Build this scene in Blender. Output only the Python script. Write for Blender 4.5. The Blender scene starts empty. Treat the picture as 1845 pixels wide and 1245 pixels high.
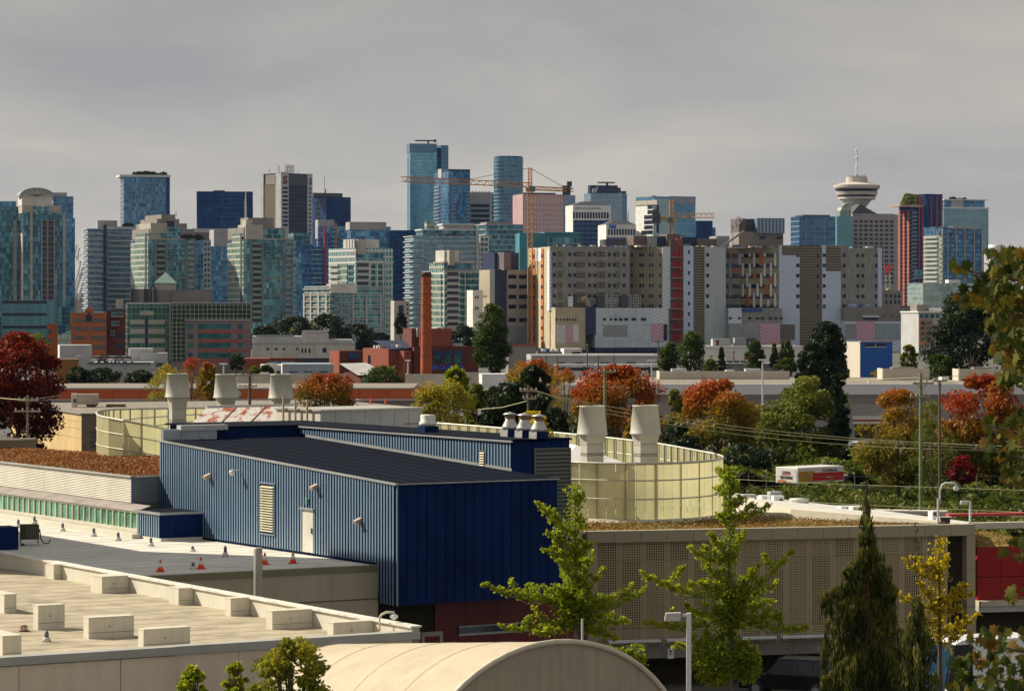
import bpy, math, random
import numpy as np
from mathutils import Vector, Matrix
random.seed(7); rng = np.random.default_rng(7)
SC = bpy.context.scene; COL = SC.collection; R = math.radians
# ---------------------------------------------------------------- camera
F, CX, HY, H = 5500.0, 922.5, 560.0, 18.0      # focal length, horizon and eye height (photo pixels / metres)
cam = bpy.data.cameras.new('camera'); cam_o = bpy.data.objects.new('camera', cam); COL.objects.link(cam_o)
cam.sensor_width = 36.0; cam.lens = 36.0 * F / 1845.0; cam.shift_y = -(622.5 - HY) / 1845.0
cam.dof.use_dof = True; cam.dof.focus_distance = 600.0; cam.dof.aperture_fstop = 7.0; cam.clip_start = 1.0; cam.clip_end = 30000.0
cam_o.location = (0, 0, H); cam_o.rotation_euler = (R(90), 0, 0); SC.camera = cam_o
# ---------------------------------------------------------------- light
SUN_EL, SUN_AZ = R(37), math.atan2(-.914, .407)
sd = Vector((math.sin(SUN_AZ) * math.cos(SUN_EL), math.cos(SUN_AZ) * math.cos(SUN_EL), math.sin(SUN_EL)))
sun = bpy.data.lights.new('sun', 'SUN'); sun.energy = 5.0; sun.angle = R(.5); sun.color = (1, .90, .72)
sun_o = bpy.data.objects.new('sun', sun); COL.objects.link(sun_o); sun_o.rotation_euler = (-sd).to_track_quat('-Z', 'Y').to_euler()
sun_o.location = (0, 0, 200)
wd = bpy.data.worlds.new('World'); SC.world = wd; wd.use_nodes = True
nt = wd.node_tree; N = nt.nodes; N.clear()
def nd(nt, t, **k):
    n = nt.nodes.new(t)
    for a, v in k.items():
        if a.startswith('i_'): n.inputs[a[2:].replace('_', ' ')].default_value = v
        else: setattr(n, a, v)
    return n
def mth(nt, op, a, b=None, c=None):
    n = nt.nodes.new('ShaderNodeMath'); n.operation = op
    for i, v in enumerate((a, b, c)):
        if v is None: continue
        if isinstance(v, (int, float)): n.inputs[i].default_value = v
        else: nt.links.new(v, n.inputs[i])
    return n.outputs[0]
def mixc(nt, f, a, b, mode='MIX'):
    n = nt.nodes.new('ShaderNodeMix'); n.data_type = 'RGBA'; n.blend_type = mode
    fi = n.inputs[0]; ai = n.inputs[6]; bi = n.inputs[7]
    for s, v in ((fi, f), (ai, a), (bi, b)):
        if isinstance(v, (int, float)): s.default_value = v
        elif isinstance(v, (tuple, list)): s.default_value = (*v[:3], 1)
        else: nt.links.new(v, s)
    return n.outputs[2]
def ramp(nt, f, stops):
    n = nt.nodes.new('ShaderNodeValToRGB'); e = n.color_ramp.elements
    while len(e) < len(stops): e.new(.5)
    for q, (p, c) in zip(e, stops): q.position = p; q.color = (*c, 1)
    nt.links.new(f, n.inputs[0]); return n.outputs[0]
sky = nd(nt, 'ShaderNodeTexSky', sky_type='NISHITA', sun_disc=False, sun_elevation=SUN_EL, sun_rotation=SUN_AZ, altitude=20)
tc = nd(nt, 'ShaderNodeTexCoord'); sep = nd(nt, 'ShaderNodeSeparateXYZ'); nt.links.new(tc.outputs['Generated'], sep.inputs[0])
zz = mth(nt, 'ADD', mth(nt, 'MAXIMUM', sep.outputs[2], 0.0), .035)
cmb = nd(nt, 'ShaderNodeCombineXYZ')
nt.links.new(mth(nt, 'DIVIDE', sep.outputs[0], zz), cmb.inputs[0]); nt.links.new(mth(nt, 'MULTIPLY', mth(nt, 'DIVIDE', sep.outputs[1], zz), .42), cmb.inputs[1])
nz = nd(nt, 'ShaderNodeTexNoise', i_Scale=6.5, i_Detail=7.0, i_Roughness=.56, i_Distortion=.4); vst = nd(nt, 'ShaderNodeVectorMath', operation='MULTIPLY'); vst.inputs[1].default_value = (1, 1, 3.4); nt.links.new(tc.outputs['Generated'], vst.inputs[0]); nt.links.new(vst.outputs[0], nz.inputs['Vector'])
nz2 = nd(nt, 'ShaderNodeTexNoise', i_Scale=.30, i_Detail=3.0); nt.links.new(cmb.outputs[0], nz2.inputs['Vector'])
cov = nd(nt, 'ShaderNodeMapRange', interpolation_type='SMOOTHSTEP'); cov.inputs[1].default_value = .18; cov.inputs[2].default_value = .42
nt.links.new(nz.outputs[0], cov.inputs[0])
# slant path through the deck: gaps close towards the horizon
thick = mth(nt, 'POWER', mth(nt, 'SUBTRACT', 1.0, mth(nt, 'MULTIPLY', cov.outputs[0], .985)), mth(nt, 'DIVIDE', 1.2, mth(nt, 'ADD', mth(nt, 'MAXIMUM', sep.outputs[2], 0.0), .05)))
cover = mth(nt, 'MAXIMUM', mth(nt, 'SUBTRACT', 1.0, thick), mth(nt, 'MINIMUM', 1.0, mth(nt, 'MAXIMUM', 0.0, mth(nt, 'MULTIPLY', mth(nt, 'SUBTRACT', .42, sep.outputs[2]), 4.0))))
mixn = mth(nt, 'ADD', mth(nt, 'MULTIPLY', nz.outputs[0], .55), mth(nt, 'MULTIPLY', nz2.outputs[0], .45))
ccol = ramp(nt, mixn, [(.38, (.248, .249, .256)), (.47, (.290, .284, .278)), (.53, (.322, .309, .290)), (.62, (.368, .348, .315))])
bg1 = nd(nt, 'ShaderNodeBackground', i_Strength=.075); nt.links.new(sky.outputs[0], bg1.inputs[0])
bg2 = nd(nt, 'ShaderNodeBackground'); nt.links.new(ccol, bg2.inputs[0])
glow = nd(nt, 'ShaderNodeMapRange'); glow.inputs[1].default_value = 0; glow.inputs[2].default_value = .14; glow.inputs[3].default_value = 1.22; glow.inputs[4].default_value = .95
nt.links.new(sep.outputs[2], glow.inputs[0]); nt.links.new(glow.outputs[0], bg2.inputs[1])
ms = nd(nt, 'ShaderNodeMixShader'); nt.links.new(cover, ms.inputs[0]); nt.links.new(bg1.outputs[0], ms.inputs[1]); nt.links.new(bg2.outputs[0], ms.inputs[2])
wo = nd(nt, 'ShaderNodeOutputWorld'); nt.links.new(ms.outputs[0], wo.inputs[0])
vs = SC.view_settings; vs.view_transform = 'Standard'; vs.look = 'None'; vs.exposure = 0.42; vs.gamma = 1.0
SC.cycles.use_denoising = True; SC.cycles.max_bounces = 6; SC.cycles.diffuse_bounces = 3; SC.cycles.glossy_bounces = 3
SC.cycles.transparent_max_bounces = 12; SC.cycles.transmission_bounces = 4; SC.cycles.sample_clamp_indirect = 4.0
# ---------------------------------------------------------------- materials
MATS = {}
def bsdf(name):
    m = bpy.data.materials.new(name); m.use_nodes = True; t = m.node_tree
    return m, t, t.nodes['Principled BSDF']
def mat(name, col=None, rough=.7, metal=0.0, var=.12, sc=.6, bump=0.0, streak=0.0, spec=.4, coat=0.0):
    if name in MATS: return MATS[name]
    m, t, b = bsdf(name); MATS[name] = m
    b.inputs['Roughness'].default_value = rough; b.inputs['Metallic'].default_value = metal; b.inputs['Specular IOR Level'].default_value = spec
    if coat: b.inputs['Coat Weight'].default_value = coat; b.inputs['Coat Roughness'].default_value = .45; b.inputs['Coat IOR'].default_value = 1.9
    g = nd(t, 'ShaderNodeNewGeometry'); n = nd(t, 'ShaderNodeTexNoise', i_Scale=sc, i_Detail=6.0, i_Roughness=.65); t.links.new(g.outputs['Position'], n.inputs['Vector'])
    f = n.outputs[0]
    if streak:
        mp = nd(t, 'ShaderNodeMapping'); mp.inputs['Scale'].default_value = (sc * 6, sc * 6, sc * .5); t.links.new(g.outputs['Position'], mp.inputs[0])
        n3 = nd(t, 'ShaderNodeTexNoise', i_Scale=1.0, i_Detail=4.0); t.links.new(mp.outputs[0], n3.inputs['Vector'])
        f = mth(t, 'ADD', mth(t, 'MULTIPLY', f, 1 - streak), mth(t, 'MULTIPLY', n3.outputs[0], streak))
    lo = tuple(c * (1 - var * 1.6) for c in col); hi = tuple(min(1, c * (1 + var * 1.3)) for c in col)
    c = ramp(t, f, [(.3, lo), (.5, col), (.72, hi)]); t.links.new(c, b.inputs['Base Color'])
    if bump:
        n2 = nd(t, 'ShaderNodeTexNoise', i_Scale=sc * 14, i_Detail=4.0); t.links.new(g.outputs['Position'], n2.inputs['Vector'])
        bp = nd(t, 'ShaderNodeBump', i_Strength=bump, i_Distance=.05); t.links.new(n2.outputs[0], bp.inputs['Height']); t.links.new(bp.outputs[0], b.inputs['Normal'])
    return m
def cells(name, pal, cw, ch, line=None, lu=.08, lv=.12, rough=.18, metal=.55, spec=.5, off=0.0):
    """glazing: every pane cell (object space, local x+y by z) gets one of the pane colours; thin mullions / slab edges between."""
    if name in MATS: return MATS[name]
    m, t, b = bsdf(name); MATS[name] = m
    tcn = nd(t, 'ShaderNodeTexCoord'); s = nd(t, 'ShaderNodeSeparateXYZ'); t.links.new(tcn.outputs['Object'], s.inputs[0])
    u = mth(t, 'DIVIDE', mth(t, 'ADD', mth(t, 'ADD', s.outputs[0], s.outputs[1]), off), cw); v = mth(t, 'DIVIDE', s.outputs[2], ch)
    cu, cv = mth(t, 'FLOOR', u), mth(t, 'FLOOR', v); cb = nd(t, 'ShaderNodeCombineXYZ'); t.links.new(cu, cb.inputs[0]); t.links.new(cv, cb.inputs[1])
    oi = nd(t, 'ShaderNodeObjectInfo'); t.links.new(oi.outputs['Random'], cb.inputs[2])
    wn = nd(t, 'ShaderNodeTexWhiteNoise', noise_dimensions='3D'); t.links.new(cb.outputs[0], wn.inputs[0])
    g = nd(t, 'ShaderNodeNewGeometry'); nn = nd(t, 'ShaderNodeTexNoise', i_Scale=.06, i_Detail=3.0); t.links.new(g.outputs['Position'], nn.inputs['Vector'])
    f = mth(t, 'ADD', mth(t, 'MULTIPLY', wn.outputs[0], .48), mth(t, 'MULTIPLY', nn.outputs[0], .52))
    k = len(pal); c = ramp(t, f, [(.12 + .76 * i / max(1, k - 1), p) for i, p in enumerate(pal)])
    met = metal; rg = rough
    if line:
        fu, fv = mth(t, 'FRACT', u), mth(t, 'FRACT', v)
        l = mth(t, 'MAXIMUM', mth(t, 'LESS_THAN', fu, lu), mth(t, 'LESS_THAN', fv, lv)); c = mixc(t, l, c, line)
        t.links.new(mth(t, 'MULTIPLY', mth(t, 'SUBTRACT', 1.0, l), metal), b.inputs['Metallic'])
        t.links.new(mth(t, 'ADD', mth(t, 'MULTIPLY', l, .5), rough), b.inputs['Roughness'])
    else: b.inputs['Metallic'].default_value = metal; b.inputs['Roughness'].default_value = rough
    t.links.new(c, b.inputs['Base Color']); b.inputs['Specular IOR Level'].default_value = spec
    return m
def leafmat(name, stops, trans=.35, rough=.55):
    if name in MATS: return MATS[name]
    m, t, b = bsdf(name); MATS[name] = m
    a = nd(t, 'ShaderNodeAttribute', attribute_name='tint'); c = ramp(t, a.outputs['Fac'], stops)
    t.links.new(c, b.inputs['Base Color']); b.inputs['Roughness'].default_value = rough; b.inputs['Specular IOR Level'].default_value = .25
    tr = nd(t, 'ShaderNodeBsdfTranslucent'); t.links.new(c, tr.inputs[0]); mx = nd(t, 'ShaderNodeMixShader'); mx.inputs[0].default_value = trans
    t.links.new(b.outputs[0], mx.inputs[1]); t.links.new(tr.outputs[0], mx.inputs[2]); t.links.new(mx.outputs[0], t.nodes['Material Output'].inputs[0])
    return m
# ---------------------------------------------------------------- mesh and object helpers
class MB:
    def __init__(s): s.v = []; s.f = []
    def add(s, vs, fs):
        o = len(s.v); s.v += [tuple(p) for p in vs]; s.f += [tuple(i + o for i in f) for f in fs]; return s
    def box(s, x0, x1, y0, y1, z0, z1):
        return s.add([(x0, y0, z0), (x1, y0, z0), (x1, y1, z0), (x0, y1, z0), (x0, y0, z1), (x1, y0, z1), (x1, y1, z1), (x0, y1, z1)],
                     [(3, 2, 1, 0), (4, 5, 6, 7), (0, 1, 5, 4), (1, 2, 6, 5), (2, 3, 7, 6), (3, 0, 4, 7)])
    def bbox(s, x0, x1, y0, y1, z0, z1, b=.03):     # box with chamfered upright and top edges
        xa, xb, ya, yb = x0 + b, x1 - b, y0 + b, y1 - b
        ring = lambda z, i: [(xa - b * i, ya, z), (xa, ya - b * i, z), (xb, ya - b * i, z), (xb + b * i, ya, z), (xb + b * i, yb, z), (xb, yb + b * i, z), (xa, yb + b * i, z), (xa - b * i, yb, z)]
        vs = ring(z0, 1) + ring(z1 - b, 1) + ring(z1, 0); fs = []
        for k in (0, 8): fs += [(k + i, k + (i + 1) % 8, k + 8 + (i + 1) % 8, k + 8 + i) for i in range(8)]
        return s.add(vs, fs + [tuple(range(16, 24)), tuple(reversed(range(8)))])
    def prism(s, poly, z0, z1):
        n = len(poly); vs = [(x, y, z0) for x, y in poly] + [(x, y, z1) for x, y in poly]
        return s.add(vs, [tuple(reversed(range(n))), tuple(range(n, 2 * n))] + [(i, (i + 1) % n, n + (i + 1) % n, n + i) for i in range(n)])
    def xprism(s, poly, y0, y1):     # outline in x,z pushed along y
        n = len(poly); vs = [(x, y0, z) for x, z in poly] + [(x, y1, z) for x, z in poly]
        return s.add(vs, [tuple(range(n)), tuple(reversed(range(n, 2 * n)))] + [((i + 1) % n, i, n + i, n + (i + 1) % n) for i in range(n)])
    def lathe(s, prof, n=24, c=(0, 0, 0)):
        vs = []; fs = []; k = len(prof)
        for i in range(n):
            a = 2 * math.pi * i / n
            vs += [(c[0] + r * math.cos(a), c[1] + r * math.sin(a), c[2] + z) for r, z in prof]
        for i in range(n):
            j = (i + 1) % n
            fs += [(i * k + q, j * k + q, j * k + q + 1, i * k + q + 1) for q in range(k - 1)]
        fs += [tuple(i * k + k - 1 for i in range(n)), tuple(i * k for i in reversed(range(n)))]
        return s.add(vs, fs)
    def tube(s, pts, r, n=6):
        pts = [Vector(p) for p in pts]; rs = r if isinstance(r, (list, tuple)) else [r] * len(pts); vs = []; fs = []
        for i, p in enumerate(pts):
            d = (pts[min(i + 1, len(pts) - 1)] - pts[max(i - 1, 0)]).normalized()
            a = d.cross(Vector((0, 0, 1))); a = Vector((1, 0, 0)) if a.length < 1e-3 else a.normalized(); b = d.cross(a)
            vs += [tuple(p + (a * math.cos(2 * math.pi * q / n) + b * math.sin(2 * math.pi * q / n)) * rs[i]) for q in range(n)]
        for i in range(len(pts) - 1): fs += [(i * n + q, i * n + (q + 1) % n, (i + 1) * n + (q + 1) % n, (i + 1) * n + q) for q in range(n)]
        fs += [tuple(reversed(range(n))), tuple(range(len(vs) - n, len(vs)))]
        return s.add(vs, fs)
    def lattice(s, p0, p1, w, k, r, n=4):            # square lattice mast / jib from p0 to p1
        p0, p1 = Vector(p0), Vector(p1); d = (p1 - p0).normalized(); a = d.cross(Vector((0, 0, 1)))
        a = Vector((1, 0, 0)) if a.length < 1e-3 else a.normalized(); b = d.cross(a)
        cs = [(a * sx + b * sy) * w / 2 for sx, sy in ((-1, -1), (1, -1), (1, 1), (-1, 1))]
        for c in cs: s.tube([p0 + c, p1 + c], r, n)
        for i in range(k):
            q0, q1 = p0.lerp(p1, i / k), p0.lerp(p1, (i + 1) / k)
            for j in range(4):
                c0, c1 = cs[j], cs[(j + 1) % 4]
                if i % 2: c0, c1 = c1, c0
                s.tube([q0 + c0, q1 + c1], r * .7, n)
        return s
    def mesh(s, name, m=None, smooth=False):
        me = bpy.data.meshes.new(name); me.from_pydata(s.v, [], s.f)
        if m: me.materials.append(m)
        if smooth: me.polygons.foreach_set('use_smooth', [True] * len(me.polygons))
        return me
def link(name, me, parent=None, loc=(0, 0, 0), rz=0.0, scale=None):
    o = bpy.data.objects.new(name, me); COL.objects.link(o); o.location = loc
    if rz: o.rotation_euler = (0, 0, rz)
    if scale: o.scale = scale
    if parent: o.parent = parent
    return o
def tag(o, label=None, cat=None, group=None, kind=None):
    for k, v in (('label', label), ('category', cat), ('group', group), ('kind', kind)):
        if v: o[k] = v
    return o
def thing(name, label, cat, loc=(0, 0, 0), rz=0.0, group=None): return tag(link(name, None, None, loc, rz), label, cat, group)
UC = {}
def pbox(parent, name, x0, x1, y0, y1, z0, z1, m):   # plain box part: unit cube mesh shared per material, scaled
    if m.name not in UC: UC[m.name] = MB().box(0, 1, 0, 1, 0, 1).mesh('block', m)
    return link(name, UC[m.name], parent, (min(x0, x1), min(y0, y1), min(z0, z1)), 0, (max(1e-3, abs(x1 - x0)), max(1e-3, abs(y1 - y0)), max(1e-3, abs(z1 - z0))))
def part(mb, name, m, parent, smooth=False, loc=(0, 0, 0), kind=None):
    o = link(name, mb.mesh(name, m, smooth), parent, loc)
    if kind: o['kind'] = kind
    return o
def struct(mb, name, m, smooth=False): return tag(link(name, mb.mesh(name, m, smooth)), kind='structure')
def copies(o, parent, name, locs):
    for l in locs: link(name, o.data, parent, l, 0, tuple(o.scale))
TXT = {}
def text(name, s, m, parent, loc, size, depth=.05, align='LEFT', sx=1.0, rot=(math.pi / 2, 0, 0), bold=0.0):
    key = (s, m.name, align, bold)
    if key not in TXT:
        c = bpy.data.curves.new('letters', 'FONT'); c.body = s; c.extrude = .04; c.align_x = align; c.offset = bold; c.resolution_u = 3
        t = bpy.data.objects.new('letters_tmp', c); COL.objects.link(t); dg = bpy.context.evaluated_depsgraph_get()
        me = bpy.data.meshes.new_from_object(t.evaluated_get(dg)); me.materials.clear(); me.materials.append(m); TXT[key] = me
        bpy.data.objects.remove(t); bpy.data.curves.remove(c)
    o = link(name, TXT[key], parent, loc); o.rotation_euler = rot; o.scale = (size * sx, size, max(depth / .08, .05)); return o
def W(px, py, D): return Vector(((px - CX) / F * D, D, H - (py - HY) / F * D))
def G(px, py, z): return W(px, py, F * (H - z) / (py - HY))
class T:
    """a rotated block: near corner at photo column xc and depth D; local x runs along the face towards xr, local y along the face towards xl"""
    def __init__(s, name, label, D, xl, xc, xr, ytop, al=31, ybot=None, cat='building', depth=None, group=None):
        s.D, s.xl, s.xc, s.xr = D, xl, xc, xr; s.al = R(al); c, sn = math.cos(s.al), math.sin(s.al); X = (xc - CX) / F * D
        q = (xr - CX) / F; s.w = (q * D - X) / (c - q * sn)
        q = (xl - CX) / F; s.d = (q * D - X) / (-sn - q * c) if xl < xc else (depth or s.w * .8)
        if depth: s.d = depth
        if not 2 < s.d < 60: s.d = 22.0
        s.z0 = 0.0 if ybot is None else s.Z(ybot); s.z1 = s.Z(ytop)
        s.o = thing(name, label, cat, (X, D, 0), s.al, group)
    def Z(s, py): return H - (py - HY) / F * s.D
    def U(s, px): return (px - s.xc) / (s.xr - s.xc) * s.w
    def V(s, px): return (s.xc - px) / max(1e-6, (s.xc - s.xl)) * s.d
    def body(s, m, name='wall', z1=None, z0=None):
        return part(MB().box(0, s.w, 0, s.d, s.z0 if z0 is None else z0, s.z1 if z1 is None else z1), name, m, s.o)
    def b(s, name, p0, p1, yt, yb, m, v0=.3, v1=None, real=False, parent=None):
        a = (s.U(p0), s.U(p1), v0, s.d - .3 if v1 is None else v1, s.Z(yb), s.Z(yt))
        if real: return part(MB().box(*a), name, m, parent or s.o)
        return pbox(parent or s.o, name, *a, m)
    def l(s, name, p0, p1, yt, yb, m, proud=.15, deep=.1, real=False):
        a = (-proud, deep, s.V(p1), s.V(p0), s.Z(yb), s.Z(yt))
        if real: return part(MB().box(*a), name, m, s.o)
        return pbox(s.o, name, *a, m)
    def grid(s, name, pxs, pys, w, h, m, face='f', proud=.06, parent=None):
        """window panes, each its own object on one shared mesh; pxs are left edges, pys top edges, w/h in photo pixels"""
        me = None
        for x in pxs:
            for y in pys:
                if face == 'f': a, ww = s.U(x), s.U(x + w) - s.U(x)
                else: a, ww = s.V(x + w), s.V(x) - s.V(x + w)
                hh = h * s.D / F
                if me is None: me = (MB().box(0, ww, -proud, .05, -hh, 0) if face == 'f' else MB().box(-proud, .05, 0, ww, -hh, 0)).mesh(name, m)
                link(name, me, parent or s.o, (a, 0, s.Z(y)) if face == 'f' else (0, a, s.Z(y)))
    def slabs(s, m, step, t=.35, e=.35, yt=None, yb=None, x0=0.0, x1=None, y0=0.0, y1=None, name='floor_slab'):
        z1 = s.z1 if yt is None else s.Z(yt); z0 = s.z0 if yb is None else s.Z(yb)
        if x1 is None: x1 = s.w
        if y1 is None: y1 = s.d
        me = MB().box(x0 - e, x1 + e, y0 - e, y1 + e, -t, 0).mesh(name, m); z = z1
        while z > z0 + t: link(name, me, s.o, (0, 0, z)); z -= step
    def piers(s, m, pxs, w, yt=None, yb=None, proud=.4, name='pier', face='f'):
        for x in pxs:
            (s.b if face == 'f' else s.l)(name, x, x + w, yt if yt else HY - (s.z1 - H) * F / s.D, yb if yb else HY - (s.z0 - H) * F / s.D, m, **({'v0': -proud, 'v1': .2} if face == 'f' else {'proud': proud}))
def balconies(t, px0, px1, step, m_slab, m_rail, yt, yb, out=1.3, face='f'):
    """a stack of balconies; each one slab with its railing"""
    z, zb = t.Z(yt), t.Z(yb)
    if face == 'f': a, b = sorted((t.U(px0), t.U(px1))); A = (a, b, -out, .1); B = (a, b, -out, -out + .12)
    else: a, b = sorted((t.V(px0), t.V(px1))); A = (-out, .1, a, b); B = (-out, -out + .12, a, b)
    ms = MB().box(*A, -.3, 0).mesh('balcony', m_slab); mr = MB().box(*B, .004, 1.0).mesh('railing', m_rail)
    while z > zb:
        o = link('balcony', ms, t.o, (0, 0, z)); link('railing', mr, o); z -= step
# ---------------------------------------------------------------- palette
gT = lambda n, cw=1.1, ch=2.9, line=(.30, .31, .28), **k: cells('glass_teal_' + n, [(.005, .022, .06), (.022, .095, .15), (.06, .235, .30), (.26, .48, .52)], cw, ch, line, **k)
gB = lambda n, cw=1.1, ch=3.0, line=(.22, .26, .34), **k: cells('glass_blue_' + n, [(.008, .035, .12), (.03, .12, .27), (.07, .25, .42), (.25, .44, .58)], cw, ch, line, **k)
gN = lambda n, cw=1.6, ch=3.6, line=(.03, .055, .13), **k: cells('glass_navy_' + n, [(.003, .018, .065), (.008, .042, .14), (.02, .095, .25)], cw, ch, line, **{'metal': .45, 'spec': .05, **k})
gP = lambda n, cw=1.5, ch=2.9, line=(.42, .43, .37), **k: cells('glass_pale_' + n, [(.06, .12, .11), (.15, .24, .21), (.25, .35, .30), (.36, .44, .37)], cw, ch, line, metal=.25, lv=.30, **k)  # pale glazing for sunlit faces: part of the sunlight is in its colour
cream = mat('cream_stucco', (.41, .38, .33), .8, sc=.15); creamD = mat('buff_precast', (.23, .21, .20), .8, sc=.15)
conc = mat('concrete_far', (.36, .35, .35), .85, sc=.12); concL = mat('concrete_pale', (.42, .43, .44), .85, sc=.12); concW = mat('white_painted_concrete', (.70, .69, .66), .8, sc=.12)
taupe = mat('taupe_panel', (.265, .26, .24), .85, sc=.35, streak=.6, var=.28); navyP = mat('navy_panel', (.018, .03, .085), .5, sc=.2); dgrey = mat('dark_grey_metal', (.06, .065, .08), .55, sc=.2)
slabW = mat('slab_edge_pale', (.58, .60, .62), .8, sc=.3); slabG = mat('slab_edge_grey', (.27, .30, .35), .8, sc=.3)
railG = mat('balcony_glass', (.14, .22, .26), .2, .5, sc=.3); winD = mat('window_dark', (.012, .022, .045), .12, .3, var=.5, sc=.35); winT = mat('window_teal', (.03, .12, .14), .12, .5, var=.6, sc=.4)
mat('condo_white', (.60, .575, .53), .8, sc=.2); white = mat('white_enamel', (.74, .74, .72), .5, sc=.3); green_r = mat('roof_shrubs', (.03, .05, .02), .9, sc=.5, bump=.6)
# ---------------------------------------------------------------- ground
gm = mat('ground_asphalt', (.10, .096, .09), .9, sc=.05, bump=.2, var=.3)
struct(MB().add([(-5000, -300, 0), (5000, -300, 0), (5000, 9000, 0), (-5000, 9000, 0)], [(0, 1, 2, 3)]), 'ground', gm)

def shrub_row(t, p0, p1, ytop, h, n=6):
    for i in range(n):
        x = t.U(p0 + (p1 - p0) * (i + .5) / n); r = h * random.uniform(.5, 1.0)
        tuft(t.o, 'roof_shrub', (x, 1.5, t.Z(ytop)), r)
TUFT = []
def tuft(parent, name, loc, r, m=None):
    if not TUFT:
        for k in range(3):
            mb = MB()
            for i in range(150):
                d = Vector(rng.normal(size=3)).normalized() * (random.random() ** .4); d.z = abs(d.z) * 1.1; n = Vector(rng.normal(size=3)).normalized(); a = n.orthogonal().normalized() * .16; b = n.cross(a)
                mb.add([d - a - b, d + a - b, d + a + b, d - a + b], [(0, 1, 2, 3)])
            TUFT.append(mb.mesh('roof_shrub', green_r))
    return link(name, random.choice(TUFT) if m is None else YT, parent, loc, random.random() * 6, (r, r, r))
t = T('condo_tower', 'teal glass wing running out of the picture beside the vaulted tower', 1665, -60, -58, 34, 372, 12, depth=18); t.body(gT('w', 1.3, 2.9, (.10, .17, .18))); t.slabs(slabG, 2.9, .2, .3, 375, 545); t.b('cream_pier', 24, 30, 396, 545, cream, -.5, .2); t.b('penthouse', -20, 30, 362, 373, gB('w'), 2, 10, True)
# ---------------------------------------------------------------- far skyline
t = T('office_tower', 'blue glass tower with overhanging flat roof and rooftop trees, rising alone at the skyline', 2300, 217, 223, 306, 316, 14)
t.body(gB('a', 1.3, 3.0)); t.slabs(slabG, 3.0, .22, .5, yt=320, yb=440, x0=0, x1=2); t.b('roof_slab', 215, 307, 315, 319, slabW, -1.5, t.d + 1)
t.b('corner_fin', 299, 306, 318, 440, gN('a'), -.3, 3, True); shrub_row(t, 240, 300, 315, 3.2, 9)
t.piers(slabG, [236, 250, 264, 279, 293], 1.2, 320, 440)
t = T('office_block', 'squat dark blue glass office block with a slim white diagonal fin', 2300, 354, 358, 457, 345, 8)
mb = MB().add([(0, 0, 0), (t.w, 0, 0), (t.w, t.d, 0), (0, t.d, 0), (-1.6, 0, t.z1), (t.w - .6, 0, t.z1), (t.w, t.d, t.z1), (0, t.d, t.z1)], [(3, 2, 1, 0), (4, 5, 6, 7), (0, 1, 5, 4), (1, 2, 6, 5), (2, 3, 7, 6), (3, 0, 4, 7)])
part(mb, 'wall', gN('b', 1.4, 3.4), t.o)
part(MB().xprism([(t.U(436), t.Z(412)), (t.U(445), t.Z(412)), (t.U(443.5), t.Z(345)), (t.U(442), t.Z(345))], -.5, .2), 'fin', white, t.o); t.b('bay', 397, 440, 346, 412, gN('c', 1.4, 3.4, (.06, .11, .2)), -1, 0, True); t.b('roof_plant', 385, 405, 343, 345, dgrey)
t = T('bank_tower', 'bronze glass bank tower with pale corner pylons bearing a red S emblem', 2700, 472, 507, 562, 312, 40)
brz = cells('bronze_glass', [(.02, .02, .035), (.04, .038, .05), (.08, .07, .07)], 1.6, 3.8, (.035, .03, .04), lv=.3); brL = cells('bronze_glass_lit', [(.10, .07, .04), (.2, .14, .08), (.28, .2, .11)], 3, 3.8, (.12, .09, .06), lv=.35, metal=.3)  # second bronze is the sunlit copy, with the light in its colour
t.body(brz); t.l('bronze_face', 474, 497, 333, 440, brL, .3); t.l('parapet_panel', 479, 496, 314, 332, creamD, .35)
t.l('corner_pylon', 498, 508, 310, 440, concL, .9); t.l('corner_pylon', 471, 476, 312, 440, concL, .9)
t.b('corner_pylon', 506, 519, 310, 440, concL, -.9, .5); t.b('corner_pylon', 553, 562, 312, 440, concL, -.9, .5); t.b('parapet_panel', 519, 553, 313, 333, dgrey, -.3, .2)
t.grid('window', [508], [337 + 7.4 * i for i in range(10)], 9.5, 4, winD, proud=1.0); t.grid('window', [556], [337 + 7.4 * i for i in range(12)], 3.2, 4, winD, proud=1.0)
redS = mat('emblem_red', (.16, .015, .03), .5)
for px in (508.5, 556.5): text('emblem', 'S', redS, t.o, (t.U(px), -1.15, t.Z(331)), 9.4 if px < 540 else 7.5, .3, bold=.04, sx=1.1 if px < 540 else .6)
mb = MB().lattice((t.U(523), 4, t.Z(312)), (t.U(523), 4, t.Z(297)), 2.5, 4, .16).lattice((t.U(531), 4, t.Z(312)), (t.U(531), 4, t.Z(297)), 2.5, 4, .16)
for zz_ in (297, 302, 307): mb.tube([(t.U(517), 4, t.Z(zz_)), (t.U(535), 4, t.Z(zz_))], .16)
for a_, z_ in ((490, 304), (505, 296), (508, 300), (541, 306)): mb.tube([(t.U(a_), 3, t.Z(312)), (t.U(a_ - 1), 3, t.Z(z_))], .18)
part(mb, 'antenna_frame', dgrey, t.o)
t = T('office_tower', 'near-black slab tower tucked behind the bank tower, with a stepped roof and thin aerial', 2760, 560, 588, 632, 355, 28)
t.body(gN('d', 2, 3.8)); t.b('roof_plant', 566, 618, 348, 356, dgrey, 1, 20); part(MB().tube([(t.U(588), 4, t.Z(350)), (t.U(588), 4, t.Z(318))], .2).tube([(t.U(590), 4, t.Z(350)), (t.U(590), 4, t.Z(340))], .5), 'aerial', dgrey, t.o)
t.grid('window', [569], [364 + 9.4 * i for i in range(5)], 8, 6, brL)
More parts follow.
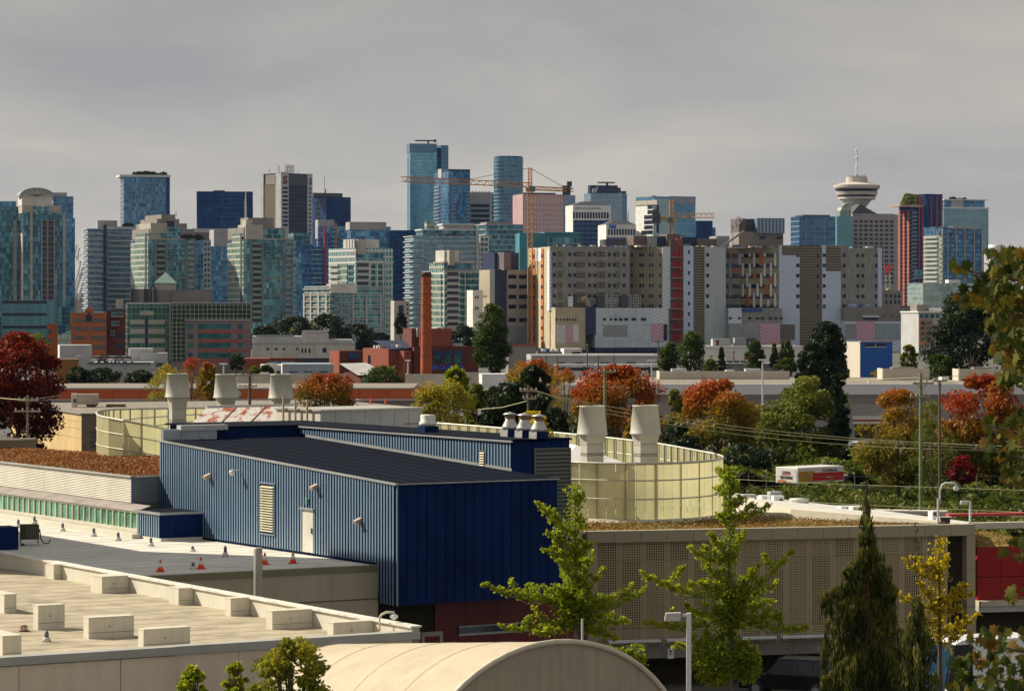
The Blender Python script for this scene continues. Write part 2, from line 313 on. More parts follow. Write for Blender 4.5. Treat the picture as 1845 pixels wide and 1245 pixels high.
# tall twin glass towers
t = T('glass_tower', 'tallest pale blue glass tower in the skyline, window-washing crane on its roof', 2800, 736, 739, 787, 260, 10, depth=20)
gX = cells('glass_sky', [(.10, .22, .33), (.14, .33, .46), (.19, .42, .54), (.28, .50, .60)], 1.2, 3.2, (.10, .25, .38), rough=.14, metal=.7)
t.body(gX); t.b('crown', 738, 787, 259, 275, cells('glass_crown', [(.07, .17, .28), (.10, .22, .34)], 3, 3.2, (.1, .2, .3)), -.4, t.d, True)
for i in range(34): t.b('balcony', 734, 736, 286 + 4.7 * i, 288.4 + 4.7 * i, slabG, 0, 3)
t.b('crane_post', 771, 774, 254, 260, dgrey, 3, 4); t.b('crane_boom', 749, 787, 252, 254.5, dgrey, 3, 4); t.b('crane_weight', 783, 787, 251, 256, dgrey, 2.5, 4.5)
t = T('glass_tower', 'slim glass tower fin standing close beside the tallest pale tower', 2830, 786, 795, 808, 262, 25)
t.body(cells('glass_sky2', [(.06, .15, .27), (.10, .22, .33)], 2.5, 3.2, (.07, .16, .27))); t.b('link_block', 783, 796, 267, 330, gN('e', 2, 3.2), .5, 10, True)
t = T('glass_tower', 'mid-blue stepped glass tower stacked with dark balconies below the tallest one', 2650, 783, 808, 847, 307, 20)
t.body(gB('b', 1.6, 3.1, (.06, .14, .26))); t.b('roof_frame', 808, 847, 305, 309, navyP, -.3); t.l('white_panel', 790, 796, 303, 320, concL, .4)
t.piers(slabG, [814], 1.5, 312, 440); balconies(t, 839, 846, 3.1, slabW, railG, 345, 440); balconies(t, 784, 793, 3.1, slabW, railG, 335, 440, face='l'); balconies(t, 816, 820, 3.1, slabW, railG, 320, 440)
t = T('office_block', 'grey office block with white bands between dark ribbon windows', 2700, 846, 847, 890, 347, 8, depth=30)
t.body(conc); t.b('cornice', 847, 882, 347, 366, conc, -.3); t.grid('ribbon_window', [848], [368 + 9.1 * i for i in range(8)], 33, 5.6, winD, proud=.3); t.b('pier', 882, 886, 349, 440, concL, -.8, 1)
t.grid('window', [887], [353 + 9.1 * i for i in range(9)], 5, 6, winD)
for i in range(6): t.b('roof_vent', 850 + 6 * i, 854 + 6 * i, 345, 347, concL, 2, 5)
# rounded glass tower
D = 2600; c = W(916, 0, D); t = thing('glass_tower', 'rounded blue glass tower with stacked balconies left of the pink block', 'building', (c.x, D + 13, 0), R(15)); r = 26 * D / F
prof = [(r * math.copysign(abs(math.cos(a)) ** .75, math.cos(a)), .9 * r * math.copysign(abs(math.sin(a)) ** .75, math.sin(a))) for a in [2 * math.pi * i / 28 for i in range(28)]]
Zt = lambda py, D: H - (py - HY) / F * D
part(MB().prism(prof, 0, Zt(283, D)), 'wall', cells('glass_round', [(.03, .09, .17), (.06, .18, .28), (.10, .27, .36)], 2.4, 3.1, (.14, .25, .33), lv=.22), t)
me = MB().prism([(x * 1.03, y * 1.03) for x, y in prof], -.3, 0).mesh('floor_slab', slabG)
for i in range(24): link('floor_slab', me, t, (0, 0, Zt(289 + 6.6 * i, D)))
part(MB().prism([(x * .93, y * .93) for x, y in prof], Zt(283, D), Zt(281, D)), 'roof_ring', navyP, t)
# pink grid block
t = T('hotel_block', 'dusty pink block with a regular grid of small pale windows and a bluish side wall', 2500, 940, 942, 1014, 350, 16, depth=30)
pink = mat('pink_precast', (.42, .27, .28), .8, sc=.1); t.body(pink); t.grid('window', [944 + 6.1 * i for i in range(12)], [372 + 8.8 * i for i in range(6)], 3.2, 4.2, concL); t.grid('tall_window', [944 + 6.1 * i for i in range(12)], [354], 3.2, 12, mat('pink_pale', (.5, .38, .38), .7))
part(MB().box(t.w, t.w + 11, .5, t.d, 0, t.z1 - .5), 'side_wall', mat('slate_panel', (.20, .25, .36), .6, sc=.1), t.o); t.b('roof_plant', 946, 1003, 347, 350, navyP, 3)
# EY tower
t = T('office_tower', 'grey-blue glass tower with a navy rooftop sign reading EY', 2600, 1062, 1064, 1122, 347, 12, depth=24)
t.body(cells('glass_grey', [(.16, .25, .34), (.21, .31, .40), (.27, .37, .45)], 2.0, 3.8, (.17, .27, .35), metal=.6)); t.b('sign_band', 1063, 1113, 334, 348, navyP, -.5, 8)
lw = mat('sign_white', (.92, .92, .92), .5); text('sign_letters', 'EY', lw, t.o, (t.U(1066), -.7, t.Z(347)), 4.4, .2, bold=.03)
part(MB().xprism([(t.U(1069.5), t.Z(339.5)), (t.U(1077.5), t.Z(336.5)), (t.U(1077.5), t.Z(338))], -.7, -.5), 'sign_beam', lw, t.o)
t.b('crane_boom', 1079, 1110, 327.5, 330, dgrey, 4, 5); t.b('crane_post', 1094, 1098, 329, 335, dgrey, 4, 5); t.b('roof_dish', 1113, 1119, 338, 347, dgrey, 1, 4); t.b('roof_plant', 1119, 1129, 344, 348, navyP, 1, 12)
part(MB().box(t.w, t.w + 4, 1, t.d, 0, t.z1 - .8), 'side_wall', cells('glass_grey2', [(.09, .18, .29), (.13, .23, .34)], 2, 3.8, (.10, .2, .3)), t.o)
# white-top offices
for (D, xl, xc, xr, yt, lab, w0, nw, wt, wb, dk) in ((2420, 1030, 1032, 1101, 370, 'white-topped office block carrying a line of small dark lettering', 1032.5, 13, 382.5, 393.5, 397), (2300, 1090, 1092, 1146, 405, 'lower white-topped office block with a small bright blue sign at its corner', 1095.5, 10, 413, 423.5, 428)):
    t = T('office_block', lab, D, xl, xc, xr, yt, 12, depth=26); t.body(concW)
    t.b('dark_glazing', xc + 1.2, xr - 3 if D > 2400 else xr - .5, dk, 470, cells('glass_navy_band', [(.012, .03, .1), (.02, .05, .14)], 4, 3.6, (.09, .12, .22), lv=.25), -.15, .2, True)
    t.grid('window', [w0 + 5.05 * i for i in range(nw)], [wt], 3.4, wb - wt, winD, proud=.12)
    part(MB().add([(0, 0, t.z1), (t.w, 0, t.z1), (t.w, t.d, t.z1), (0, t.d, t.z1), (t.w * .3, 6, t.z1 + 3.2), (t.w * .75, 6, t.z1 + 3.2), (t.w * .75, t.d - 6, t.z1 + 3.2), (t.w * .3, t.d - 6, t.z1 + 3.2)], [(0, 1, 5, 4), (1, 2, 6, 5), (2, 3, 7, 6), (3, 0, 4, 7), (4, 5, 6, 7)]), 'hip_roof', dgrey, t.o)
    if D > 2400:
        text('sign_letters', 'WESTERN PACIFIC PROPERTIES', navyP, t.o, (t.U(1036.5), -.12, t.Z(377.2)), 2.05, .1, sx=.72)
        part(MB().box(t.w, t.w + 5.4, 1, t.d, 0, t.z1 - 1.2), 'side_wall', mat('slate_pale', (.34, .37, .45), .7), t.o)
    else:
        t.b('sign_board', 1097.5, 1110, 405.5, 411.5, mat('sign_blue', (.02, .12, .5), .5), -.35, .1); text('sign_letters', 'RBC', mat('sign_cyan', (.1, .4, .75), .5), t.o, (t.U(1098.6), -.5, t.Z(410.2)), 1.9, .15)
        part(MB().tube([(t.U(1134), 5, t.z1), (t.U(1135), 5, t.Z(379))], [.5, .2]), 'aerial', dgrey, t.o)
# white curved office with blue wing
t = T('office_block', 'white office block with dark ribbon windows joined to a tall blue glass wing', 2300, 1146, 1178, 1253, 354, 30)
t.body(cells('glass_wing', [(.06, .18, .32), (.09, .24, .38), (.13, .30, .42)], 2.2, 7.6, (.30, .40, .52), lu=.01, lv=.07)); t.l('white_wall', 1146, 1178, 365, 430, white, .6)
t.b('pale_bay', 1178, 1205, 358, 430, cells('glass_bay', [(.24, .36, .40), (.32, .44, .46)], 1.5, 3.4, (.26, .38, .42)), -.8, .1, True); t.b('parapet', 1205, 1253, 353, 368, mat('slate_panel2', (.25, .28, .38), .6), -.3, .2)
t.l('cornice', 1145, 1186, 361, 369, cream, 1.2); t.l('penthouse', 1148, 1170, 352, 362, cream, -2, 6)
for i in range(6): t.l('ribbon_window', (1168 if i < 2 else 1162) if i < 5 else 1157, 1177.4, 369.5 + 9.1 * i, 376.5 + 9.1 * i, winD, .75)
t.b('ribbon_window', 1182, 1186, 370, 420, winD, -1, -.7); text('sign_letters', 'B5', mat('sign_grey', (.5, .5, .55), .6), t.o, (t.U(1242), -.5, t.Z(365)), 4.6, .15)
t = T('office_block', 'low dark blue glass block peeping above the hospital beside the blue wing', 2350, 1252, 1254, 1284, 398, 12, depth=20)
t.body(gN('f', 1.5, 3.6)); part(MB().box(t.w, t.w + 3, 2, 20, 0, t.z1 - 5), 'annexe', gB('c'), t.o)
t = T('office_block', 'plain blue glass block left of the revolving restaurant tower', 2320, 1436, 1440, 1505, 390, 12, depth=22)
t.body(cells('glass_band', [(.03, .08, .18), (.05, .13, .25), (.08, .19, .32)], 2.4, 3.9, (.12, .22, .38), lu=.02, lv=.2)); t.b('roof_plant', 1449, 1497, 387, 390, dgrey, 2); t.piers(slabG, [1451, 1467, 1484], 1.2, 392, 450, .5)
# ---------------------------------------------------------------- tower with round restaurant pod
D = 2895; c = W(1548, 0, D); sc_ = D / F; t = thing('lookout_tower', 'tower topped by a round banded restaurant pod with a tall white mast', 'tower', (c.x, D + 20, 0)); Zp = lambda y: H - (y - HY) * sc_
pod = mat('pod_concrete', (.52, .47, .43), .75, sc=.1); rr = lambda px: px * sc_
part(MB().lathe([(rr(17), Zp(380)), (rr(17), Zp(372)), (rr(26), Zp(360.5)), (rr(34), Zp(358)), (rr(34), Zp(354.5)), (rr(34), Zp(354))], 40), 'pod_base', pod, t)
part(MB().lathe([(rr(33.5), Zp(354)), (rr(36), Zp(350.5))], 40), 'pod_window_band', winD, t); part(MB().lathe([(rr(36.5), Zp(350.5)), (rr(38), Zp(344.5))], 40), 'pod_band', pod, t)
part(MB().lathe([(rr(36), Zp(344.5)), (rr(40), Zp(339.5))], 40), 'pod_window_band', winD, t)
part(MB().lathe([(rr(40.5), Zp(339.5)), (rr(42), Zp(337)), (rr(42), Zp(332.8)), (rr(34), Zp(330.5)), (rr(22), Zp(327.5))], 40), 'pod_roof', pod, t)
part(MB().lathe([(rr(19.5), Zp(328)), (rr(19.5), Zp(317.5))], 24), 'pod_crown', pod, t)
mb = MB().tube([(0, 0, Zp(318)), (0, 0, Zp(275)), (0, 0, Zp(258))], [rr(1.6), rr(1.2), rr(.35)], 8)
for y in (269, 282, 299): mb.lathe([(rr(3), Zp(y + 1.2)), (rr(3.4), Zp(y)), (rr(2), Zp(y - 1.2))], 10)
part(mb, 'mast', white, t); mb = MB()
for i in range(9): mb.box(rr(-16 + 3.6 * i), rr(-14.6 + 3.6 * i), -2, -1, Zp(317.5), Zp(317.5 - random.uniform(1.5, 4)))
part(mb, 'roof_aerials', dgrey, t)
part(MB().lathe([(rr(16.5), 0), (rr(17), Zp(372))], 6), 'shaft', mat('shaft_concrete', (.28, .26, .28), .8, sc=.1), t)
t = T('office_block', 'grey precast block with rows of square windows below the revolving pod', 2880, 1534, 1536, 1612, 385, 14, depth=40)
t.body(mat('precast_mauve', (.33, .29, .29), .8, sc=.08)); t.grid('window', [1538.5 + 9.3 * i for i in range(8)], [397 + 7.85 * i for i in range(15)], 6.3, 4.4, winD, proud=.05)
part(MB().box(t.w, t.w + 4, 1, 40, 0, t.z1 - .6), 'side_wall', conc, t.o); part(MB().xprism([(0, t.z1), (t.w * .62, t.z1), (t.w * .2, t.z1 + 9)], 3, 20), 'roof_slope', dgrey, t.o)
t = T('office_wing', 'green glass wing with a curved crest beside the precast block under the pod', 2850, 1506, 1508, 1536, 378, 12, depth=25)
t.body(cells('glass_wing2', [(.08, .22, .26), (.13, .32, .36)], 1.4, 3.6, (.1, .26, .30)), z1=t.Z(390)); pts = [(t.U(1513), t.Z(390))] + [(t.U(1534 - 21 * math.cos(a)), t.Z(390 - 26 * math.sin(a))) for a in (.3, .7, 1.1, 1.57)] + [(t.U(1534), t.Z(390))]
part(MB().xprism(pts, 1, 12), 'crest', gP('b', 1, 8), t.o)
# ---------------------------------------------------------------- right of the skyline
t = T('condo_tower', 'red-framed tower with a rounded balcony corner and a tree on its roof', 2400, 1620, 1640, 1698, 349, 30)
red = mat('red_steel', (.34, .06, .06), .6, sc=.2); redL = mat('orange_steel', (.42, .13, .075), .6, sc=.2); gr = gN('g', 1.5, 3.0, (.04, .06, .14))
t.body(gr, z1=t.Z(371)); part(MB().box(t.U(1668), t.w, -.3, t.d, 0, t.z1), 'upper_block', gr, t.o); t.piers(red, [1654, 1660, 1676, 1686, 1694], 2.2, 352, 600, .8)
t.slabs(redL, 3.05, .3, .7, 379, 560, 0, 2.5, 0, None); t.b('roof_slab', 1619, 1660, 370, 373, mat('tan_slab', (.5, .36, .27), .7), -1.4, t.d); t.l('orange_post', 1620, 1623, 380, 560, redL, .7); t.l('orange_post', 1628, 1631, 380, 560, redL, .8); t.l('orange_post', 1636, 1639, 380, 560, redL, .8)
balconies(t, 1641, 1650, 3.05, slabG, railG, 384, 550, 1.6); t.b('glazed_lobby', 1644, 1662, 485, 502, gT('lobby'), -1.7, 0, True)
yel = mat('roof_tree_foliage', (.24, .25, .04), .9, sc=.5, bump=.7); YT = TUFT[0].copy(); YT.materials[0] = yel
for k, (px, py, s_) in enumerate(((1625, 369, 5.2), (1630, 362, 5.4), (1634, 368, 4.4), (1627, 356, 3.0))): o = tuft(t.o, 'roof_tree', (t.U(1641 + (px - 1630) * .7), 2.5, t.Z(py)), s_, yel)
t.b('hedge_screen', 1645, 1660, 350, 369, yel, 1, 4)
t = T('condo_tower', 'pale blue glass tower with white penthouse behind the red-framed tower', 2500, 1694, 1700, 1781, 375, 12, depth=24)
t.body(cells('glass_pale2', [(.13, .26, .33), (.18, .33, .40), (.25, .40, .46)], 1.6, 3.0, (.24, .34, .4), lv=.18)); t.b('roof_slab', 1698, 1782, 373.5, 376, white, -.8); t.b('penthouse', 1702, 1775, 361, 374, gB('e'), 1, 18, True); t.b('penthouse_wall', 1714, 1736, 361, 374, concL, .6, 3); t.b('roof_slab', 1700, 1779, 359, 361, white, -.2, 19); shrub_row(t, 1712, 1742, 359, 2, 6)
t.slabs(slabW, 3.0, .2, .7, 384, 460, 0, 2, 0, 14)
t = T('condo_tower', 'beige-framed blue glass mid-rise with white balcony stacks, near the leafy edge', 2100, 1664, 1697, 1770, 409, 34)
t.body(gB('f', 2.2, 3.05, (.05, .1, .22), lv=.3)); t.b('roof_frame', 1716, 1770, 408, 411, cream, -.5); t.slabs(creamD, 6.1, .35, .5, 424, 520, 0, None, 0, 1)
t.piers(cream, [1697, 1706, 1721, 1737, 1754, 1768], 1.4, 412, 520, .6); t.l('white_face', 1665, 1697, 424, 520, gP('c', 2.5, 3.05), .2, real=True); balconies(t, 1666, 1690, 3.05, white, concL, 428, 515, 1.2, 'l'); t.b('roof_garden', 1697, 1716, 408, 424, mat('void_sky', (.08, .1, .08), .9), 6, 8); shrub_row(t, 1698, 1714, 424, 2.4, 6)
t = T('condo_block', 'low pale green glass block stepped below the beige-framed mid-rise', 1900, 1660, 1663, 1760, 510, 16, depth=24)
t.body(cells('glass_low', [(.12, .22, .24), (.28, .40, .38), (.42, .5, .44), (.06, .1, .16)], 2, 3, (.3, .36, .36))); t.b('penthouse', 1710, 1730, 504, 511, white, 1, 6)
t = T('apartment_block', 'brick and white apartment block with framed balconies behind the big conifer', 1250, 1653, 1655, 1735, 563, 10, depth=24)
ob = mat('orange_brick', (.42, .2, .11), .85, sc=.4); t.body(concL); t.b('brick_frame', 1655, 1680, 575, 622, ob, -.5, .2); t.b('brick_frame', 1688, 1725, 583, 622, ob, -.5, .2); t.grid('window', [1658, 1669], [579, 588.5, 598, 607.5], 8, 6, winT, proud=.6); t.grid('window', [1683, 1692, 1705, 1716], [588.5, 598, 607.5], 8, 6, winD, proud=.6); t.grid('window', [1657, 1666, 1676, 1686, 1697, 1708, 1718], [566], 7, 7, winT); t.b('roof_slab', 1653, 1737, 561, 563.5, white, -1); t.b('penthouse', 1656, 1676, 549, 561, creamD, 3, 12); t.b('penthouse', 1677, 1725, 555, 561, concW, 2, 12)
t = T('water_tank', 'white cylindrical roof tank rising behind the maple leaves', 2200, 1783, 1785, 1812, 455, 5, depth=20, cat='tank'); t.body(conc, 'block'); part(MB().lathe([(t.w / 2, t.Z(456)), (t.w / 2, t.Z(441))], 20, (t.w / 2, 6, 0)), 'tank', white, t.o, True)
# lattice mast carrying the W sign, old hotel beside it
t = thing('sign_tower', 'lattice mast topped by a big red letter W', 'sign', tuple(W(1600, 0, 2350))[:2] + (0,)); Zw = lambda y: H - (y - HY) * 2350 / F
part(MB().lattice((0, 0, Zw(560)), (0, 0, Zw(494)), 3.2, 9, .16), 'lattice', mat('grey_steel', (.3, .3, .3), .6), t); text('letter', 'W', mat('sign_red', (.9, .05, .03), .5), t, (0, -1, Zw(493)), 9.6, .6, 'CENTER', bold=.03, sx=.62)
t = T('old_hotel', 'small old masonry building with arched parapets at the foot of the lattice mast', 1600, 1580, 1582, 1626, 523, 12, depth=20)
t.body(creamD); t.grid('window', [1585, 1595, 1603, 1611, 1618], [530, 541], 4, 7, winD); part(MB().xprism([(t.U(1605 + 7 * math.cos(a)), t.Z(523 - 4 * math.sin(a))) for a in [math.pi * i / 8 for i in range(9)]], 0, 1.5), 'pediment', cream, t.o)
# ---------------------------------------------------------------- condo towers of the middle distance
t = T('condo_tower', 'teal glass tower with cream piers and a barrel-vaulted roof crown', 1650, 12, 42, 118, 383, 15)
t.body(gT('a', 1.3, 2.9, (.06, .12, .13))); t.slabs(slabG, 2.9, .14, .12, 384, 545, name='floor_line'); t.l('cream_wall', 28, 42, 420, 545, cream, .5); t.grid('window', [29], [425 + 9.7 * i for i in range(12)], 2.2, 4, winD, 'l', .6); t.l('glass_wall', 13, 28, 395, 545, gT('a'), .3, real=True)
t.piers(cream, [54, 113], 4.5, 383, 545, .8); t.piers(cream, [74.5, 97], 1.5, 395, 545, .5); t.piers(cream, [117.4], .5, 395, 545, .6)
t.slabs(cream, 2.9, .22, .35, 397, 545, t.U(76), t.U(97), 0, 1, 'balcony_slab'); t.b('balcony_shade_strip', 76, 97, 396, 545, winD, -.1, .2); t.b('pier', 84, 87, 396, 545, creamD, -.2, .3)  # flat dark strip behind the slabs, painted as the shade of a recess
t.b('penthouse', 40, 94, 353, 372, mat('condo_white'), 1.5); t.b('cream_block', 40, 62, 370, 384, cream, .8); t.b('cream_block', 86, 110, 370, 384, cream, .8); t.b('glazed_block', 60, 88, 372, 384, gT('b'), .5, 8, True)
arc = [(t.U(66.5 - 31.5 * math.cos(a)), t.Z(353.5 - 15.5 * math.sin(a))) for a in [math.pi * i / 12 for i in range(13)]]
arc2 = [(t.U(66.5 - 29 * math.cos(a)), t.Z(353.5 - 13 * math.sin(a))) for a in [math.pi * i / 12 for i in range(13)]]
part(MB().xprism(arc + arc2[::-1], -.5, t.d * .8), 'vault_roof', mat('zinc', (.3, .36, .38), .4, .5), t.o); part(MB().xprism(arc2, .8, t.d * .75), 'vault_gable', mat('condo_white', (.60, .575, .53), .8, sc=.2), t.o)
mb = MB()
for i in range(1, 9): a = math.pi * i / 9; mb.tube([(t.U(66.5), .5, t.Z(353)), (t.U(66.5 - 29 * math.cos(a)), .5, t.Z(353.5 - 13 * math.sin(a)))], .10)
part(mb, 'vault_ribs', dgrey, t.o)
for px in (57, 60, 64): t.b('roof_vent', px, px + 1.6, 338, 343, dgrey, 3, 4)
t = T('condo_tower', 'rounded navy glass tower standing just behind the vaulted teal tower', 1800, 92, 96, 132, 350, 12, depth=18)
t.body(gB('g', 1.4, 2.9, (.12, .18, .3), lv=.25), z1=t.Z(354)); t.b('roof_drum', 90, 121, 347, 355, conc, 2, 12); t.slabs(slabG, 2.9, .22, .5, 358, 545); t.b('tower_flare', 96, 135, 393, 545, gB('g'), -.8, 16, True)
# stadium roof masts and cables
t = thing('stadium_roof', 'white leaning masts and cables of a stadium roof between two towers', 'stadium', tuple(W(145, 0, 1900))[:2] + (0,)); q = lambda x, y: ((x - 145) * 1900 / F, 0, H - (y - HY) * 1900 / F)
for a_, b_, r_ in (((131, 545), (156, 462), .9), ((133, 520), (146, 470), .7), ((131, 478), (138, 441), .7), ((138, 470), (143, 447), .5), ((128, 540), (150, 492), .6), ((140, 545), (157, 486), .9)): part(MB().tube([q(*a_), q(*b_)], r_), 'mast', white, t)
part(MB().tube([q(130, 465), q(158, 456)], .3).tube([q(141, 450), q(143, 500)], .2), 'cable', white, t); pbox(t, 'stand', -6, 8, 2, 30, 0, q(0, 528)[2], concL)
t = T('condo_tower', 'grey banded condo tower with wavy balconies and a dark recessed spine', 1700, 150, 158, 245, 412, 14, depth=22)
gc = cells('glass_condo', [(.015, .04, .11), (.05, .12, .23), (.16, .28, .40), (.34, .46, .54)], 1.1, 2.95, (.30, .35, .42), lv=.2); t.body(gc)
t.slabs(concW, 2.95, .32, .9, 412, 560); t.b('spine', 186.5, 191, 405, 560, navyP, -1.2, .5); t.b('upper_block', 192, 244, 408, 420, concL, .2); t.b('penthouse', 177, 212, 397, 412, conc, 2, 12); t.b('penthouse_wall', 176, 190, 397, 412, concL, 1.5, 3); shrub_row(t, 223, 238, 407, 2, 5)
balconies(t, 194, 240, 2.95, concW, railG, 424, 550, 1.5); balconies(t, 160, 184, 2.95, concW, railG, 420, 550, 1.2)
for (D, X0, lab, seed) in ((1600, 0, 'stepped-top teal condo tower with a zigzag gable and roof trees, nearer the stadium', 0), (1580, 176, 'stepped-top teal condo tower with a tall flat penthouse and narrow dark slot', 1)):
    x = lambda v: v + X0
    if seed == 0: t = T('condo_tower', lab, D, 236, 268, 352, 430, 24)
    else: t = T('condo_tower', lab, D, 410, 440, 528, 430, 24)
    a, b = t.xc, t.xr; dx = b - a
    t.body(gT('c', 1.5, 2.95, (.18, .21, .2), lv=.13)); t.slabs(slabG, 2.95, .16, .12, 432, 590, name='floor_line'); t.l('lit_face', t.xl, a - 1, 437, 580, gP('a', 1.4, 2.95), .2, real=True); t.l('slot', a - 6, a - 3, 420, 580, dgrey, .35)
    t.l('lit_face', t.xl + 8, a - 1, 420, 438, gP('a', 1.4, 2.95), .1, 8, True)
    balconies(t, a + .82 * dx, a + .96 * dx, 2.95, concL, railG, 436, 590, 1.0); t.piers(creamD, [a + .13 * dx, a + .36 * dx, a + .78 * dx, a + .97 * dx], 2.6, 432, 590, .5); t.slabs(creamD, 8.85, .4, .5, 470, 590, t.U(a + .36 * dx), t.w, 0, 1)
    t.b('loggia_shade_strip', a + .16 * dx, a + .34 * dx, 436, 580, mat('shadow_loggia', (.06, .055, .06), .8), -.15, .2); balconies(t, a + .16 * dx, a + .34 * dx, 2.95, creamD, railG, 440, 580, .9)  # dark strip holds the loggia shade in its colour
    if seed == 0:
        t.b('step', a + .02 * dx, a + .98 * dx, 412, 431, creamD, 1); t.b('step', a + .1 * dx, a + .84 * dx, 402, 413, creamD, 1.6); t.b('step', a + .2 * dx, a + .68 * dx, 394, 403, creamD, 2); t.b('step', a + .3 * dx, a + .6 * dx, 386, 395, creamD, 2.4)
        t.b('gable_glass', a + .27 * dx, a + .7 * dx, 408, 432, gT('d', 1.2, 2.2), .8, 1.2, True); t.b('gable_glass', a + .4 * dx, a + .56 * dx, 398, 409, winD, 1.4, 2); shrub_row(t, 330, 362, 431, 3, 8)
        t.grid('window', [a + 31, a + 44, a + 57, a + 70], [440, 449, 458, 467], 8, 6, winT); t.l('step', 247, 268, 402, 420, cream, -1, 10); t.b('mast', a + 52, a + 52.8, 380, 388, dgrey, 3, 3.3)
    else:
        t.b('step', a + .0 * dx, a + .85 * dx, 410, 431, creamD, .8); t.b('penthouse', a + .1 * dx, a + .62 * dx, 392, 412, creamD, 1.6, 14); t.b('glazed_step', a + .3 * dx, a + .8 * dx, 413, 430, gT('m', 1.6, 2.4), .6, 1, True); t.l('step', 427, 441, 405, 431, cream, -.5, 10); t.b('penthouse_wall', a + .05 * dx, a + .18 * dx, 396, 412, cream, 1, 8)
        t.grid('window', [a + 8, a + 17, a + 26, a + 43, a + 55], [413, 422], 7, 7, winT, proud=-.7); t.grid('window', [a + 36, a + 43, a + 52, a + 59], [444, 452, 462, 470], 5.5, 6, winT); shrub_row(t, 440, 458, 431, 2.4, 5)
    t.b('cornice', a, b, 429.5, 431.5, cream, -.4, 1)
# towers filling in behind
def filler(name, lab, D, xl, xc, xr, yt, al, m, slab=None, step=3.0, yb=560): 
    t = T(name, lab, D, xl, xc, xr, yt, al, depth=20 if xl >= xc else None); t.body(m)
    if slab: t.slabs(slab, step, .25, .5, yt + 6, yb)
    return t
t = filler('condo_tower', 'blue condo tower with white punched windows between the two stepped towers', 1720, 344, 346, 380, 432, 14, gB('h', 1.6, 2.95), None); t.b('white_grid', 366, 380, 434, 560, concL, -.3, .2); t.grid('window', [368, 374], [437 + 9.4 * i for i in range(13)], 3.8, 5.6, winT, proud=.4)
t = filler('condo_tower', 'slate blue tower with a pale box top between the stepped condo towers', 1850, 372, 380, 415, 444, 20, gB('i', 1.5, 3, (.1, .16, .3)), slabG); t.b('penthouse', 386, 415, 414, 445, conc, 1, 12)
t = filler('office_block', 'low mauve-roofed block under the squat dark blue office', 2050, 340, 348, 405, 418, 12, mat('mauve_brick', (.2, .15, .18), .8, sc=.1), None); t.b('roof_slab', 345, 440, 412, 419, concL, -.5)
t = filler('condo_tower', 'tall dark blue balcony tower with a scarlet vertical stripe', 1950, 528, 545, 588, 444, 22, gB('j', 1.5, 3, (.09, .14, .26)), slabG); t.b('scarlet_stripe', 583.5, 586.5, 409, 555, mat('scarlet', (.4, .02, .05), .5), -1, .1); balconies(t, 560, 578, 3, slabW, railG, 450, 560, 1.2); t.b('upper_block', 531, 560, 420, 446, gT('e', 1.6, 3), 2, 14, True)
t = filler('condo_tower', 'grey-blue tower with an orange fin and stacked white balconies', 2000, 570, 573, 625, 408, 14, gB('k', 1.6, 3, (.2, .25, .34)), None); t.b('core', 573, 603, 396, 430, conc, .5, 10); t.b('orange_fin', 604, 606, 402, 450, mat('orange_fin', (.5, .25, .12), .6), -1, .2); balconies(t, 597, 603, 3, slabW, railG, 410, 470); balconies(t, 613, 618, 3, slabW, railG, 414, 470)
t = filler('condo_tower', 'blue glass tower with a plain grey cap above the cream condo', 1900, 625, 632, 696, 412, 12, gB('l', 3, 3.2, (.1, .2, .34)), None); t.b('cap', 630, 696, 400, 414, conc, -.4, 16); t.b('annexe', 697, 706, 408, 560, gB('l'), 3, 12, True)
t = filler('condo_tower', 'plain dark navy glass tower between the cream condos', 1900, 700, 708, 748, 415, 14, gN('h', 1.4, 3.1, (.03, .08, .15)), None)
t = filler('condo_tower', 'slim teal slab seen edge-on beside the scarlet-striped tower', 1700, 526, 528, 545, 432, 10, gB('m', 1.5, 2.95, (.08, .15, .25)), None); balconies(t, 529, 534, 2.95, slabW, railG, 436, 570)
# banded condos in the centre
t = T('condo_tower', 'wide grey-banded condo tower with terraces stepping down, beneath the tallest tower', 1750, 733, 745, 864, 425, 14, depth=24); t.body(cells('glass_condo2', [(.025, .08, .16), (.08, .22, .32), (.2, .40, .47), (.38, .54, .58)], 1.2, 2.95, (.3, .36, .42), lv=.22))
t.slabs(slabW, 2.95, .35, .9, 425, 600); t.b('step', 762, 862, 414, 426, gT('f', 1.8, 2.95), 1, 18, True); t.b('roof_slab', 760, 864, 412.5, 415, slabW, .4, 19); t.b('step', 800, 856, 404, 414, conc, 2, 14); t.b('roof_slab', 798, 858, 402.5, 405, slabW, 1.4, 15); t.b('glazed_box', 770, 785, 400, 414, gP('d', 1.5, 2.9), 1.5, 8, True); t.b('pier', 857, 862, 415, 600, concL, -1.3, .2)
balconies(t, 737, 762, 2.95, slabW, railG, 440, 600, 1.6); balconies(t, 800, 856, 2.95, slabW, railG, 433, 600, 1.4); shrub_row(t, 790, 840, 425, 1.6, 7); balconies(t, 766, 786, 2.95, slabW, railG, 445, 600, 1.1)
t = T('condo_tower', 'rounded pale-banded condo tower with a white frame, left of the crane mast', 1780, 862, 876, 942, 404, 16, depth=22); t.body(gT('g', 1.7, 2.95, (.34, .38, .4), lv=.2)); t.slabs(slabW, 2.95, .3, .7, 404, 500); t.b('penthouse', 878, 925, 400, 405, creamD, 1, 16); t.b('white_frame', 864, 880, 425, 500, concW, -.9, .1); t.grid('window', [866, 873], [429 + 9 * i for i in range(8)], 5, 5.5, winT, proud=1.0); t.b('tower_wing', 927, 942, 405, 500, gB('n', 1.6, 3), 2, 14, True)
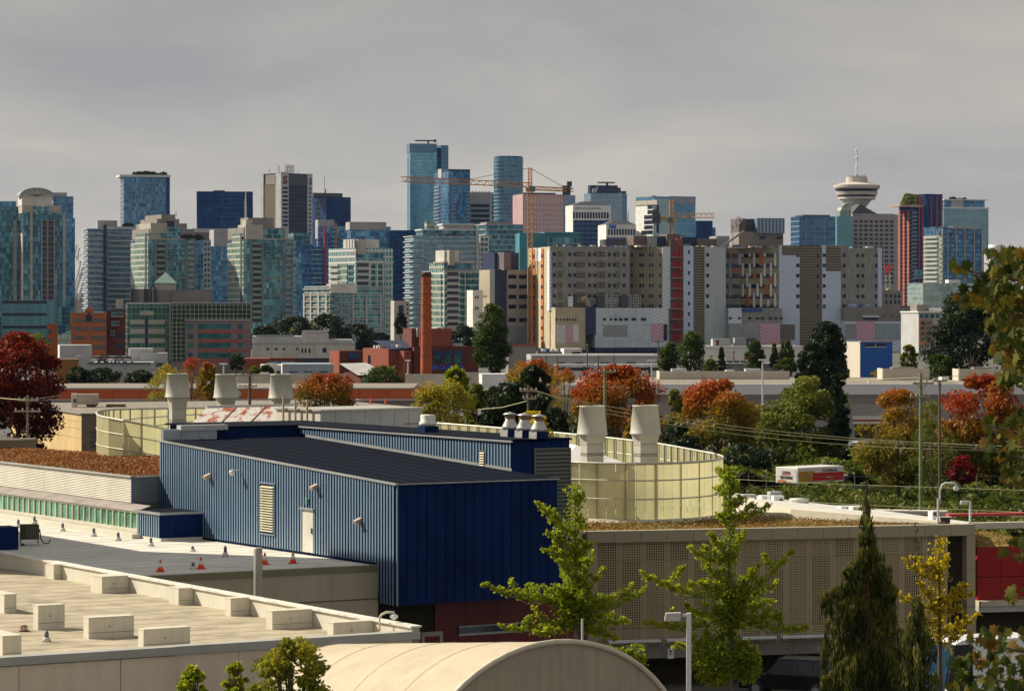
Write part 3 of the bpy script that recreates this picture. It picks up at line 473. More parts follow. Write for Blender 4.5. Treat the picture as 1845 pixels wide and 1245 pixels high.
t = T('billboard_block', 'turquoise screened block behind the crane mast', 1500, 934, 936, 1046, 420, 6, depth=20); t.body(mat('turquoise_screen', (.04, .2, .26), .6, sc=.08, var=.3)); t.b('glazed_front', 985, 1046, 428, 460, gT('h', 2, 3), -.4, .1, True); t.b('roof_deck', 980, 1048, 418, 421, mat('turq_roof', (.08, .26, .32), .6), -1)
# cream condos
t = T('condo_tower', 'cream condo tower with teal windows and a tall plain penthouse block', 1500, 592, 640, 708, 447, 34); gW = cells('condo_grid', [(.008, .05, .07), (.03, .16, .19), (.07, .28, .31), (.2, .42, .44)], 1.9, 2.95, (.62, .60, .56), lu=.30, lv=.28); t.body(gW, z1=t.Z(447)); fl = 2.95; pf = fl * F / 1500
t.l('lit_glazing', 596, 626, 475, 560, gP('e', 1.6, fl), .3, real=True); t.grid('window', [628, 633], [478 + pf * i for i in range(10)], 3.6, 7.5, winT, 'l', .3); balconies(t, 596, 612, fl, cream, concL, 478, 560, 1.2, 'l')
t.piers(mat('condo_white'), [666, 678.5, 689], 2.2, 473, 600, .15); t.grid('window', [668.5, 681], [476 + pf * i for i in range(12)], 8, 8, winT, proud=.1); t.b('balcony_shade_strip', 644, 664, 474, 600, dgrey, -.1, .1); balconies(t, 643, 665, fl, mat('condo_white'), concL, 474 + pf, 600, 1.0); balconies(t, 691, 702, fl, mat('condo_white'), concL, 475, 600, 1.1)  # dark grey strip stands for shade behind the balconies
t.b('glazed_step', 642, 690, 455, 472, gT('i', 1.8, 2.9), -.2, 6, True); t.b('penthouse', 641, 686, 431, 456, mat('condo_white'), 1.5, 12); t.l('penthouse_wall', 622, 641, 431, 458, cream, -1.2, 6); t.l('step', 608, 634, 447, 470, cream, -.4, 9); t.grid('fluted_fin', [623, 628, 633, 637], [431], 1.2, 26, concL, 'l', -.9); t.b('cornice', 640, 708, 470, 473, mat('condo_white'), -.5, .2)
t = T('condo_block', 'lower cream and glass wing stepping out below the cream condo tower', 1480, 548, 594, 690, 515, 34); t.body(gT('j', 1.7, 2.95, (.5, .47, .42))); t.slabs(cream, 2.95, .45, .5, 520, 610); t.piers(cream, [548, 560, 574, 588], 2.4, 528, 590, .6, face='l'); t.b('curved_parapet', 594, 642, 512, 528, mat('condo_white'), -.8, 3); t.piers(concL, [612, 634, 658, 684], 3, 530, 610, .5); balconies(t, 600, 630, 2.95, slabG, railG, 535, 610)
t = T('condo_tower', 'white-gridded condo tower with teal windows and a cream penthouse beside the brick chimney', 1450, 765, 800, 866, 488, 32); t.body(gW); pf = 2.95 * F / 1450
t.l('lit_glazing', 778, 796, 495, 600, gP('f', 1.6, 2.95), .3, real=True); balconies(t, 752 + 13, 777, 2.95, white, concL, 492, 600, 1.4, 'l'); t.grid('window', [829, 839, 849, 858], [492 + pf * i for i in range(10)], 8.2, 8.4, winT, proud=.1); t.b('balcony_shade_strip', 806, 826, 490, 600, dgrey, -.1, .1); balconies(t, 803, 827, 2.95, mat('condo_white'), concL, 490 + pf, 600, 1.2)  # shade behind the balconies painted as a flat dark strip
t.b('glazed_step', 802, 852, 473, 488, gT('k', 1.8, 2.9), 1, 9, True); t.b('roof_slab', 800, 856, 471, 474, cream, .4, 10); t.b('penthouse', 804, 830, 451, 472, mat('condo_white'), 1.8, 10); t.l('penthouse_wall', 782, 803, 451, 478, cream, -2, 5); t.l('step', 772, 798, 474, 490, gP('f'), -.4, 8, True); t.b('cornice', 800, 866, 487, 490, cream, -.5, .2)
t = T('house_block', 'tiny beige gabled block low between the two cream condos', 1420, 708, 710, 738, 542, 10, depth=12); t.body(cream); t.b('window', 718, 727, 550, 562, winD, -.1, .1); t.grid('window', [733], [547, 555, 563], 3, 4, winD)
# grey and navy block left of the hospital
t = T('office_block', 'grey hospital annexe with a navy corner stripe, beige end wall and dark roof box', 1340, 863, 893, 966, 486, 30); t.body(mat('annexe_grey', (.34, .33, .31), .8, sc=.15)); t.l('beige_wall', 866, 884, 487, 640, mat('annexe_beige', (.42, .37, .27), .8, sc=.1), .3); t.l('slate_strip', 884, 893, 485, 640, dgrey, .4); t.b('navy_stripe', 893, 912, 485, 600, navyP, -.5, .1)
t.grid('window', [916, 935, 954], [495, 513, 531, 549, 573], 14, 7, winD, proud=.08); t.b('lower_wall', 912, 953, 588, 618, mat('slate_wall', (.24, .27, .31), .8), -.4, .1); t.b('roof_box', 897, 941, 455, 486, navyP, 3, 14); t.l('roof_box_side', 886, 899, 455, 487, mat('mauve_metal', (.16, .13, .15), .6), -2.5, 6); t.grid('small_window', [868, 872, 876], [532], 2, 4, winD, 'l', .35)
t = T('annexe', 'narrow white stucco annexe wall with paired windows behind the poplar', 1330, 849, 852, 870, 523, 20, depth=8); t.body(concW); t.grid('window', [856, 860], [533, 553], 2.4, 5, winD)
# ---------------------------------------------------------------- hospital under construction
def zigzag(name, ca, cb, per, amp):
    if name in MATS: return MATS[name]
    m, t, b = bsdf(name); MATS[name] = m; b.inputs['Roughness'].default_value = .75
    tcn = nd(t, 'ShaderNodeTexCoord'); s = nd(t, 'ShaderNodeSeparateXYZ'); t.links.new(tcn.outputs['Object'], s.inputs[0])
    u = mth(t, 'ADD', s.outputs[0], s.outputs[1]); tri = mth(t, 'PINGPONG', u, per)
    f = mth(t, 'FRACT', mth(t, 'DIVIDE', mth(t, 'ADD', s.outputs[2], mth(t, 'MULTIPLY', tri, amp)), per)); c = mixc(t, mth(t, 'LESS_THAN', f, .42), ca, cb); t.links.new(c, b.inputs['Base Color']); return m
wrapB = zigzag('wrap_blue_white', (.60, .66, .78), (.38, .48, .72), 1.1, .5); wrapW = zigzag('wrap_white', (.72, .75, .80), (.42, .49, .62), 1.6, 1.0); wrapP = zigzag('wrap_pink', (.66, .42, .50), (.46, .24, .34), 1.6, 1.0)
strip = cells('lath_strips', [(.20, .17, .12), (.25, .21, .15)], 9, 1.15, (.07, .06, .05), lu=0, lv=.42, metal=0, rough=.8); taupeL = mat('taupe_cladding', (.30, .265, .19), .85, sc=.25, streak=.6); beige = mat('beige_panel', (.45, .39, .27), .8, sc=.2); orangeP = mat('orange_panel', (.42, .13, .03), .7)
hgrey = mat('site_concrete', (.44, .49, .51), .85, sc=.25, streak=.5); pale = mat('panel_pale_blue', (.52, .57, .64), .6, sc=.2); hred = mat('hoist_red', (.38, .02, .02), .6); hbrown = mat('hoist_brown', (.14, .10, .095), .8); greyP = mat('panel_grey', (.28, .30, .32), .7, sc=.2)
t = T('hospital_building', 'long unfinished hospital with taupe wings, blue-white wrapped stair towers and colourful fins', 1310, 950, 992, 1588, 444, 12, depth=None)
hd = min(t.d, 46.0); rows = [455 + 18.75 * i for i in range(6)]
mb = MB().prism([(0, 0), (t.U(1132), 0), (t.U(1132), 13), (t.U(1190), 0), (t.U(1303), 0), (t.U(1303), 13), (t.U(1345), 13), (t.U(1400), 0), (t.w, 0), (t.w, hd), (0, hd)], 0, t.z1); part(mb, 'wall', taupe, t.o)
t.l('beige_end', 952, 992, 445, 628, beige, .4)
for a, b_ in ((963, 967), (978, 982)): t.l('orange_strip', a, b_, 447, 628, orangeP, .7); t.grid('slot_window', [a + .5], [457 + 18.75 * i for i in range(9)], 2.6, 6, winD, 'l', .85)
t.l('white_lath', 967, 978, 446, 470, wrapW, .5, real=True); t.l('corner_wrap', 989, 993, 450, 560, wrapW, .8, real=True)
t.grid('window', [996, 1023, 1032, 1058, 1067, 1093, 1102, 1119], rows, 5.6, 6.6, winD, proud=.05)
sp = mat('brick_tie', (.30, .22, .16), .9)
for px in (1008, 1041, 1048, 1077, 1084, 1110):
    for i in range(6): t.b('lath_panel', px - 4, px + 5, 452 + 18.75 * i, 463 + 18.75 * i, strip, -.03, .05, True)
def diag(px0, v0, px1, v1):        # a sloping face of a recess: a frame whose x runs along that face
    a, b = Vector((t.U(px0), v0, 0)), Vector((t.U(px1), v1, 0)); d = b - a; e = link('angled_wall', None, t.o, a, math.atan2(d.y, d.x)); return e, d.length, px0, px1
def dg(fr, name, p0, p1, yt, yb, m, pr=.06): e, L, a, b = fr; k = L / (b - a); return pbox(e, name, (p0 - a) * k, (p1 - a) * k, -pr, .1, t.Z(yb), t.Z(yt), m)
fr = diag(1132, 13, 1190, 0); part(MB().box(0, fr[1], -.04, .1, t.Z(640), t.z1), 'cladding', taupeL, fr[0])
for y in rows:
    for px in (1141, 1145, 1157, 1161, 1171, 1175, 1186): dg(fr, 'window', px, px + 2.6, y, y + 6.4, winD)
for y0, y1 in ((454, 461), (473, 500), (511, 540)): dg(fr, 'white_fin', 1137, 1141, y0, y1, concW, .4)
t.b('white_stair_wall', 1190, 1204, 444, 556, wrapW, -.5, .5, True); t.b('hoist_bay', 1204, 1227, 430, 616, hbrown, -.2, .5); t.grid('hoist_door', [1208.5], [452 + 18.75 * i for i in range(9)], 7, 12, hred, proud=.5); t.grid('hoist_door', [1221], [452 + 18.75 * i for i in range(9)], 4, 10, hred, proud=.5)
t.grid('hoist_landing', [1203], [462.5 + 18.75 * i for i in range(8)], 24, 1.2, concL, proud=1.5); part(MB().lattice((t.U(1217), -1.5, t.Z(640)), (t.U(1217), -1.5, t.Z(428)), 1.6, 36, .1), 'hoist_mast', hred, t.o)
t.b('wrapped_wall', 1227, 1245, 443, 640, wrapB, -1, .5, True); t.grid('window', [1235], [450 + 18.75 * i for i in range(9)], 3.4, 7, winD, proud=1.05); t.b('lath_wall', 1245, 1265, 443, 640, strip, -.6, .5, True); t.b('concrete_wall', 1265, 1303, 444, 640, hgrey, -1, .5); t.grid('window', [1267.5], rows, 5.6, 6.6, winD, proud=1.06)
for px in range(1303, 1346, 1): pass
t.b('recess_band', 1303, 1345, 446, 454, taupeL, 12.8, 13.2)
for y in rows: pbox(t.o, 'ribbon_window', t.U(1304), t.U(1344), 12.9, 13.1, t.Z(y + 7.5), t.Z(y), winD)
for (px, y0, y1, m_) in ((1308, 455, 480, greyP), (1324, 474, 498, greyP), (1308, 491, 516, orangeP), (1324, 511, 534, greyP), (1331, 481, 491, orangeP), (1325, 455, 462, orangeP), (1341, 455, 475, concL)): pbox(t.o, 'colour_panel', t.U(px), t.U(px + (6 if px < 1330 else 11)), 12.6, 13.1, t.Z(y1), t.Z(y0), m_)
fr = diag(1345, 13, 1400, 0); part(MB().box(0, fr[1], -.04, .1, t.Z(640), t.z1), 'cladding', taupeL, fr[0])
for i, y in enumerate(rows): dg(fr, 'ribbon_window', 1346, 1398, y, y + 7.5, winD)
for (px, y0, y1, k) in ((1347, 455, 461, 0), (1358, 455, 461, 0), (1364, 455, 480, 0), (1373, 453, 478, 1), (1379, 455, 461, 0), (1394, 455, 479, 0), (1348, 473, 497, 0), (1358, 473, 497, 0), (1379, 473, 497, 0), (1388, 473, 497, 0), (1354, 491, 516, 0), (1364, 491, 500, 1), (1374, 491, 516, 0), (1388, 496, 508, 1), (1394, 491, 516, 0), (1348, 511, 534, 0), (1358, 509, 534, 0), (1369, 511, 534, 0), (1381, 511, 530, 1), (1388, 511, 534, 0), (1364, 528, 553, 0), (1374, 528, 553, 0), (1394, 528, 553, 0), (1354, 520, 552, 1), (1384, 540, 552, 0)): dg(fr, 'colour_fin', px, px + (3 if k == 0 else 5), y0, y1, (concW, orangeP)[k], .4)
t.b('wrapped_wall', 1400, 1437, 440, 640, wrapB, -1, .5, True); t.b('lath_wall', 1405, 1437, 441, 458, strip, -1.2, -.9, True); t.grid('window', [1430.5], rows, 6, 6.6, winD, proud=1.06); t.b('lath_wall', 1437, 1479, 440, 640, strip, -.4, .5, True); t.grid('window', [1469], rows, 3.4, 8, winD, proud=.46)
t.b('wrapped_wall', 1478, 1512, 440, 640, wrapB, -1, .5, True); t.b('lath_wall', 1485, 1512, 441, 487, strip, -1.2, -.9, True); t.grid('window', [1479], rows, 5.4, 6.6, winD, proud=1.06)
t.grid('window', [1517, 1542, 1551, 1576], rows, 5.6, 6.6, winD, proud=.05); t.b('corner_wrap', 1581, 1588.5, 444, 556, wrapB, -.4, .2, True)
# podium
t.b('podium_beige', 992, 1045, 554, 630, beige, -9, 0); t.b('podium_navy', 1045, 1063, 553, 603, navyP, -9.3, 0); t.b('podium_pale', 1062, 1158, 555, 626, pale, -9, 0); t.b('podium_base', 1062, 1190, 626, 634, navyP, -9.2, 0)
for px in range(1074, 1157, 12): t.b('panel_joint', px, px + .35, 555, 626, greyP, -9.03, -8.9)
for y in (570, 585.5, 602, 615): t.b('panel_joint', 1063, 1157, y, y + .4, greyP, -9.03, -8.9)
for px, w_ in ((1076, 5), (1088, 4), (1095, 6), (1104, 6), (1113, 7), (1126, 9), (1143, 9)): t.b('window', px, px + w_, 573, 578, winD, -9.06, -8.9)
t.b('grey_panel', 1076, 1119, 586, 607, greyP, -9.05, -8.9); t.grid('window', [1075 + 17.2 * i for i in range(7)], [629], 9, 3.5, winD, proud=9.3)
for px in (993, 1000, 1006, 1011, 1016, 1021, 1026): t.b('window', px, px + 3, 574, 578, winD, -9.06, -8.9)
t.b('mural_panel', 993, 1010, 585, 618, mat('mural_white', (.6, .57, .55), .7), -9.1, -8.9); t.b('mural_panel', 1010, 1022, 585, 618, wrapP, -9.1, -8.9, True); t.b('mural_panel', 1023, 1033, 585, 616, concW, -9.1, -8.9)
t.b('podium_wrap', 1158, 1192, 555, 630, wrapW, -8.5, 0, True); t.b('podium_pink', 1162, 1183, 582, 616, wrapP, -8.8, -8.3, True); t.b('podium_window', 1183, 1190, 584, 614, winD, -8.8, -8.3)
t.b('podium_taupe', 1303, 1400, 555, 583, taupe, -5, 0); t.b('podium_wrap', 1303, 1327, 555, 583, wrapW, -5.3, 0, True); t.grid('window', [1304, 1320, 1339, 1353, 1362, 1376, 1386, 1396], [571.5], 5, 4, winD, proud=5.4); t.b('tarp', 1327, 1363, 556, 561, mat('tarp_blue', (.02, .06, .3), .6), -5.8, -4.9)
t.b('podium_grey', 1303, 1360, 583, 630, greyP, -6, 0); t.b('podium_pink', 1359, 1395, 583, 626, wrapP, -6.2, 0, True); t.b('podium_shutter', 1402, 1428, 585, 613, cells('shutter', [(.16, .14, .13), (.2, .18, .17)], .8, 30, (.1, .09, .09), lu=.3, metal=0, rough=.7), -1.3, 0, True)
t.b('podium_grey_wall', 1512, 1637, 553, 579, mat('podium_dark', (.22, .21, .19), .85, sc=.2), -6, 0); t.b('podium_wrap', 1512, 1637, 578, 640, wrapW, -5.8, 0, True); t.b('podium_panel', 1513, 1533, 584, 612, greyP, -6, -5.5); t.b('podium_pink', 1534, 1568, 580, 613, wrapP, -6.1, -5.5, True); t.b('podium_panel', 1569, 1637, 583, 613, cells('banded_panel', [(.26, .33, .38), (.33, .4, .45)], 1.1, 40, (.2, .27, .33), lu=.25, metal=0, rough=.6), -6.1, -5.5, True); t.b('podium_navy_end', 1637, 1654, 551, 634, navyP, -6.4, 10); t.b('canopy', 1545, 1575, 569, 572, wrapW, -7, -5.9, True); t.b('window', 1547, 1574, 572.5, 576.5, winD, -6.2, -5.9); t.grid('window', [1584, 1596, 1608, 1620, 1630], [569], 3, 2.5, winD, proud=6.1)
t.b('material_stack', 1520, 1540, 547, 553, mat('tarp_white_blue', (.3, .36, .6), .6, var=.5, sc=1), -4, -2); t.b('material_stack', 1550, 1562, 548, 553, mat('tarp_white_blue'), -4, -2)
# roof plant
for (p0, p1, y0, y1, m_) in ((1098, 1135, 430, 445, dgrey), (1146, 1170, 424, 445, hbrown), (1170, 1187, 424, 445, greyP), (1187, 1206, 424, 445, navyP), (1205, 1229, 420, 445, hbrown), (1228, 1234, 425, 436, concW), (1234, 1262, 425, 438, navyP), (1262, 1297, 428, 445, hbrown), (1297, 1320, 423, 444, greyP), (1320, 1336, 390, 418, None), (1336, 1349, 391, 416, hbrown), (1349, 1368, 391, 415, dgrey), (1336, 1417, 415, 443, mat('core_concrete', (.26, .23, .2), .85, sc=.3, streak=.4))):
    if m_: t.b('roof_plant', p0, p1, y0, y1, m_, 6 + (p0 % 5), 20)
t.b('plant_screen', 1367, 1417, 390, 418, cells('striped_screen', [(.2, .28, .36), (.26, .34, .42)], 1.6, 60, (.08, .12, .22), lu=.4, metal=.2), 5, 20, True); t.grid('window', [1371, 1402], [424], 6, 5, winD, proud=-5)
part(MB().tube([(t.U(1300), 4, t.Z(444)), (t.U(1342), 4, t.Z(414))], .5).lattice((t.U(1321), 4, t.Z(408)), (t.U(1335), 4, t.Z(390)), 2.2, 4, .16).tube([(t.U(1320), 4, t.Z(392)), (t.U(1322), 4, t.Z(440))], .16), 'roof_stair', greyP, t.o)
for i in range(70):
    px = random.uniform(994, 1580); hh = random.uniform(.8, 3); m_ = random.choice((concW, greyP, dgrey, hbrown, creamD, mat('tarp_blue'), hred))
    if random.random() < .8 or True: t.b('roof_material', px, px + random.uniform(2, 9), 444 - hh, 444.2, m_, random.uniform(.5, 3), random.uniform(3.5, 7))
t.b('podium_vent', 1019, 1026, 534, 553, wrapW, -6, -4, True); t.b('podium_vent', 1027, 1033, 535, 553, dgrey, -6, -4)
for a, b_ in ((1083, 1104), (1125, 1145)):
    t.b('scaffold_hoarding', a - 14, a, 533, 553, dgrey, -6, -3)
    mb = MB()
    for i in range(6): mb.tube([(t.U(a + (b_ - a) * i / 5), -6, t.Z(554)), (t.U(a + (b_ - a) * i / 5), -6, t.Z(532))], .14, 4)
    for i in range(5): mb.tube([(t.U(a), -6, t.Z(532 + 5 * i)), (t.U(b_), -6, t.Z(532 + 5 * i))], .14, 4)
    part(mb, 'scaffold', concL, t.o)
part(MB().tube([(t.U(1043), -6, t.Z(538)), (t.U(1048), -5, t.Z(537)), (t.U(1056), -4, t.Z(552))], 1.0, 8), 'rubbish_chute', mat('chute_tan', (.5, .4, .28), .7), t.o)
# ---------------------------------------------------------------- cranes
def crane(lab, D, xm, ybase, yslew, ypeak, xj, yj, xcj, ycj, m):
    c = W(xm, 0, D); Zc = lambda y: H - (y - HY) * D / F; X = lambda px: (px - xm) * D / F; t = thing('tower_crane', lab, 'crane', (c.x, D, 0))
    part(MB().lattice((0, 0, Zc(ybase)), (0, 0, Zc(yslew + 6)), 2.1, int((Zc(yslew) - Zc(ybase)) / 2.1), .2), 'mast', m, t); part(MB().box(-1.9, 1.9, -1.9, 1.9, Zc(yslew + 7), Zc(yslew + 1)), 'slewing_ring', m, t)
    part(MB().lattice((0, 0, Zc(yslew)), (0, 0, Zc(ypeak)), 1.5, 6, .2), 'tower_head', m, t)
    j = W(xj, yj, 0); Dj = F * (Zc(yslew) + 1 - H) / (HY - yj); P = Vector(((xj - CX) / F * Dj - c.x, Dj - D, Zc(yslew) + 1)); part(MB().lattice((0, 0, Zc(yslew) + 1), P, 1.9, int(P.xy.length / 2.2), .15), 'jib', m, t)
    part(MB().tube([(0, 0, Zc(ypeak)), P * .55 + Vector((0, 0, (Zc(yslew)) * .45 + .9))], .12), 'pendant_line', dgrey, t)
    Q = Vector((X(xcj), -P.y * abs(X(xcj)) / max(1, abs(P.x)), Zc(ycj))); Q0 = Vector((0, 0, Zc(yslew) - .3)); part(MB().lattice(Q0, Q, 1.4, 8, .22), 'counter_jib', m, t); part(MB().tube([(0, 0, Zc(ypeak)), Q * .9 + Q0 * .1], .12), 'pendant_line', dgrey, t)
    d = Q - Q0; part(MB().box(-1.8, 1.8, -1.2, 1.2, -2.4, 1.8), 'counterweight', dgrey, t, loc=tuple(Q0 + d * .86)); part(MB().box(-1.1, 1.1, -1, 1, 0, 2.2), 'winch', dgrey, t, loc=tuple(Q0 + d * .93 + Vector((0, 0, 1.5)))); part(MB().bbox(-1.3, 1.3, -2.6, -1, 0, 2.4, .2), 'operator_cab', mat('cab_grey', (.12, .14, .13), .4), t, loc=(X(xm + (4 if xj < xm else -4)), 0, Zc(yslew + 8)))
craneO = mat('crane_orange', (.50, .22, .05), .6, sc=.5)
crane('orange tower crane with a very long jib reaching over the glass towers', 1335, 955, 640, 338, 303, 726, 323, 1033, 339, craneO)
crane('shorter orange tower crane standing over the hospital hoist bay', 1340, 1210, 640, 393, 360, 1287, 388.5, 1178, 393, mat('crane_yellow', (.52, .27, .05), .6, sc=.5))
# ---------------------------------------------------------------- offices on the flats
t = T('office_block', 'green glass office with cream spandrels and a gridded black-green upper corner', 850, 225, 229, 308, 546, 8, depth=30)
gG = cells('glass_green', [(.01, .05, .05), (.03, .1, .09), (.06, .17, .13)], 1.2, 1.9, (.3, .36, .3), lu=.06, lv=.07); t.body(gG); s_ = F / 850; t.b('cornice', 228, 308, 545, 548, concL, -.2, .2)
for i, y in enumerate((576, 592.5, 609.5, 626, 643)): t.b('spandrel', 234, 261, y, y + 8.5, cream, -.15, .1); t.b('spandrel', 267, 297, y, y + 8.5, cream, -.15, .1)
t.b('spandrel', 252, 277, 560, 568, cream, -.15, .1); t.b('dark_spine', 261, 266, 572, 645, navyP, -.2, .1); t.b('corner_post', 305, 307.5, 546, 650, concL, -.3, .2)
t = T('office_block', 'red-banded grey office carrying a dark gridded glass box above', 845, 306, 308, 452, 546, 5, depth=26)
t.body(mat('granite_mauve', (.18, .15, .15), .7, sc=.2)); gK = cells('glass_grid', [(.006, .016, .016), (.015, .03, .025), (.03, .055, .04)], 1.2, 1.22, (.36, .4, .32), lu=.09, lv=.09); t.b('glass_box', 308, 452, 546, 577, gK, -.4, 20, True); t.b('glass_strip', 308, 333, 576, 650, gK, -.3, .1, True); t.b('cap', 307.5, 452.5, 545, 546.6, concL, -.5, 20); t.b('sill', 333, 452, 576, 577.5, concL, -.5, .1)
redB = mat('red_granite', (.30, .07, .06), .7, sc=.3)
for i, y in enumerate((584, 601, 618, 636)): t.b('window', 357, 416, y, y + 9, winT, -.1, .1); t.b('window', 429, 437, y, y + 9, winT, -.1, .1); t.b('window', 339, 348, y, y + 9, winT, -.1, .1); t.b('red_band', 357, 428, y + 11, y + 16, redB, -.12, .1); t.b('red_band', 428, 452, y + 12, y + 15, redB, -.12, .1)
t = T('roof_plant_block', 'cream rooftop plant block with a green glass pyramid skylight', 880, 232, 236, 382, 523, 6, depth=18, ybot=552); t.body(creamD); x0, x1 = t.U(277), t.U(319); xm = (x0 + x1) / 2
t.b('pyramid_base', 279, 317, 509, 523, cream, 1, 7); part(MB().add([(x0, .5, t.Z(510)), (x1, .5, t.Z(510)), (x1, 7.5, t.Z(510)), (x0, 7.5, t.Z(510)), (xm, 4, t.Z(490))], [(0, 1, 4), (1, 2, 4), (2, 3, 4), (3, 0, 4)]), 'pyramid_roof', mat('copper_green', (.27, .40, .36), .5, .2), t.o)
for i in range(16): px = 236 + 3.0 * i; t.b('vent_pipe', px, px + 1.4, 517 - 4 * random.random(), 545, random.choice((concL, creamD, dgrey)), -1.2, -.8)
for p0, p1, y0, y1 in ((236, 282, 521, 545), (310, 345, 526, 546), (335, 381, 523, 546)): t.b('plant_room', p0, p1, y0, y1, random.choice((creamD, mat('plant_brown', (.16, .13, .11), .8))), -.8, 6)
t.b('white_box', 209, 222, 539, 556, cream, -3, 2)
t = T('office_block', 'orange brick office with grey ribbon windows and a pointed dormer', 950, 124, 127, 192, 563, 7, depth=24)
brick = mat('brick_orange', (.40, .12, .045), .85, sc=.6, bump=.2); t.body(brick)
for y, a, b_ in ((574, 133, 190), (589, 132, 159), (589, 164, 192), (605, 132, 156), (605, 164, 192), (622, 140, 196)): t.b('ribbon_window', a, min(b_, 191), y, y + 7, mat('ribbon_glass', (.13, .12, .11), .2, .4), -.08, .1)
t.b('arched_window', 155, 166, 568, 579, winD, -.35, .1); part(MB().xprism([(t.U(152), t.Z(575)), (t.U(169), t.Z(575)), (t.U(169), t.Z(560)), (t.U(161), t.Z(551)), (t.U(152), t.Z(560))], -.25, 6), 'dormer', brick, t.o); part(MB().xprism([(t.U(157), t.Z(569)), (t.U(164), t.Z(569)), (t.U(160.5), t.Z(561))], -.4, -.2), 'dormer_window', winD, t.o); t.b('parapet_panel', 136, 153, 561.5, 564, concL, -.3, .3); t.b('parapet_panel', 169, 188, 561.5, 564, concL, -.3, .3); t.b('sill', 129, 200, 651, 653, dgrey, -.2, .1)
t = T('office_wing', 'dark maroon brick wing with stacked pale bay windows beside the orange office', 955, 191, 193, 226, 560, 6, depth=20); t.body(mat('brick_maroon', (.14, .035, .03), .85, sc=.5)); t.b('roof_edge', 193, 226, 558, 561, dgrey, -.3)
for y, a, b_ in ((562, 200, 223), (578, 200, 215), (595, 199, 207)): t.b('bay_window', a, b_, y, y + 10, creamD, -1, .1); t.b('window', a + 1, b_ - 1, y + 2, y + 6, winT, -1.1, -.9)
t.grid('window', [208], [601, 620], 16, 8, winD)
t = T('office_block', 'teal glass office with thin pale floor lines and an orange brick corner pier', 1000, 0, 3, 97, 541, 6, depth=22); t.body(cells('glass_teal_office', [(.05, .17, .22), (.08, .23, .28), (.11, .29, .33)], 1.3, 30, (.06, .16, .2), lu=.05, lv=0)); t.slabs(slabG, 2.0, .12, .15, 541, 650, name='floor_line')
for y in (542, 564, 587, 608): t.b('dark_ribbon', 4, 84, y, y + 5, cells('dark_ribbon', [(.008, .015, .03), (.014, .03, .05)], 1.1, 30, (.12, .16, .2), lv=0), -.2, .1, True)
t.b('brick_pier', 86, 103, 584, 650, mat('brick_rust', (.32, .09, .015), .85, sc=.6), -2, 3); t.grid('pier_window', [87], [593, 611, 630], 6, 8, winT, proud=2.1)
t = T('office_block', 'narrow teal glass block with cream side strip behind the brick office', 1100, 95, 97, 134, 541, 6, depth=18); t.body(gT('l', 1.4, 3.2, (.06, .16, .2))); t.b('side_strip', 134, 141, 541, 600, cream, 1, 10); t.slabs(slabG, 3.2, .12, .15, 545, 640)
t = T('greenhouse_roof', 'small teal pitched roof with white gables left of the orange brick office', 900, 101, 104, 128, 610, 8, depth=10, ybot=622); t.body(concL)
part(MB().xprism([(t.U(104), t.Z(611)), (t.U(128), t.Z(611)), (t.U(128), t.Z(596)), (t.U(112), t.Z(602))], -.3, 8), 'roof', mat('teal_roof', (.22, .36, .36), .5), t.o); t.grid('gable', [105, 111, 117, 123], [603], 3, 8, concW, proud=.4)
# low white civic buildings
t = T('civic_building', 'old white two-storey warehouse with small dark windows below the tree row', 800, 450, 454, 640, 617, 4, depth=30); t.body(mat('old_white', (.5, .48, .44), .85, sc=.3, streak=.4)); t.b('upper_storey', 454, 544, 606, 618, concL, 1, 20); t.b('attic', 544, 592, 602, 618, mat('old_white'), .3, 16); t.b('roof_block', 545, 590, 596, 604, conc, 1, 8); t.b('upper_storey', 590, 636, 612, 618, concL, .5, 16); t.b('dark_roof', 462, 528, 604.5, 607, dgrey, 1.5, 20)
for px in (480, 495, 509, 533): t.b('window', px, px + 5, 627, 631, winD, -.06, .1)
for px in (543, 549, 556): t.b('arched_window', px, px + 3, 628, 636, winD, -.06, .1)
t.b('window', 581, 588, 627, 635, winD, -.06, .1); t.piers(concL, [464, 489, 513, 535, 566], 1.2, 622, 652, .1); t.b('cornice', 454, 640, 617, 619, concL, -.3, .2)
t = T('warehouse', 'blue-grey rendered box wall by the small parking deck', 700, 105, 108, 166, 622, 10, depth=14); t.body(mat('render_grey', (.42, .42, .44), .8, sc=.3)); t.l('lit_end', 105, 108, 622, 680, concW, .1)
t.b('lamp_arm', 136, 146, 640, 642, white, -1.2, -.9); t.b('lamp_post', 136, 137.2, 641, 660, white, -1.2, -.9)
t = T('parking_deck', 'low grey parking deck edge carrying a row of cars', 640, 158, 160, 272, 654, 4, depth=26); t.body(mat('deck_concrete', (.38, .39, .41), .85, sc=.3)); t.b('deck_edge', 158, 272, 653, 655.5, dgrey, -.5, 1)
t = T('stair_block', 'pair of stepped white stair-head blocks on the parking deck', 660, 231, 233, 276, 628, 8, depth=8, ybot=654); t.body(concL, z1=t.Z(628)); part(MB().box(t.U(252), t.U(302), -1, 7, t.z0, t.Z(636)), 'lower_block', concL, t.o)
t = T('office_block', 'mustard brown brick block beside the dark red tree', 560, 96, 99, 142, 648, 8, depth=14); t.body(mat('mustard_brick', (.24, .12, .03), .85, sc=.5)); t.b('coping', 98, 142.5, 647, 648.6, creamD, -.1, .4)
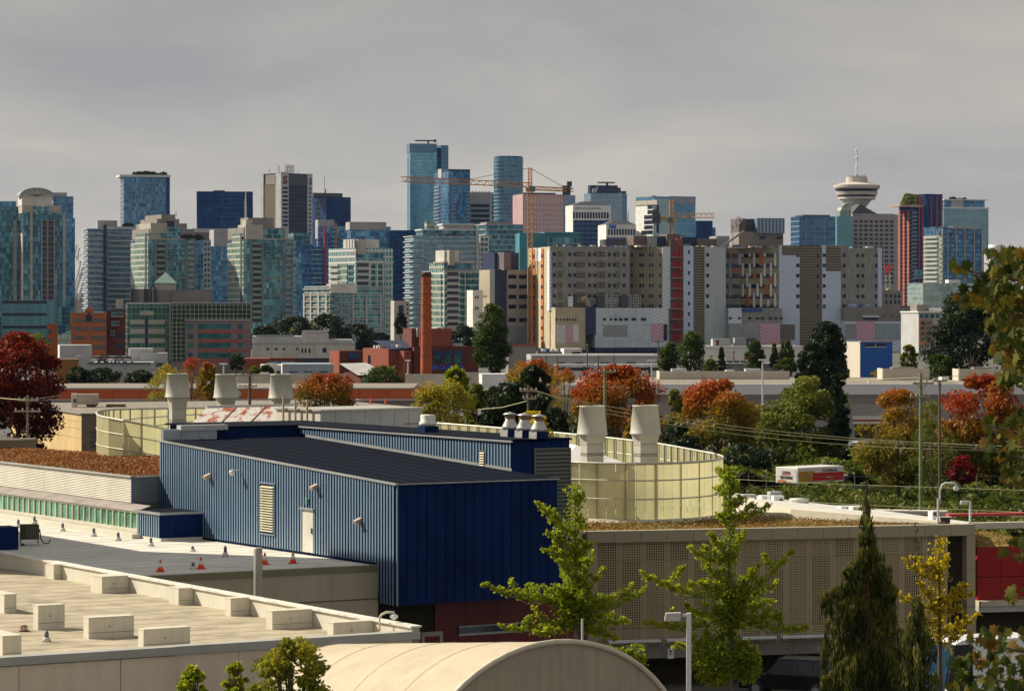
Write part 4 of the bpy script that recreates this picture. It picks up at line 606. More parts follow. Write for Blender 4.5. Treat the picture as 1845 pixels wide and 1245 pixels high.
# ---------------------------------------------------------------- brick brewery, chimney, warehouses
brickR = mat('brick_red', (.24, .06, .032), .85, sc=.8, bump=.25); brickM = mat('brick_dark', (.12, .028, .022), .85, sc=.8, bump=.25); tarR = mat('tar_roof', (.045, .05, .06), .8, sc=.3); awn = mat('awning_navy', (.015, .03, .10), .7)
t = thing('brick_chimney', 'tall tapering red brick chimney with dark bands', 'chimney', tuple(W(768, 0, 600))[:2] + (0,)); k = 600 / F; Zc = lambda y: H - (y - HY) * k
chim = mat('chimney_brick', (.40, .095, .032), .85, sc=1.2, bump=.4, streak=.4, var=.25)
part(MB().lathe([(11.2 * k, 0), (10.4 * k, Zc(660)), (8.6 * k, Zc(498)), (8.8 * k, Zc(497)), (8.8 * k, Zc(491)), (7 * k, Zc(490.5))], 28), 'shaft', chim, t, True); part(MB().lathe([(8.95 * k, Zc(499)), (8.95 * k, Zc(490.3)), (7 * k, Zc(490.2))], 28), 'cap', mat('soot', (.08, .04, .03), .9), t, True)
for y in (512, 530, 550, 570, 600, 622, 640): r_ = (8.6 + (y - 498) * 1.8 / 162) * k + .03; part(MB().lathe([(r_, Zc(y + .5)), (r_ + .02, Zc(y)), (r_, Zc(y - .5))], 28), 'iron_band', mat('iron_band', (.10, .03, .02), .8), t, True)
t = T('brick_brewery', 'dark red brick factory with navy awnings and big blue lettering', 640, 740, 746, 862, 625, 12, depth=16); t.body(brickM); t.b('coping', 745, 862, 624, 626, brickM, -.1, .3)
t.b('upper_block', 744, 815, 592, 626, brickM, 1.5, 12); t.l('upper_block_side', 741, 746, 592, 626, brickR, -1.2, 8); part(MB().xprism([(t.U(807 + 22 * math.cos(a)), t.Z(597 - 8 * math.sin(a))) for a in [math.pi * i / 12 for i in range(13)]], 3, 11), 'curved_roof', mat('roof_grey', (.32, .35, .36), .5), t.o)  # block side in redder brick, coloured as if sunlit
for px in (781, 799, 817): t.b('window', px + 1, px + 14, 640, 655, winT, -.06, .1); part(MB().add([(t.U(px), -.1, t.Z(632)), (t.U(px + 17), -.1, t.Z(632)), (t.U(px), -1, t.Z(640)), (t.U(px + 17), -1, t.Z(640)), (t.U(px), -.1, t.Z(640)), (t.U(px + 17), -.1, t.Z(640))], [(0, 2, 3, 1), (0, 4, 2), (1, 3, 5), (2, 4, 5, 3)]), 'awning', awn, t.o)
part(MB().add([(t.U(779), 1.4, t.Z(615)), (t.U(794), 1.4, t.Z(615)), (t.U(779), .4, t.Z(623)), (t.U(794), .4, t.Z(623)), (t.U(779), 1.4, t.Z(623)), (t.U(794), 1.4, t.Z(623))], [(0, 2, 3, 1), (0, 4, 2), (1, 3, 5), (2, 4, 5, 3)]), 'awning', awn, t.o)
sg = text('sign_letters', 'STORGUARD', mat('sign_royal', (.02, .13, .62), .5), t.o, (t.U(757.5), -.25, t.Z(666)), 1.36, .15, bold=.025, sx=1.12)
for (p0, p1, y0, y1, m_) in ((798, 802, 591, 607, white), (783, 787, 592, 598, white), (752, 755, 591, 607, white), (784, 789, 600, 606, dgrey), (795, 803, 609, 614, white)): t.b('duct', p0, p1, y0, y1, m_, .9, 1.6)
t.b('roof_unit', 817, 836, 619, 625, concL, 1, 5)
t = T('brick_workshop', 'orange brick workshop with a low navy roof beside the chimney foot', 640, 654, 700, 757, 628, 30); t.body(brickR); part(MB().add([(t.U(700), -.6, t.Z(629)), (t.U(757), -.6, t.Z(626)), (t.U(757), 8, t.Z(614)), (t.U(702), 8, t.Z(614)), (t.U(700), -.6, t.Z(631)), (t.U(757), -.6, t.Z(628))], [(0, 1, 2, 3), (4, 5, 1, 0)]), 'roof', mat('roof_navy', (.02, .035, .085), .6), t.o); t.b('bay', 716, 728, 632, 690, brickR, -3, .1); t.b('bay', 728, 756, 632, 690, brickM, -2.2, .1); t.b('shed_door', 663, 668, 640, 655, dgrey, -.1, .1)
for i in range(10): t.l('roof_clutter', 665 + 6 * i * .5, 668 + 6 * i * .5, 621 + random.random() * 4, 629, random.choice((white, dgrey, concL)), -1 - i * .2, 2 + i * .2)
t = T('brick_workshop', 'small dark brick block with one navy awning above the white warehouse roofs', 680, 593, 612, 662, 632, 22); t.body(brickM); t.l('lit_side', 594, 611, 632, 690, brickR, .05); part(MB().add([(t.U(627), -.1, t.Z(636)), (t.U(645), -.1, t.Z(636)), (t.U(626), -1, t.Z(647)), (t.U(646), -1, t.Z(647)), (t.U(627), -.1, t.Z(647)), (t.U(645), -.1, t.Z(647))], [(0, 2, 3, 1), (0, 4, 2), (1, 3, 5), (2, 4, 5, 3)]), 'awning', awn, t.o)  # redder brick overlay on the sunlit side, light put into the colour
t = T('warehouse', 'long black-fronted shed roof between the white warehouse and the dark brick block', 720, 530, 534, 600, 645, 4, depth=14); t.body(tarR)
t = T('warehouse', 'orange brick shopfront with a pale blue lettered sign', 700, 438, 441, 534, 646, 5, depth=12); t.body(brickR); t.b('sign_board', 486, 530, 651.5, 655.5, mat('sign_sky', (.10, .38, .62), .5), -.3, .1); text('sign_letters', 'BARCELING', mat('sign_navy', (.02, .06, .2), .5), t.o, (t.U(488), -.36, t.Z(655)), .5, .05, sx=1.6)
t.b('coping', 486, 534, 645, 647, brickM, -.1, .3)
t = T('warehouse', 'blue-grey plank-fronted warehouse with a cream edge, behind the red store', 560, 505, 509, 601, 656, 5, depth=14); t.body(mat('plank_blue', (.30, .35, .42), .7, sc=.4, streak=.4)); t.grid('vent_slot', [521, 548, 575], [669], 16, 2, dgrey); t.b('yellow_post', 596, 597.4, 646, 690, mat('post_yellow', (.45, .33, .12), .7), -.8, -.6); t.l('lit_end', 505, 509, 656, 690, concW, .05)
t = T('warehouse', 'white flat-roofed warehouse with roof boxes right of the small round trees', 580, 466, 470, 512, 658, 5, depth=12); t.body(concW); t.b('roof_unit', 480, 500, 655, 659, concL, 1, 4); t.b('shutter', 498, 505, 668, 676, dgrey, -.06, .1)
t = T('warehouse', 'brown brick shed with a pale sloping roof under the workshop', 560, 620, 650, 690, 672, 26); t.body(brickM, z1=t.Z(672)); part(MB().add([(-1, -1, t.Z(676)), (t.w, -1, t.Z(672)), (t.w, t.d, t.Z(655)), (-1, t.d, t.Z(656))], [(0, 1, 2, 3)]), 'roof', mat('roof_tin', (.46, .46, .44), .5), t.o); t.b('garage_door', 652, 665, 680, 690, concL, -.1, .1)
# low sheds in front of the hospital
t = T('rail_shed', 'long low white rail shed roof with dark vents below the hospital', 820, 955, 957, 1190, 640, 3, depth=22); t.body(concL); t.b('roof_edge', 955, 1190, 639, 641.5, white, -.4, .4); t.grid('roof_cowl', [1003, 1037, 1082, 1130], [653], 14, 4, dgrey, proud=1.2); t.b('dark_canopy', 957, 1190, 666, 690, tarR, -.5, .1)
tr = mat('train_white', (.6, .62, .64), .3, .2); tw = mat('train_window', (.03, .04, .06), .1)
for i, (a, b_) in enumerate(((1000, 1070), (1073, 1130), (1133, 1188))):
    t2 = T('commuter_train_car', ('silver commuter railcar at the near end, below the rail shed', 'middle silver commuter railcar of the parked train', 'silver commuter railcar nearest the twin cypress trees')[i], 760, a - 1, a, b_, 657.5, 3, depth=3, ybot=686, cat='train', group='parked train cars'); t2.body(tr, 'body'); t2.b('window_band', a + 2, b_ - 2, 662, 668, tw, -.04, .02); t2.grid('door', [a + 14, b_ - 20], [661], 5, 17, tw, proud=.05); t2.b('roof', a, b_, 656, 658, white, .2, 2.8)
t = T('sales_office', 'small white hut with a navy-glazed front at the hospital gate', 900, 1014, 1016, 1048, 628, 6, depth=8); t.body(concW); t.b('window', 1031, 1046, 634, 638, winD, -.06, .1)
t = T('red_roof_shed', 'low brown shed with a red edge strip at the hospital corner', 850, 914, 916, 966, 621, 4, depth=12); t.body(creamD); t.b('red_edge', 915, 966, 620, 622.5, mat('edge_red', (.3, .05, .03), .7), -.4, .4)
t = T('brown_shed', 'mauve-brown flat shed beside the white hut', 880, 966, 968, 1013, 634, 4, depth=10); t.body(mat('mauve_shed', (.2, .15, .17), .8)); 
for i in range(5): t.b('roof_stack', 970 + 8 * i, 975 + 8 * i, 629, 634, random.choice((white, mat('tarp_blue'), dgrey)), 1, 4)
t = T('warehouse', 'long white warehouse with a brown door beneath the hospital, behind the cypresses', 780, 1252, 1255, 1450, 624, 3, depth=20); t.body(concW); t.b('roof_edge', 1254, 1450, 623, 626, white, -.3, .3); t.b('door', 1341, 1349, 640, 648, brickR, -.06, .1); t.b('door', 1372, 1380, 640, 650, dgrey, -.06, .1)
for p0, p1, y0, m_ in ((1285, 1317, 611, concL), (1325, 1345, 609, greyP), (1345, 1363, 609, dgrey)): t.b('roof_unit', p0, p1, y0, 625, m_, 1, 5)
t.b('unit_door', 1291, 1296, 613, 623, brickM, .9, 1)
t = T('rail_yard_fence', 'grey yard shed with stacked dark pipes behind the rooftop screens', 620, 1256, 1258, 1400, 655, 3, depth=14); t.body(mat('yard_grey', (.2, .2, .22), .8, sc=.5, var=.3)); t.grid('stacked_pipe', [1262 + 12 * i for i in range(9)], [650 + 0 * 1], 10, 4, dgrey, proud=.4)
# blue dealership cube
t = T('dealership_cube', 'bright blue cube with a cream side and a small gold cross emblem', 500, 1520, 1550, 1608, 616, 28); blueC = mat('dealer_blue', (.01, .10, .42), .5, sc=.3, var=.06); t.body(blueC); t.l('cream_side', 1520.3, 1550, 616, 690, mat('dealer_cream', (.66, .60, .50), .7, sc=.3, var=.05), .05); t.b('window_strip', 1559, 1595, 620, 625, winD, -.04, .1); t.b('window_frame', 1576.6, 1577.4, 620, 625, concW, -.07, 0); t.b('coping', 1549, 1609, 614, 616.6, conc, -.15, .5); t.b('window_sill', 1558, 1596, 625, 626, concW, -.12, 0)
for z_ in (634, 646, 658, 670): t.b('panel_joint', 1550, 1608, z_, z_ + .35, mat('joint_blue', (.006, .06, .28), .6), -.008, .01)
e0, e1 = t.U(1566), t.U(1588); zc = t.Z(673); em = (e0 + e1) / 2; hw = (e1 - e0) / 2; part(MB().xprism([(em - hw, zc - .25), (em - hw * .35, zc - .25), (em - hw * .4, zc - .55), (em + hw * .3, zc - .55), (em + hw * .4, zc - .25), (em + hw, zc - .25), (em + hw * .9, zc + .25), (em + hw * .4, zc + .25), (em + hw * .35, zc + .55), (em - hw * .35, zc + .55), (em - hw * .3, zc + .25), (em - hw * .9, zc + .25)], -.2, -.02), 'emblem', mat('emblem_gold', (.45, .34, .06), .4, .3), t.o)
# ---------------------------------------------------------------- big stores of the nearer band
gravel = mat('roof_gravel', (.24, .215, .18), .95, sc=1.5, bump=.5, var=.25); fascia = mat('fascia_lilac', (.66, .66, .70), .6, sc=.2, var=.05); tan = mat('wall_taupe', (.33, .30, .29), .8, sc=.3, streak=.3); scr = mat('screen_cream', (.56, .51, .43), .75, sc=.3); scrF = mat('screen_frame', (.62, .58, .50), .7)
t = T('big_box_store', 'very long low store with a pale lilac fascia and gravel roof', 430, 968, 970, 1900, 694, 1.2, depth=48); t.body(tan); t.b('roof', 971, 1899, 693.6, 694, gravel, .6, 47.5); t.b('fascia', 969, 1900, 692, 711, fascia, -.5, .6); t.b('dark_soffit_band', 970, 1899, 716, 726, mat('soffit_band', (.24, .22, .22), .8), -.1, .1)
t.b('orange_band', 1540, 1640, 756, 760, mat('band_orange', (.42, .14, .05), .7), -.15, .1); t.b('white_band', 1535, 1640, 750, 756, fascia, -.3, .1); t.b('white_band', 1535, 1640, 760, 764, fascia, -.3, .1); t.grid('shop_window', [1540 + 13 * i for i in range(7)], [765], 11, 24, winD)
t.b('roof_unit', 1709, 1722, 681, 688, white, 6, 9); t.b('roof_vent', 1569, 1571, 687, 691, white, 3, 3.6)
def screen(lab, D, x0, x1, yt, yb, al=3, boxes=()):
    """a rooftop enclosure: ribbed panels between posts, with the plant it hides"""
    t = T('rooftop_screen', lab, D, x0 - 1, x0, x1, yt, al, yb, 'screen', depth=5, group='rooftop plant screens')
    n = max(2, int(round((x1 - x0) / 16))); dx = (x1 - x0) / n
    for i in range(n): t.b('panel', x0 + dx * i + .6, x0 + dx * (i + 1) - .6, yt + 1.4, yb - .5, scr, 0, .12)
    for i in range(n + 1): t.b('post', x0 + dx * i - .5, x0 + dx * i + .6, yt, yb, scrF, -.12, .1)
    t.b('top_rail', x0, x1, yt, yt + 1.4, scrF, -.08, .14); part(MB().box(-.1, .05, .15, 5, t.z0, t.z1), 'end_panel', scr, t.o)
    for i in range(int((x1 - x0) / 3)): px = x0 + 3 * i + 1.5; t.b('rib', px, px + .5, yt + 2, yb - 1, scrF, -.035, 0)
    for a, b_, y0 in boxes: t.b('plant_unit', a, b_, y0, yb - 2, random.choice((cream, creamD, concL)), 1, 3.5)
    return t
screen('long cream rooftop screen with plant boxes behind it, on the lilac-fascia store near the cypresses', 465, 1189, 1422, 669, 690, 2, ((1212, 1238, 665), (1310, 1325, 667), (1345, 1372, 665)))
screen('cream rooftop screen in front of the blue cube', 460, 1591, 1674, 664, 684, 2, ((1610, 1652, 662),))
screen('cream rooftop screen beneath the maple leaves', 455, 1728, 1850, 665, 687, 2, ((1757, 1790, 662),))
screen('cream rooftop screen at the chimney foot with white boxes at its end', 470, 732, 848, 674, 697, 2, ((812, 826, 668),))
screen('short cream rooftop screen with a louvred middle, above the yellow-green trees', 460, 835, 866, 671, 697, 2, ())
screen('short pale rooftop screen entangled with yellow twigs beside the mustard block', 470, 147, 228, 678, 700, 3, ())
screen('cream rooftop screen running behind the three stacks', 480, 428, 622, 674, 697, 2, ((470, 484, 672),))
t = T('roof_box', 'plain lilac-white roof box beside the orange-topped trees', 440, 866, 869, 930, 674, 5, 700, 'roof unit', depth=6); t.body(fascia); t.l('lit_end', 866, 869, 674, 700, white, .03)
t = T('red_store', 'long low store with an orange-red fascia band and gravel roof', 430, 50, 55, 748, 700, 1.0, depth=30); orf = mat('fascia_orange_red', (.46, .095, .025), .6, sc=.3, var=.12); t.body(creamD); t.b('roof', 56, 747, 699.5, 700, gravel, .5, 29); t.b('coping', 54, 748, 698.5, 701, concL, -.3, .6); t.b('lower_band', 54, 748, 719, 722, concL, -.5, .1)
for i in range(14): t.b('fascia_panel', 55 + 49.4 * i + .3, 55 + 49.4 * (i + 1) - .3, 701.5, 719, orf, -.25, .1)
part(MB().xprism([(t.U(426), t.Z(719)), (t.U(436), t.Z(710)), (t.U(430), t.Z(702)), (t.U(426), t.Z(702))], -.4, -.26), 'fascia_flash', concL, t.o)
t = T('low_warehouse', 'beige rendered warehouse corner with a wide gravel roof, in front of the red store', 327, 96, 147, 790, 746, 20, depth=40); t.d = min(t.d, 42); t.body(mat('render_ochre', (.55, .40, .19), .8, sc=.4, var=.1)); t.b('dark_front', 147, 789, 746, 900, mat('front_shade_brown', (.16, .125, .09), .85, sc=.5), -.04, .1); t.b('roof', 149, 788, 745, 746, gravel, .5, t.d - .5); t.b('coping', 146, 790, 744.5, 746.5, creamD, -.2, .4); t.l('coping', 97, 147, 744.5, 746.5, creamD, .2, .3)  # beige front coloured dark brown: its shade is put into the colour
for y in (760, 773, 790): t.l('score_line', 98, 146.5, y, y + .5, mat('score', (.3, .22, .12), .9), .02)
for y in (778, 786, 794, 802): t.b('louvre', 163, 171, y, y + 4, dgrey, -.1, .1)
o = thing('rooftop_unit', 'beige air handling unit with a hooded duct on the gravel roof by the red tree', 'roof unit', tuple(G(150, 733, 7.05)), R(6)); hv = mat('hvac_beige', (.44, .38, .32), .6, .1, sc=.6)
part(MB().bbox(-.7, 1.7, 0, 1.6, .25, 1.45, .03), 'casing', hv, o); part(MB().bbox(-1.35, -.7, .1, 1.5, 0, 1.5, .03), 'intake_box', mat('hvac_cream', (.6, .54, .46), .6), o); part(MB().xprism([(.2, .3), (1.7, .3), (1.5, .05), (.6, -.25)], .2, 1.2), 'duct_hood', mat('hvac_dark', (.1, .09, .08), .8), o); part(MB().box(-1.1, -.8, -.02, .1, .5, .9), 'grille', dgrey, o)
for px, lab in ((668, 'orange cone on the gravel roof nearer the scarlet bush'), (695, 'orange cone on the gravel roof nearer the yellow tree')):
    q_ = thing('roof_marker_cone', lab, 'traffic cone', tuple(G(px, 727, 7.02)), 0, 'cones on the gravel roof'); part(MB().box(-.22, .22, -.22, .22, 0, .05).lathe([(.17, .05), (.03, .75)], 12), 'cone', mat('cone_orange', (.75, .07, .02), .5, sc=3), q_)
q_ = thing('satellite_dish', 'white satellite dish on the gravel roof beside the scarlet bush', 'dish', tuple(G(646, 731, 7.02)), R(-30)); part(MB().tube([(0, 0, 0), (0, 0, .5)], .04), 'stand', dgrey, q_); part(MB().lathe([(.02, 0), (.25, .04), (.42, .14), (.44, .15)], 20), 'dish', white, q_, True, (0, -.05, .6)); q_.children[-1].rotation_euler = (R(70), 0, 0)
o = thing('rooftop_skylight', 'flat dark skylight box lying on the gravel roof', 'skylight', tuple(G(210, 733, 7.02))); part(MB().bbox(-1.2, .9, 0, 1.2, 0, .3, .03), 'curb', mat('curb_brown', (.14, .11, .08), .8), o)
# ---------------------------------------------------------------- the works in the foreground (one common frame)
AL = R(31.3); O = Vector((-3.05, 100.4, 0)); ca, sa = math.cos(AL), math.sin(AL)
def loc2(x, y, z=0): return Vector((O.x + ca * x - sa * y, O.y + sa * x + ca * y, z))
def toL(p): d = p - O; return Vector((ca * d.x + sa * d.y, -sa * d.x + ca * d.y, p.z))
def GZ(px, py, z): return toL(G(px, py, z))
def FXp(c, px, py): k = (px - CX) / F; y = (O.x + ca * c - k * (O.y + sa * c)) / (sa + ca * k); D = O.y + sa * c + ca * y; return y, H - (py - HY) / F * D
def FYp(c, px, py): k = (px - CX) / F; x = (k * (O.y + ca * c) - O.x + sa * c) / (ca - sa * k); D = O.y + sa * x + ca * c; return x, H - (py - HY) / F * D
def works(name, label, cat='building', x=0.0, y=0.0, z=0.0, group=None): return thing(name, label, cat, tuple(loc2(x, y, z)), AL, group)
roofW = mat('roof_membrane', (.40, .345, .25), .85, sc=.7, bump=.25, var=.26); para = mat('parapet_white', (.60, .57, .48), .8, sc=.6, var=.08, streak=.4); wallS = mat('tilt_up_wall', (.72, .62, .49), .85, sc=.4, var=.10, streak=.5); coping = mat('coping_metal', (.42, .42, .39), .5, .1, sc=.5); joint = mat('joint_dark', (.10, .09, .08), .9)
# white flat-roofed building at the bottom
t = works('flat_roofed_building', 'white membrane-roofed building with low parapets and rows of box curbs'); Lx = -24.0
ZR = 7.0; part(MB().box(Lx, -.27, .35, 44, 6.0, ZR), 'roof', roofW, t); seam = mat('roof_seam', (.36, .30, .21), .85, sc=.8, var=.15)
for i in range(30): part(MB().box(Lx, -.29, 1.1 + i * 1.42, 1.16 + i * 1.42, ZR, ZR + .006), 'roof_lap', seam, t)
part(MB().box(-.28, 0, .0, 44, 0, 7.6), 'side_wall', para, t); part(MB().box(-.36, .06, -.06, 44, 7.6, 7.66), 'side_coping', mat('coping_chalk', (.68, .66, .60), .7, sc=2, var=.2), t)
xj = FYp(0, 315, 1160)[0]
edges = [FYp(0, p, 1170)[0] for p in (-40, 32, 215, 315, 430, 596, 742)] + [0.0]; edges[0] = Lx
for i in range(len(edges) - 1):
    pr = .0 if edges[i] >= xj - .01 else .10
    part(MB().box(edges[i] + .012, edges[i + 1] - .012, -pr, .3, 0, 7.22 - .03 * (pr > 0)), 'wall_panel', wallS, t); part(MB().box(edges[i], edges[i + 1] + .004, -pr - .07, .4, 7.22, 7.48), 'coping_panel', coping, t)
part(MB().box(Lx, 0, .05, .28, 0, 7.2), 'wall_backing', joint, t)
boxm = mat('curb_box', (.60, .57, .48), .8, sc=.9, var=.10, streak=.5)
def curb(xl, xc, xr, yb, h, lab, deep=None, z=7.0):
    c = GZ(xc, yb, z); P = loc2(c.x, c.y); D = P.y; s = F / D
    w = (xr - xc) / s / ca; w = min(w, -.29 - c.x) if c.x + w > -1.2 else w; d = deep or (xc - xl) / s / sa
    o = thing('curb_box', lab, 'roof box', (P.x, P.y, z), AL, 'membrane-wrapped curb boxes'); hh = h / s
    part(MB().bbox(0, w, 0, d, 0, hh, .02), 'box', boxm, o); part(MB().box(-.012, w + .012, -.012, d + .012, hh - .02, hh + .012), 'cap', boxm, o); part(MB().box(-.006, w + .006, -.008, 0, hh * .27, hh * .285), 'seam', joint, o)
    if w > .9: part(MB().lathe([(.035, 0), (.03, .02)], 8), 'bolt', joint, o, loc=(w * .45, -.012, hh * .55))
    return o
curb(80, 97, 133, 1044, 27, 'curb box against the parapet, farthest up the row, under the standing air unit')
curb(157, 184, 246, 1069, 30, 'wide curb box against the parapet, second from the far end'); curb(300, 322, 361, 1090, 30, 'small curb box against the parapet below the two traffic cones')
curb(403, 416, 456, 1110, 32, 'small curb box against the parapet near the round steel flue'); curb(477, 491, 562, 1134, 33, 'wide curb box against the parapet nearest the building corner'); curb(588, 601, 671, 1155, 33, 'curb box half hidden by the front coping at the corner')
curb(56, 69, 113, 1135, 44, 'tall free-standing curb box beside the small brown vent cap'); curb(147, 160, 236, 1151, 38, 'long free-standing curb box in the middle of the white roof'); curb(246, 259, 338, 1172, 38, 'free-standing curb box cut by the front coping'); curb(-10, 8, 28, 1105, 34, 'curb box running out of the picture at mid roof', 2); curb(-20, 5, 36, 1190, 44, 'curb box running out of the picture by the front coping', 2)
o = thing('vent_cap', 'small brown mushroom vent with a cream screen on the white roof', 'vent', tuple(G(43, 1137, 7.0)), AL); part(MB().lathe([(.16, 0), (.2, .03), (.13, .04), (.12, .2), (.02, .22)], 12), 'cap', mat('rust_brown', (.13, .05, .02), .8), o, True); part(MB().box(-.07, .07, -.135, -.1, .05, .17), 'screen', cream, o)
def pipe_vent(px, py, lab, z=7.0, h=.42):
    o = thing('pipe_vent', lab, 'vent', tuple(G(px, py, z)), AL, 'flashed pipe vents'); part(MB().lathe([(.17, 0), (.1, h * .4), (.09, h * .42)], 12), 'flashing', mat('vent_white', (.62, .6, .55), .6), o, True); part(MB().lathe([(.075, h * .42), (.07, h * .85), (.02, h)], 12), 'pipe', mat('vent_blue_grey', (.12, .14, .2), .5), o, True)
pipe_vent(84, 1156, 'pipe vent with a flared white skirt by the brown vent cap', 7.0, .38)
# upper flat roof
t = works('upper_roof_building', 'white-roofed building between the blue hall and the parapet, with traffic cones'); yf = 28.4; xr_ = 14.05
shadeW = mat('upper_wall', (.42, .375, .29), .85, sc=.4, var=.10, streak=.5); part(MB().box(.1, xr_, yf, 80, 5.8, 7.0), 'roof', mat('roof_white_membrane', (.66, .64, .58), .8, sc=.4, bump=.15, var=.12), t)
for i in range(22): part(MB().box(.12, xr_ - .02, yf + 1.0 + i * 1.6, yf + 1.04 + i * 1.6, 7.0, 7.006), 'roof_lap', mat('lap_grey', (.44, .43, .39), .85), t)
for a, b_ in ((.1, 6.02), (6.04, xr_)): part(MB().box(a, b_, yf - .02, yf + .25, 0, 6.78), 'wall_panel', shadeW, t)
part(MB().box(.1, xr_, yf - .08, yf + .3, 6.78, 7.03), 'coping', mat('coping_shade_olive', (.2, .19, .12), .6), t); part(MB().box(.1, xr_, yf - .03, yf, 5.55, 5.6), 'seam', joint, t)  # dark olive edge: the coping's shade put into its colour
part(MB().box(11.3, 11.75, 48, 80, 7.0, 7.22), 'curb', para, t)
for i, (px, py) in enumerate(((113, 957), (169, 966), (213, 974), (272, 984), (33, 950), (62, 944))): pipe_vent(px, py, ('pipe vent standing before the middle green panes', 'pipe vent second from the blue shed', 'pipe vent just short of the small blue shed', 'pipe vent nearest the small blue shed and the shadow edge', 'pipe vent behind the black air unit', 'pipe vent by the last green panes')[i])
pipe_vent(406, 1003, 'squat finned vent between the cones and the louvre', 7.0, .5); pipe_vent(348, 1025, 'dark short pipe vent beside the cone', 7.0, .3); pipe_vent(347, 993, 'tiny pipe vent in the roof shadow', 7.0, .25)
def cone(px, py, lab):
    o = thing('traffic_cone', lab, 'traffic cone', tuple(G(px, py, 7.0)), random.random(), 'traffic cones on the white roof'); oc = mat('cone_orange', (.75, .07, .02), .5, sc=3)
    part(MB().bbox(-.19, .19, -.19, .19, 0, .04, .02), 'base', oc, o); part(MB().lathe([(.15, .04), (.105, .2), (.0999, .2)], 16), 'cone', oc, o, True); part(MB().lathe([(.105, .2), (.062, .38)], 16), 'white_band', mat('cone_white', (.7, .7, .68), .6), o, True); part(MB().lathe([(.062, .38), (.03, .52), (.02, .53)], 16), 'tip', oc, o, True)
cone(289, 1030, 'orange traffic cone farthest from the blue hall'); cone(362, 1025, 'orange traffic cone beside the dark short pipe'); cone(477, 1017, 'orange traffic cone half hidden by the round flue'); cone(528, 1015, 'orange traffic cone closest to the white door')
# round steel flue
P = loc2(.6, GZ(465, 1064, 7.0).y); c = W(465, 1066, 118.5); o = thing('steel_flue', 'upright grey steel flue rising behind the parapet', 'flue', (c.x, 118.5, 0)); part(MB().lathe([(.17, 0), (.17, W(465, 988, 118.5).z), (.155, W(465, 986, 118.5).z), (.13, W(465, 986, 118.5).z - .02)], 20), 'pipe', mat('flue_steel', (.40, .37, .32), .5, .3, sc=2, streak=.5), o, True)
# black air unit on its stand
o = thing('air_unit', 'black condenser unit on a steel stand with a hanging hose', 'air conditioner', tuple(G(54, 982, 7.0)), AL + R(-18)); bk = mat('unit_black', (.035, .04, .03), .5, sc=2)
part(MB().bbox(-.45, .42, -.15, .4, .28, .98, .03), 'casing', bk, o)
for i in range(7): part(MB().box(-.2 + .085 * i, -.16 + .085 * i, -.17, -.14, .34, .92), 'fin', mat('unit_olive', (.13, .13, .07), .5), o)
for x_, y_ in ((-.42, -.12), (.38, -.12), (-.42, .35), (.38, .35)): part(MB().box(x_ - .02, x_ + .02, y_ - .02, y_ + .02, 0, .29), 'leg', coping, o)
part(MB().tube([(.45, 0, .75), (.5, -.05, .3), (.62, -.1, .1), (.85, -.1, .08), (.95, -.05, .25)], .03), 'hose', bk, o)
part(MB().lathe([(.1, 0), (.05, .12)], 10), 'foot_valve', bk, o, loc=(-.35, -.3, 0))
# ---------------------------------------------------------------- blue corrugated hall
blue = mat('blue_rib_glint', (.115, .21, .33), .45, 0, sc=.8, var=.10, spec=1.0, coat=.6); blueP = mat('blue_flat', (.002, .016, .085), .7, 0, sc=.5, var=.3, spec=.12, streak=.4); roofB = mat('blue_roof', (.0012, .0045, .015), .9, sc=.7, var=.3, streak=.2, spec=.08); trim = mat('trim_grey', (.34, .35, .36), .5, .3)  # rib blue is paler to hold the sun glint in its colour
def corr_left(x, y0, y1, z0, ztop, p=.26, d=.085, m=None, parent=None, name='corrugated_cladding'):
    """trapezoid-ribbed sheet in the plane x, ribs upright, facing -x; ztop(y)"""
    mb = MB(); ys = []; y = y0
    while y < y1 - 1e-6:
        for f, o_ in ((0, 0), (.40, 0), (.44, 1), (.96, 1)):
            q = y + p * f
            if q < y1: ys.append((q, o_))
        y += p
    ys.append((y1, 0)); vs = []; rm = MB(); rv = []
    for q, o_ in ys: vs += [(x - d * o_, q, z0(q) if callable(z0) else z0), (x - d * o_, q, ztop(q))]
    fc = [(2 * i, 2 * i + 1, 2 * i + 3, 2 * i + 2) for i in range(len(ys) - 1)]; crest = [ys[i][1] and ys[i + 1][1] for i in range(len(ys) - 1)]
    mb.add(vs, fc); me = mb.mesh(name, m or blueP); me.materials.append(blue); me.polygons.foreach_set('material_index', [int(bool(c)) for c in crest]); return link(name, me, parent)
t = works('blue_hall', 'navy blue corrugated metal hall with a dark sloping roof and a raised rear block')
xA0, xA1, yA0, yA1 = 14.1, 22.2, 26.8, 50.8; zA = lambda y: 10.59 + (y - yA0) / (yA1 - yA0) * 1.0
part(MB().add([(xA0, yA0, 5.4), (xA1, yA0, 5.4), (xA1, yA1, 5.4), (xA0, yA1, 5.4), (xA0, yA0, zA(yA0) - .05), (xA1, yA0, zA(yA0) - .05), (xA1, yA1, zA(yA1) - .05), (xA0, yA1, zA(yA1) - .05)], [(3, 2, 1, 0), (0, 1, 5, 4), (1, 2, 6, 5), (2, 3, 7, 6), (3, 0, 4, 7)]), 'inner_wall', blueP, t)
corr_left(xA0 - .012, yA0, yA1, lambda y: 5.4 if y < yf - .1 else 7.12, lambda y: zA(y) - .02, parent=t)
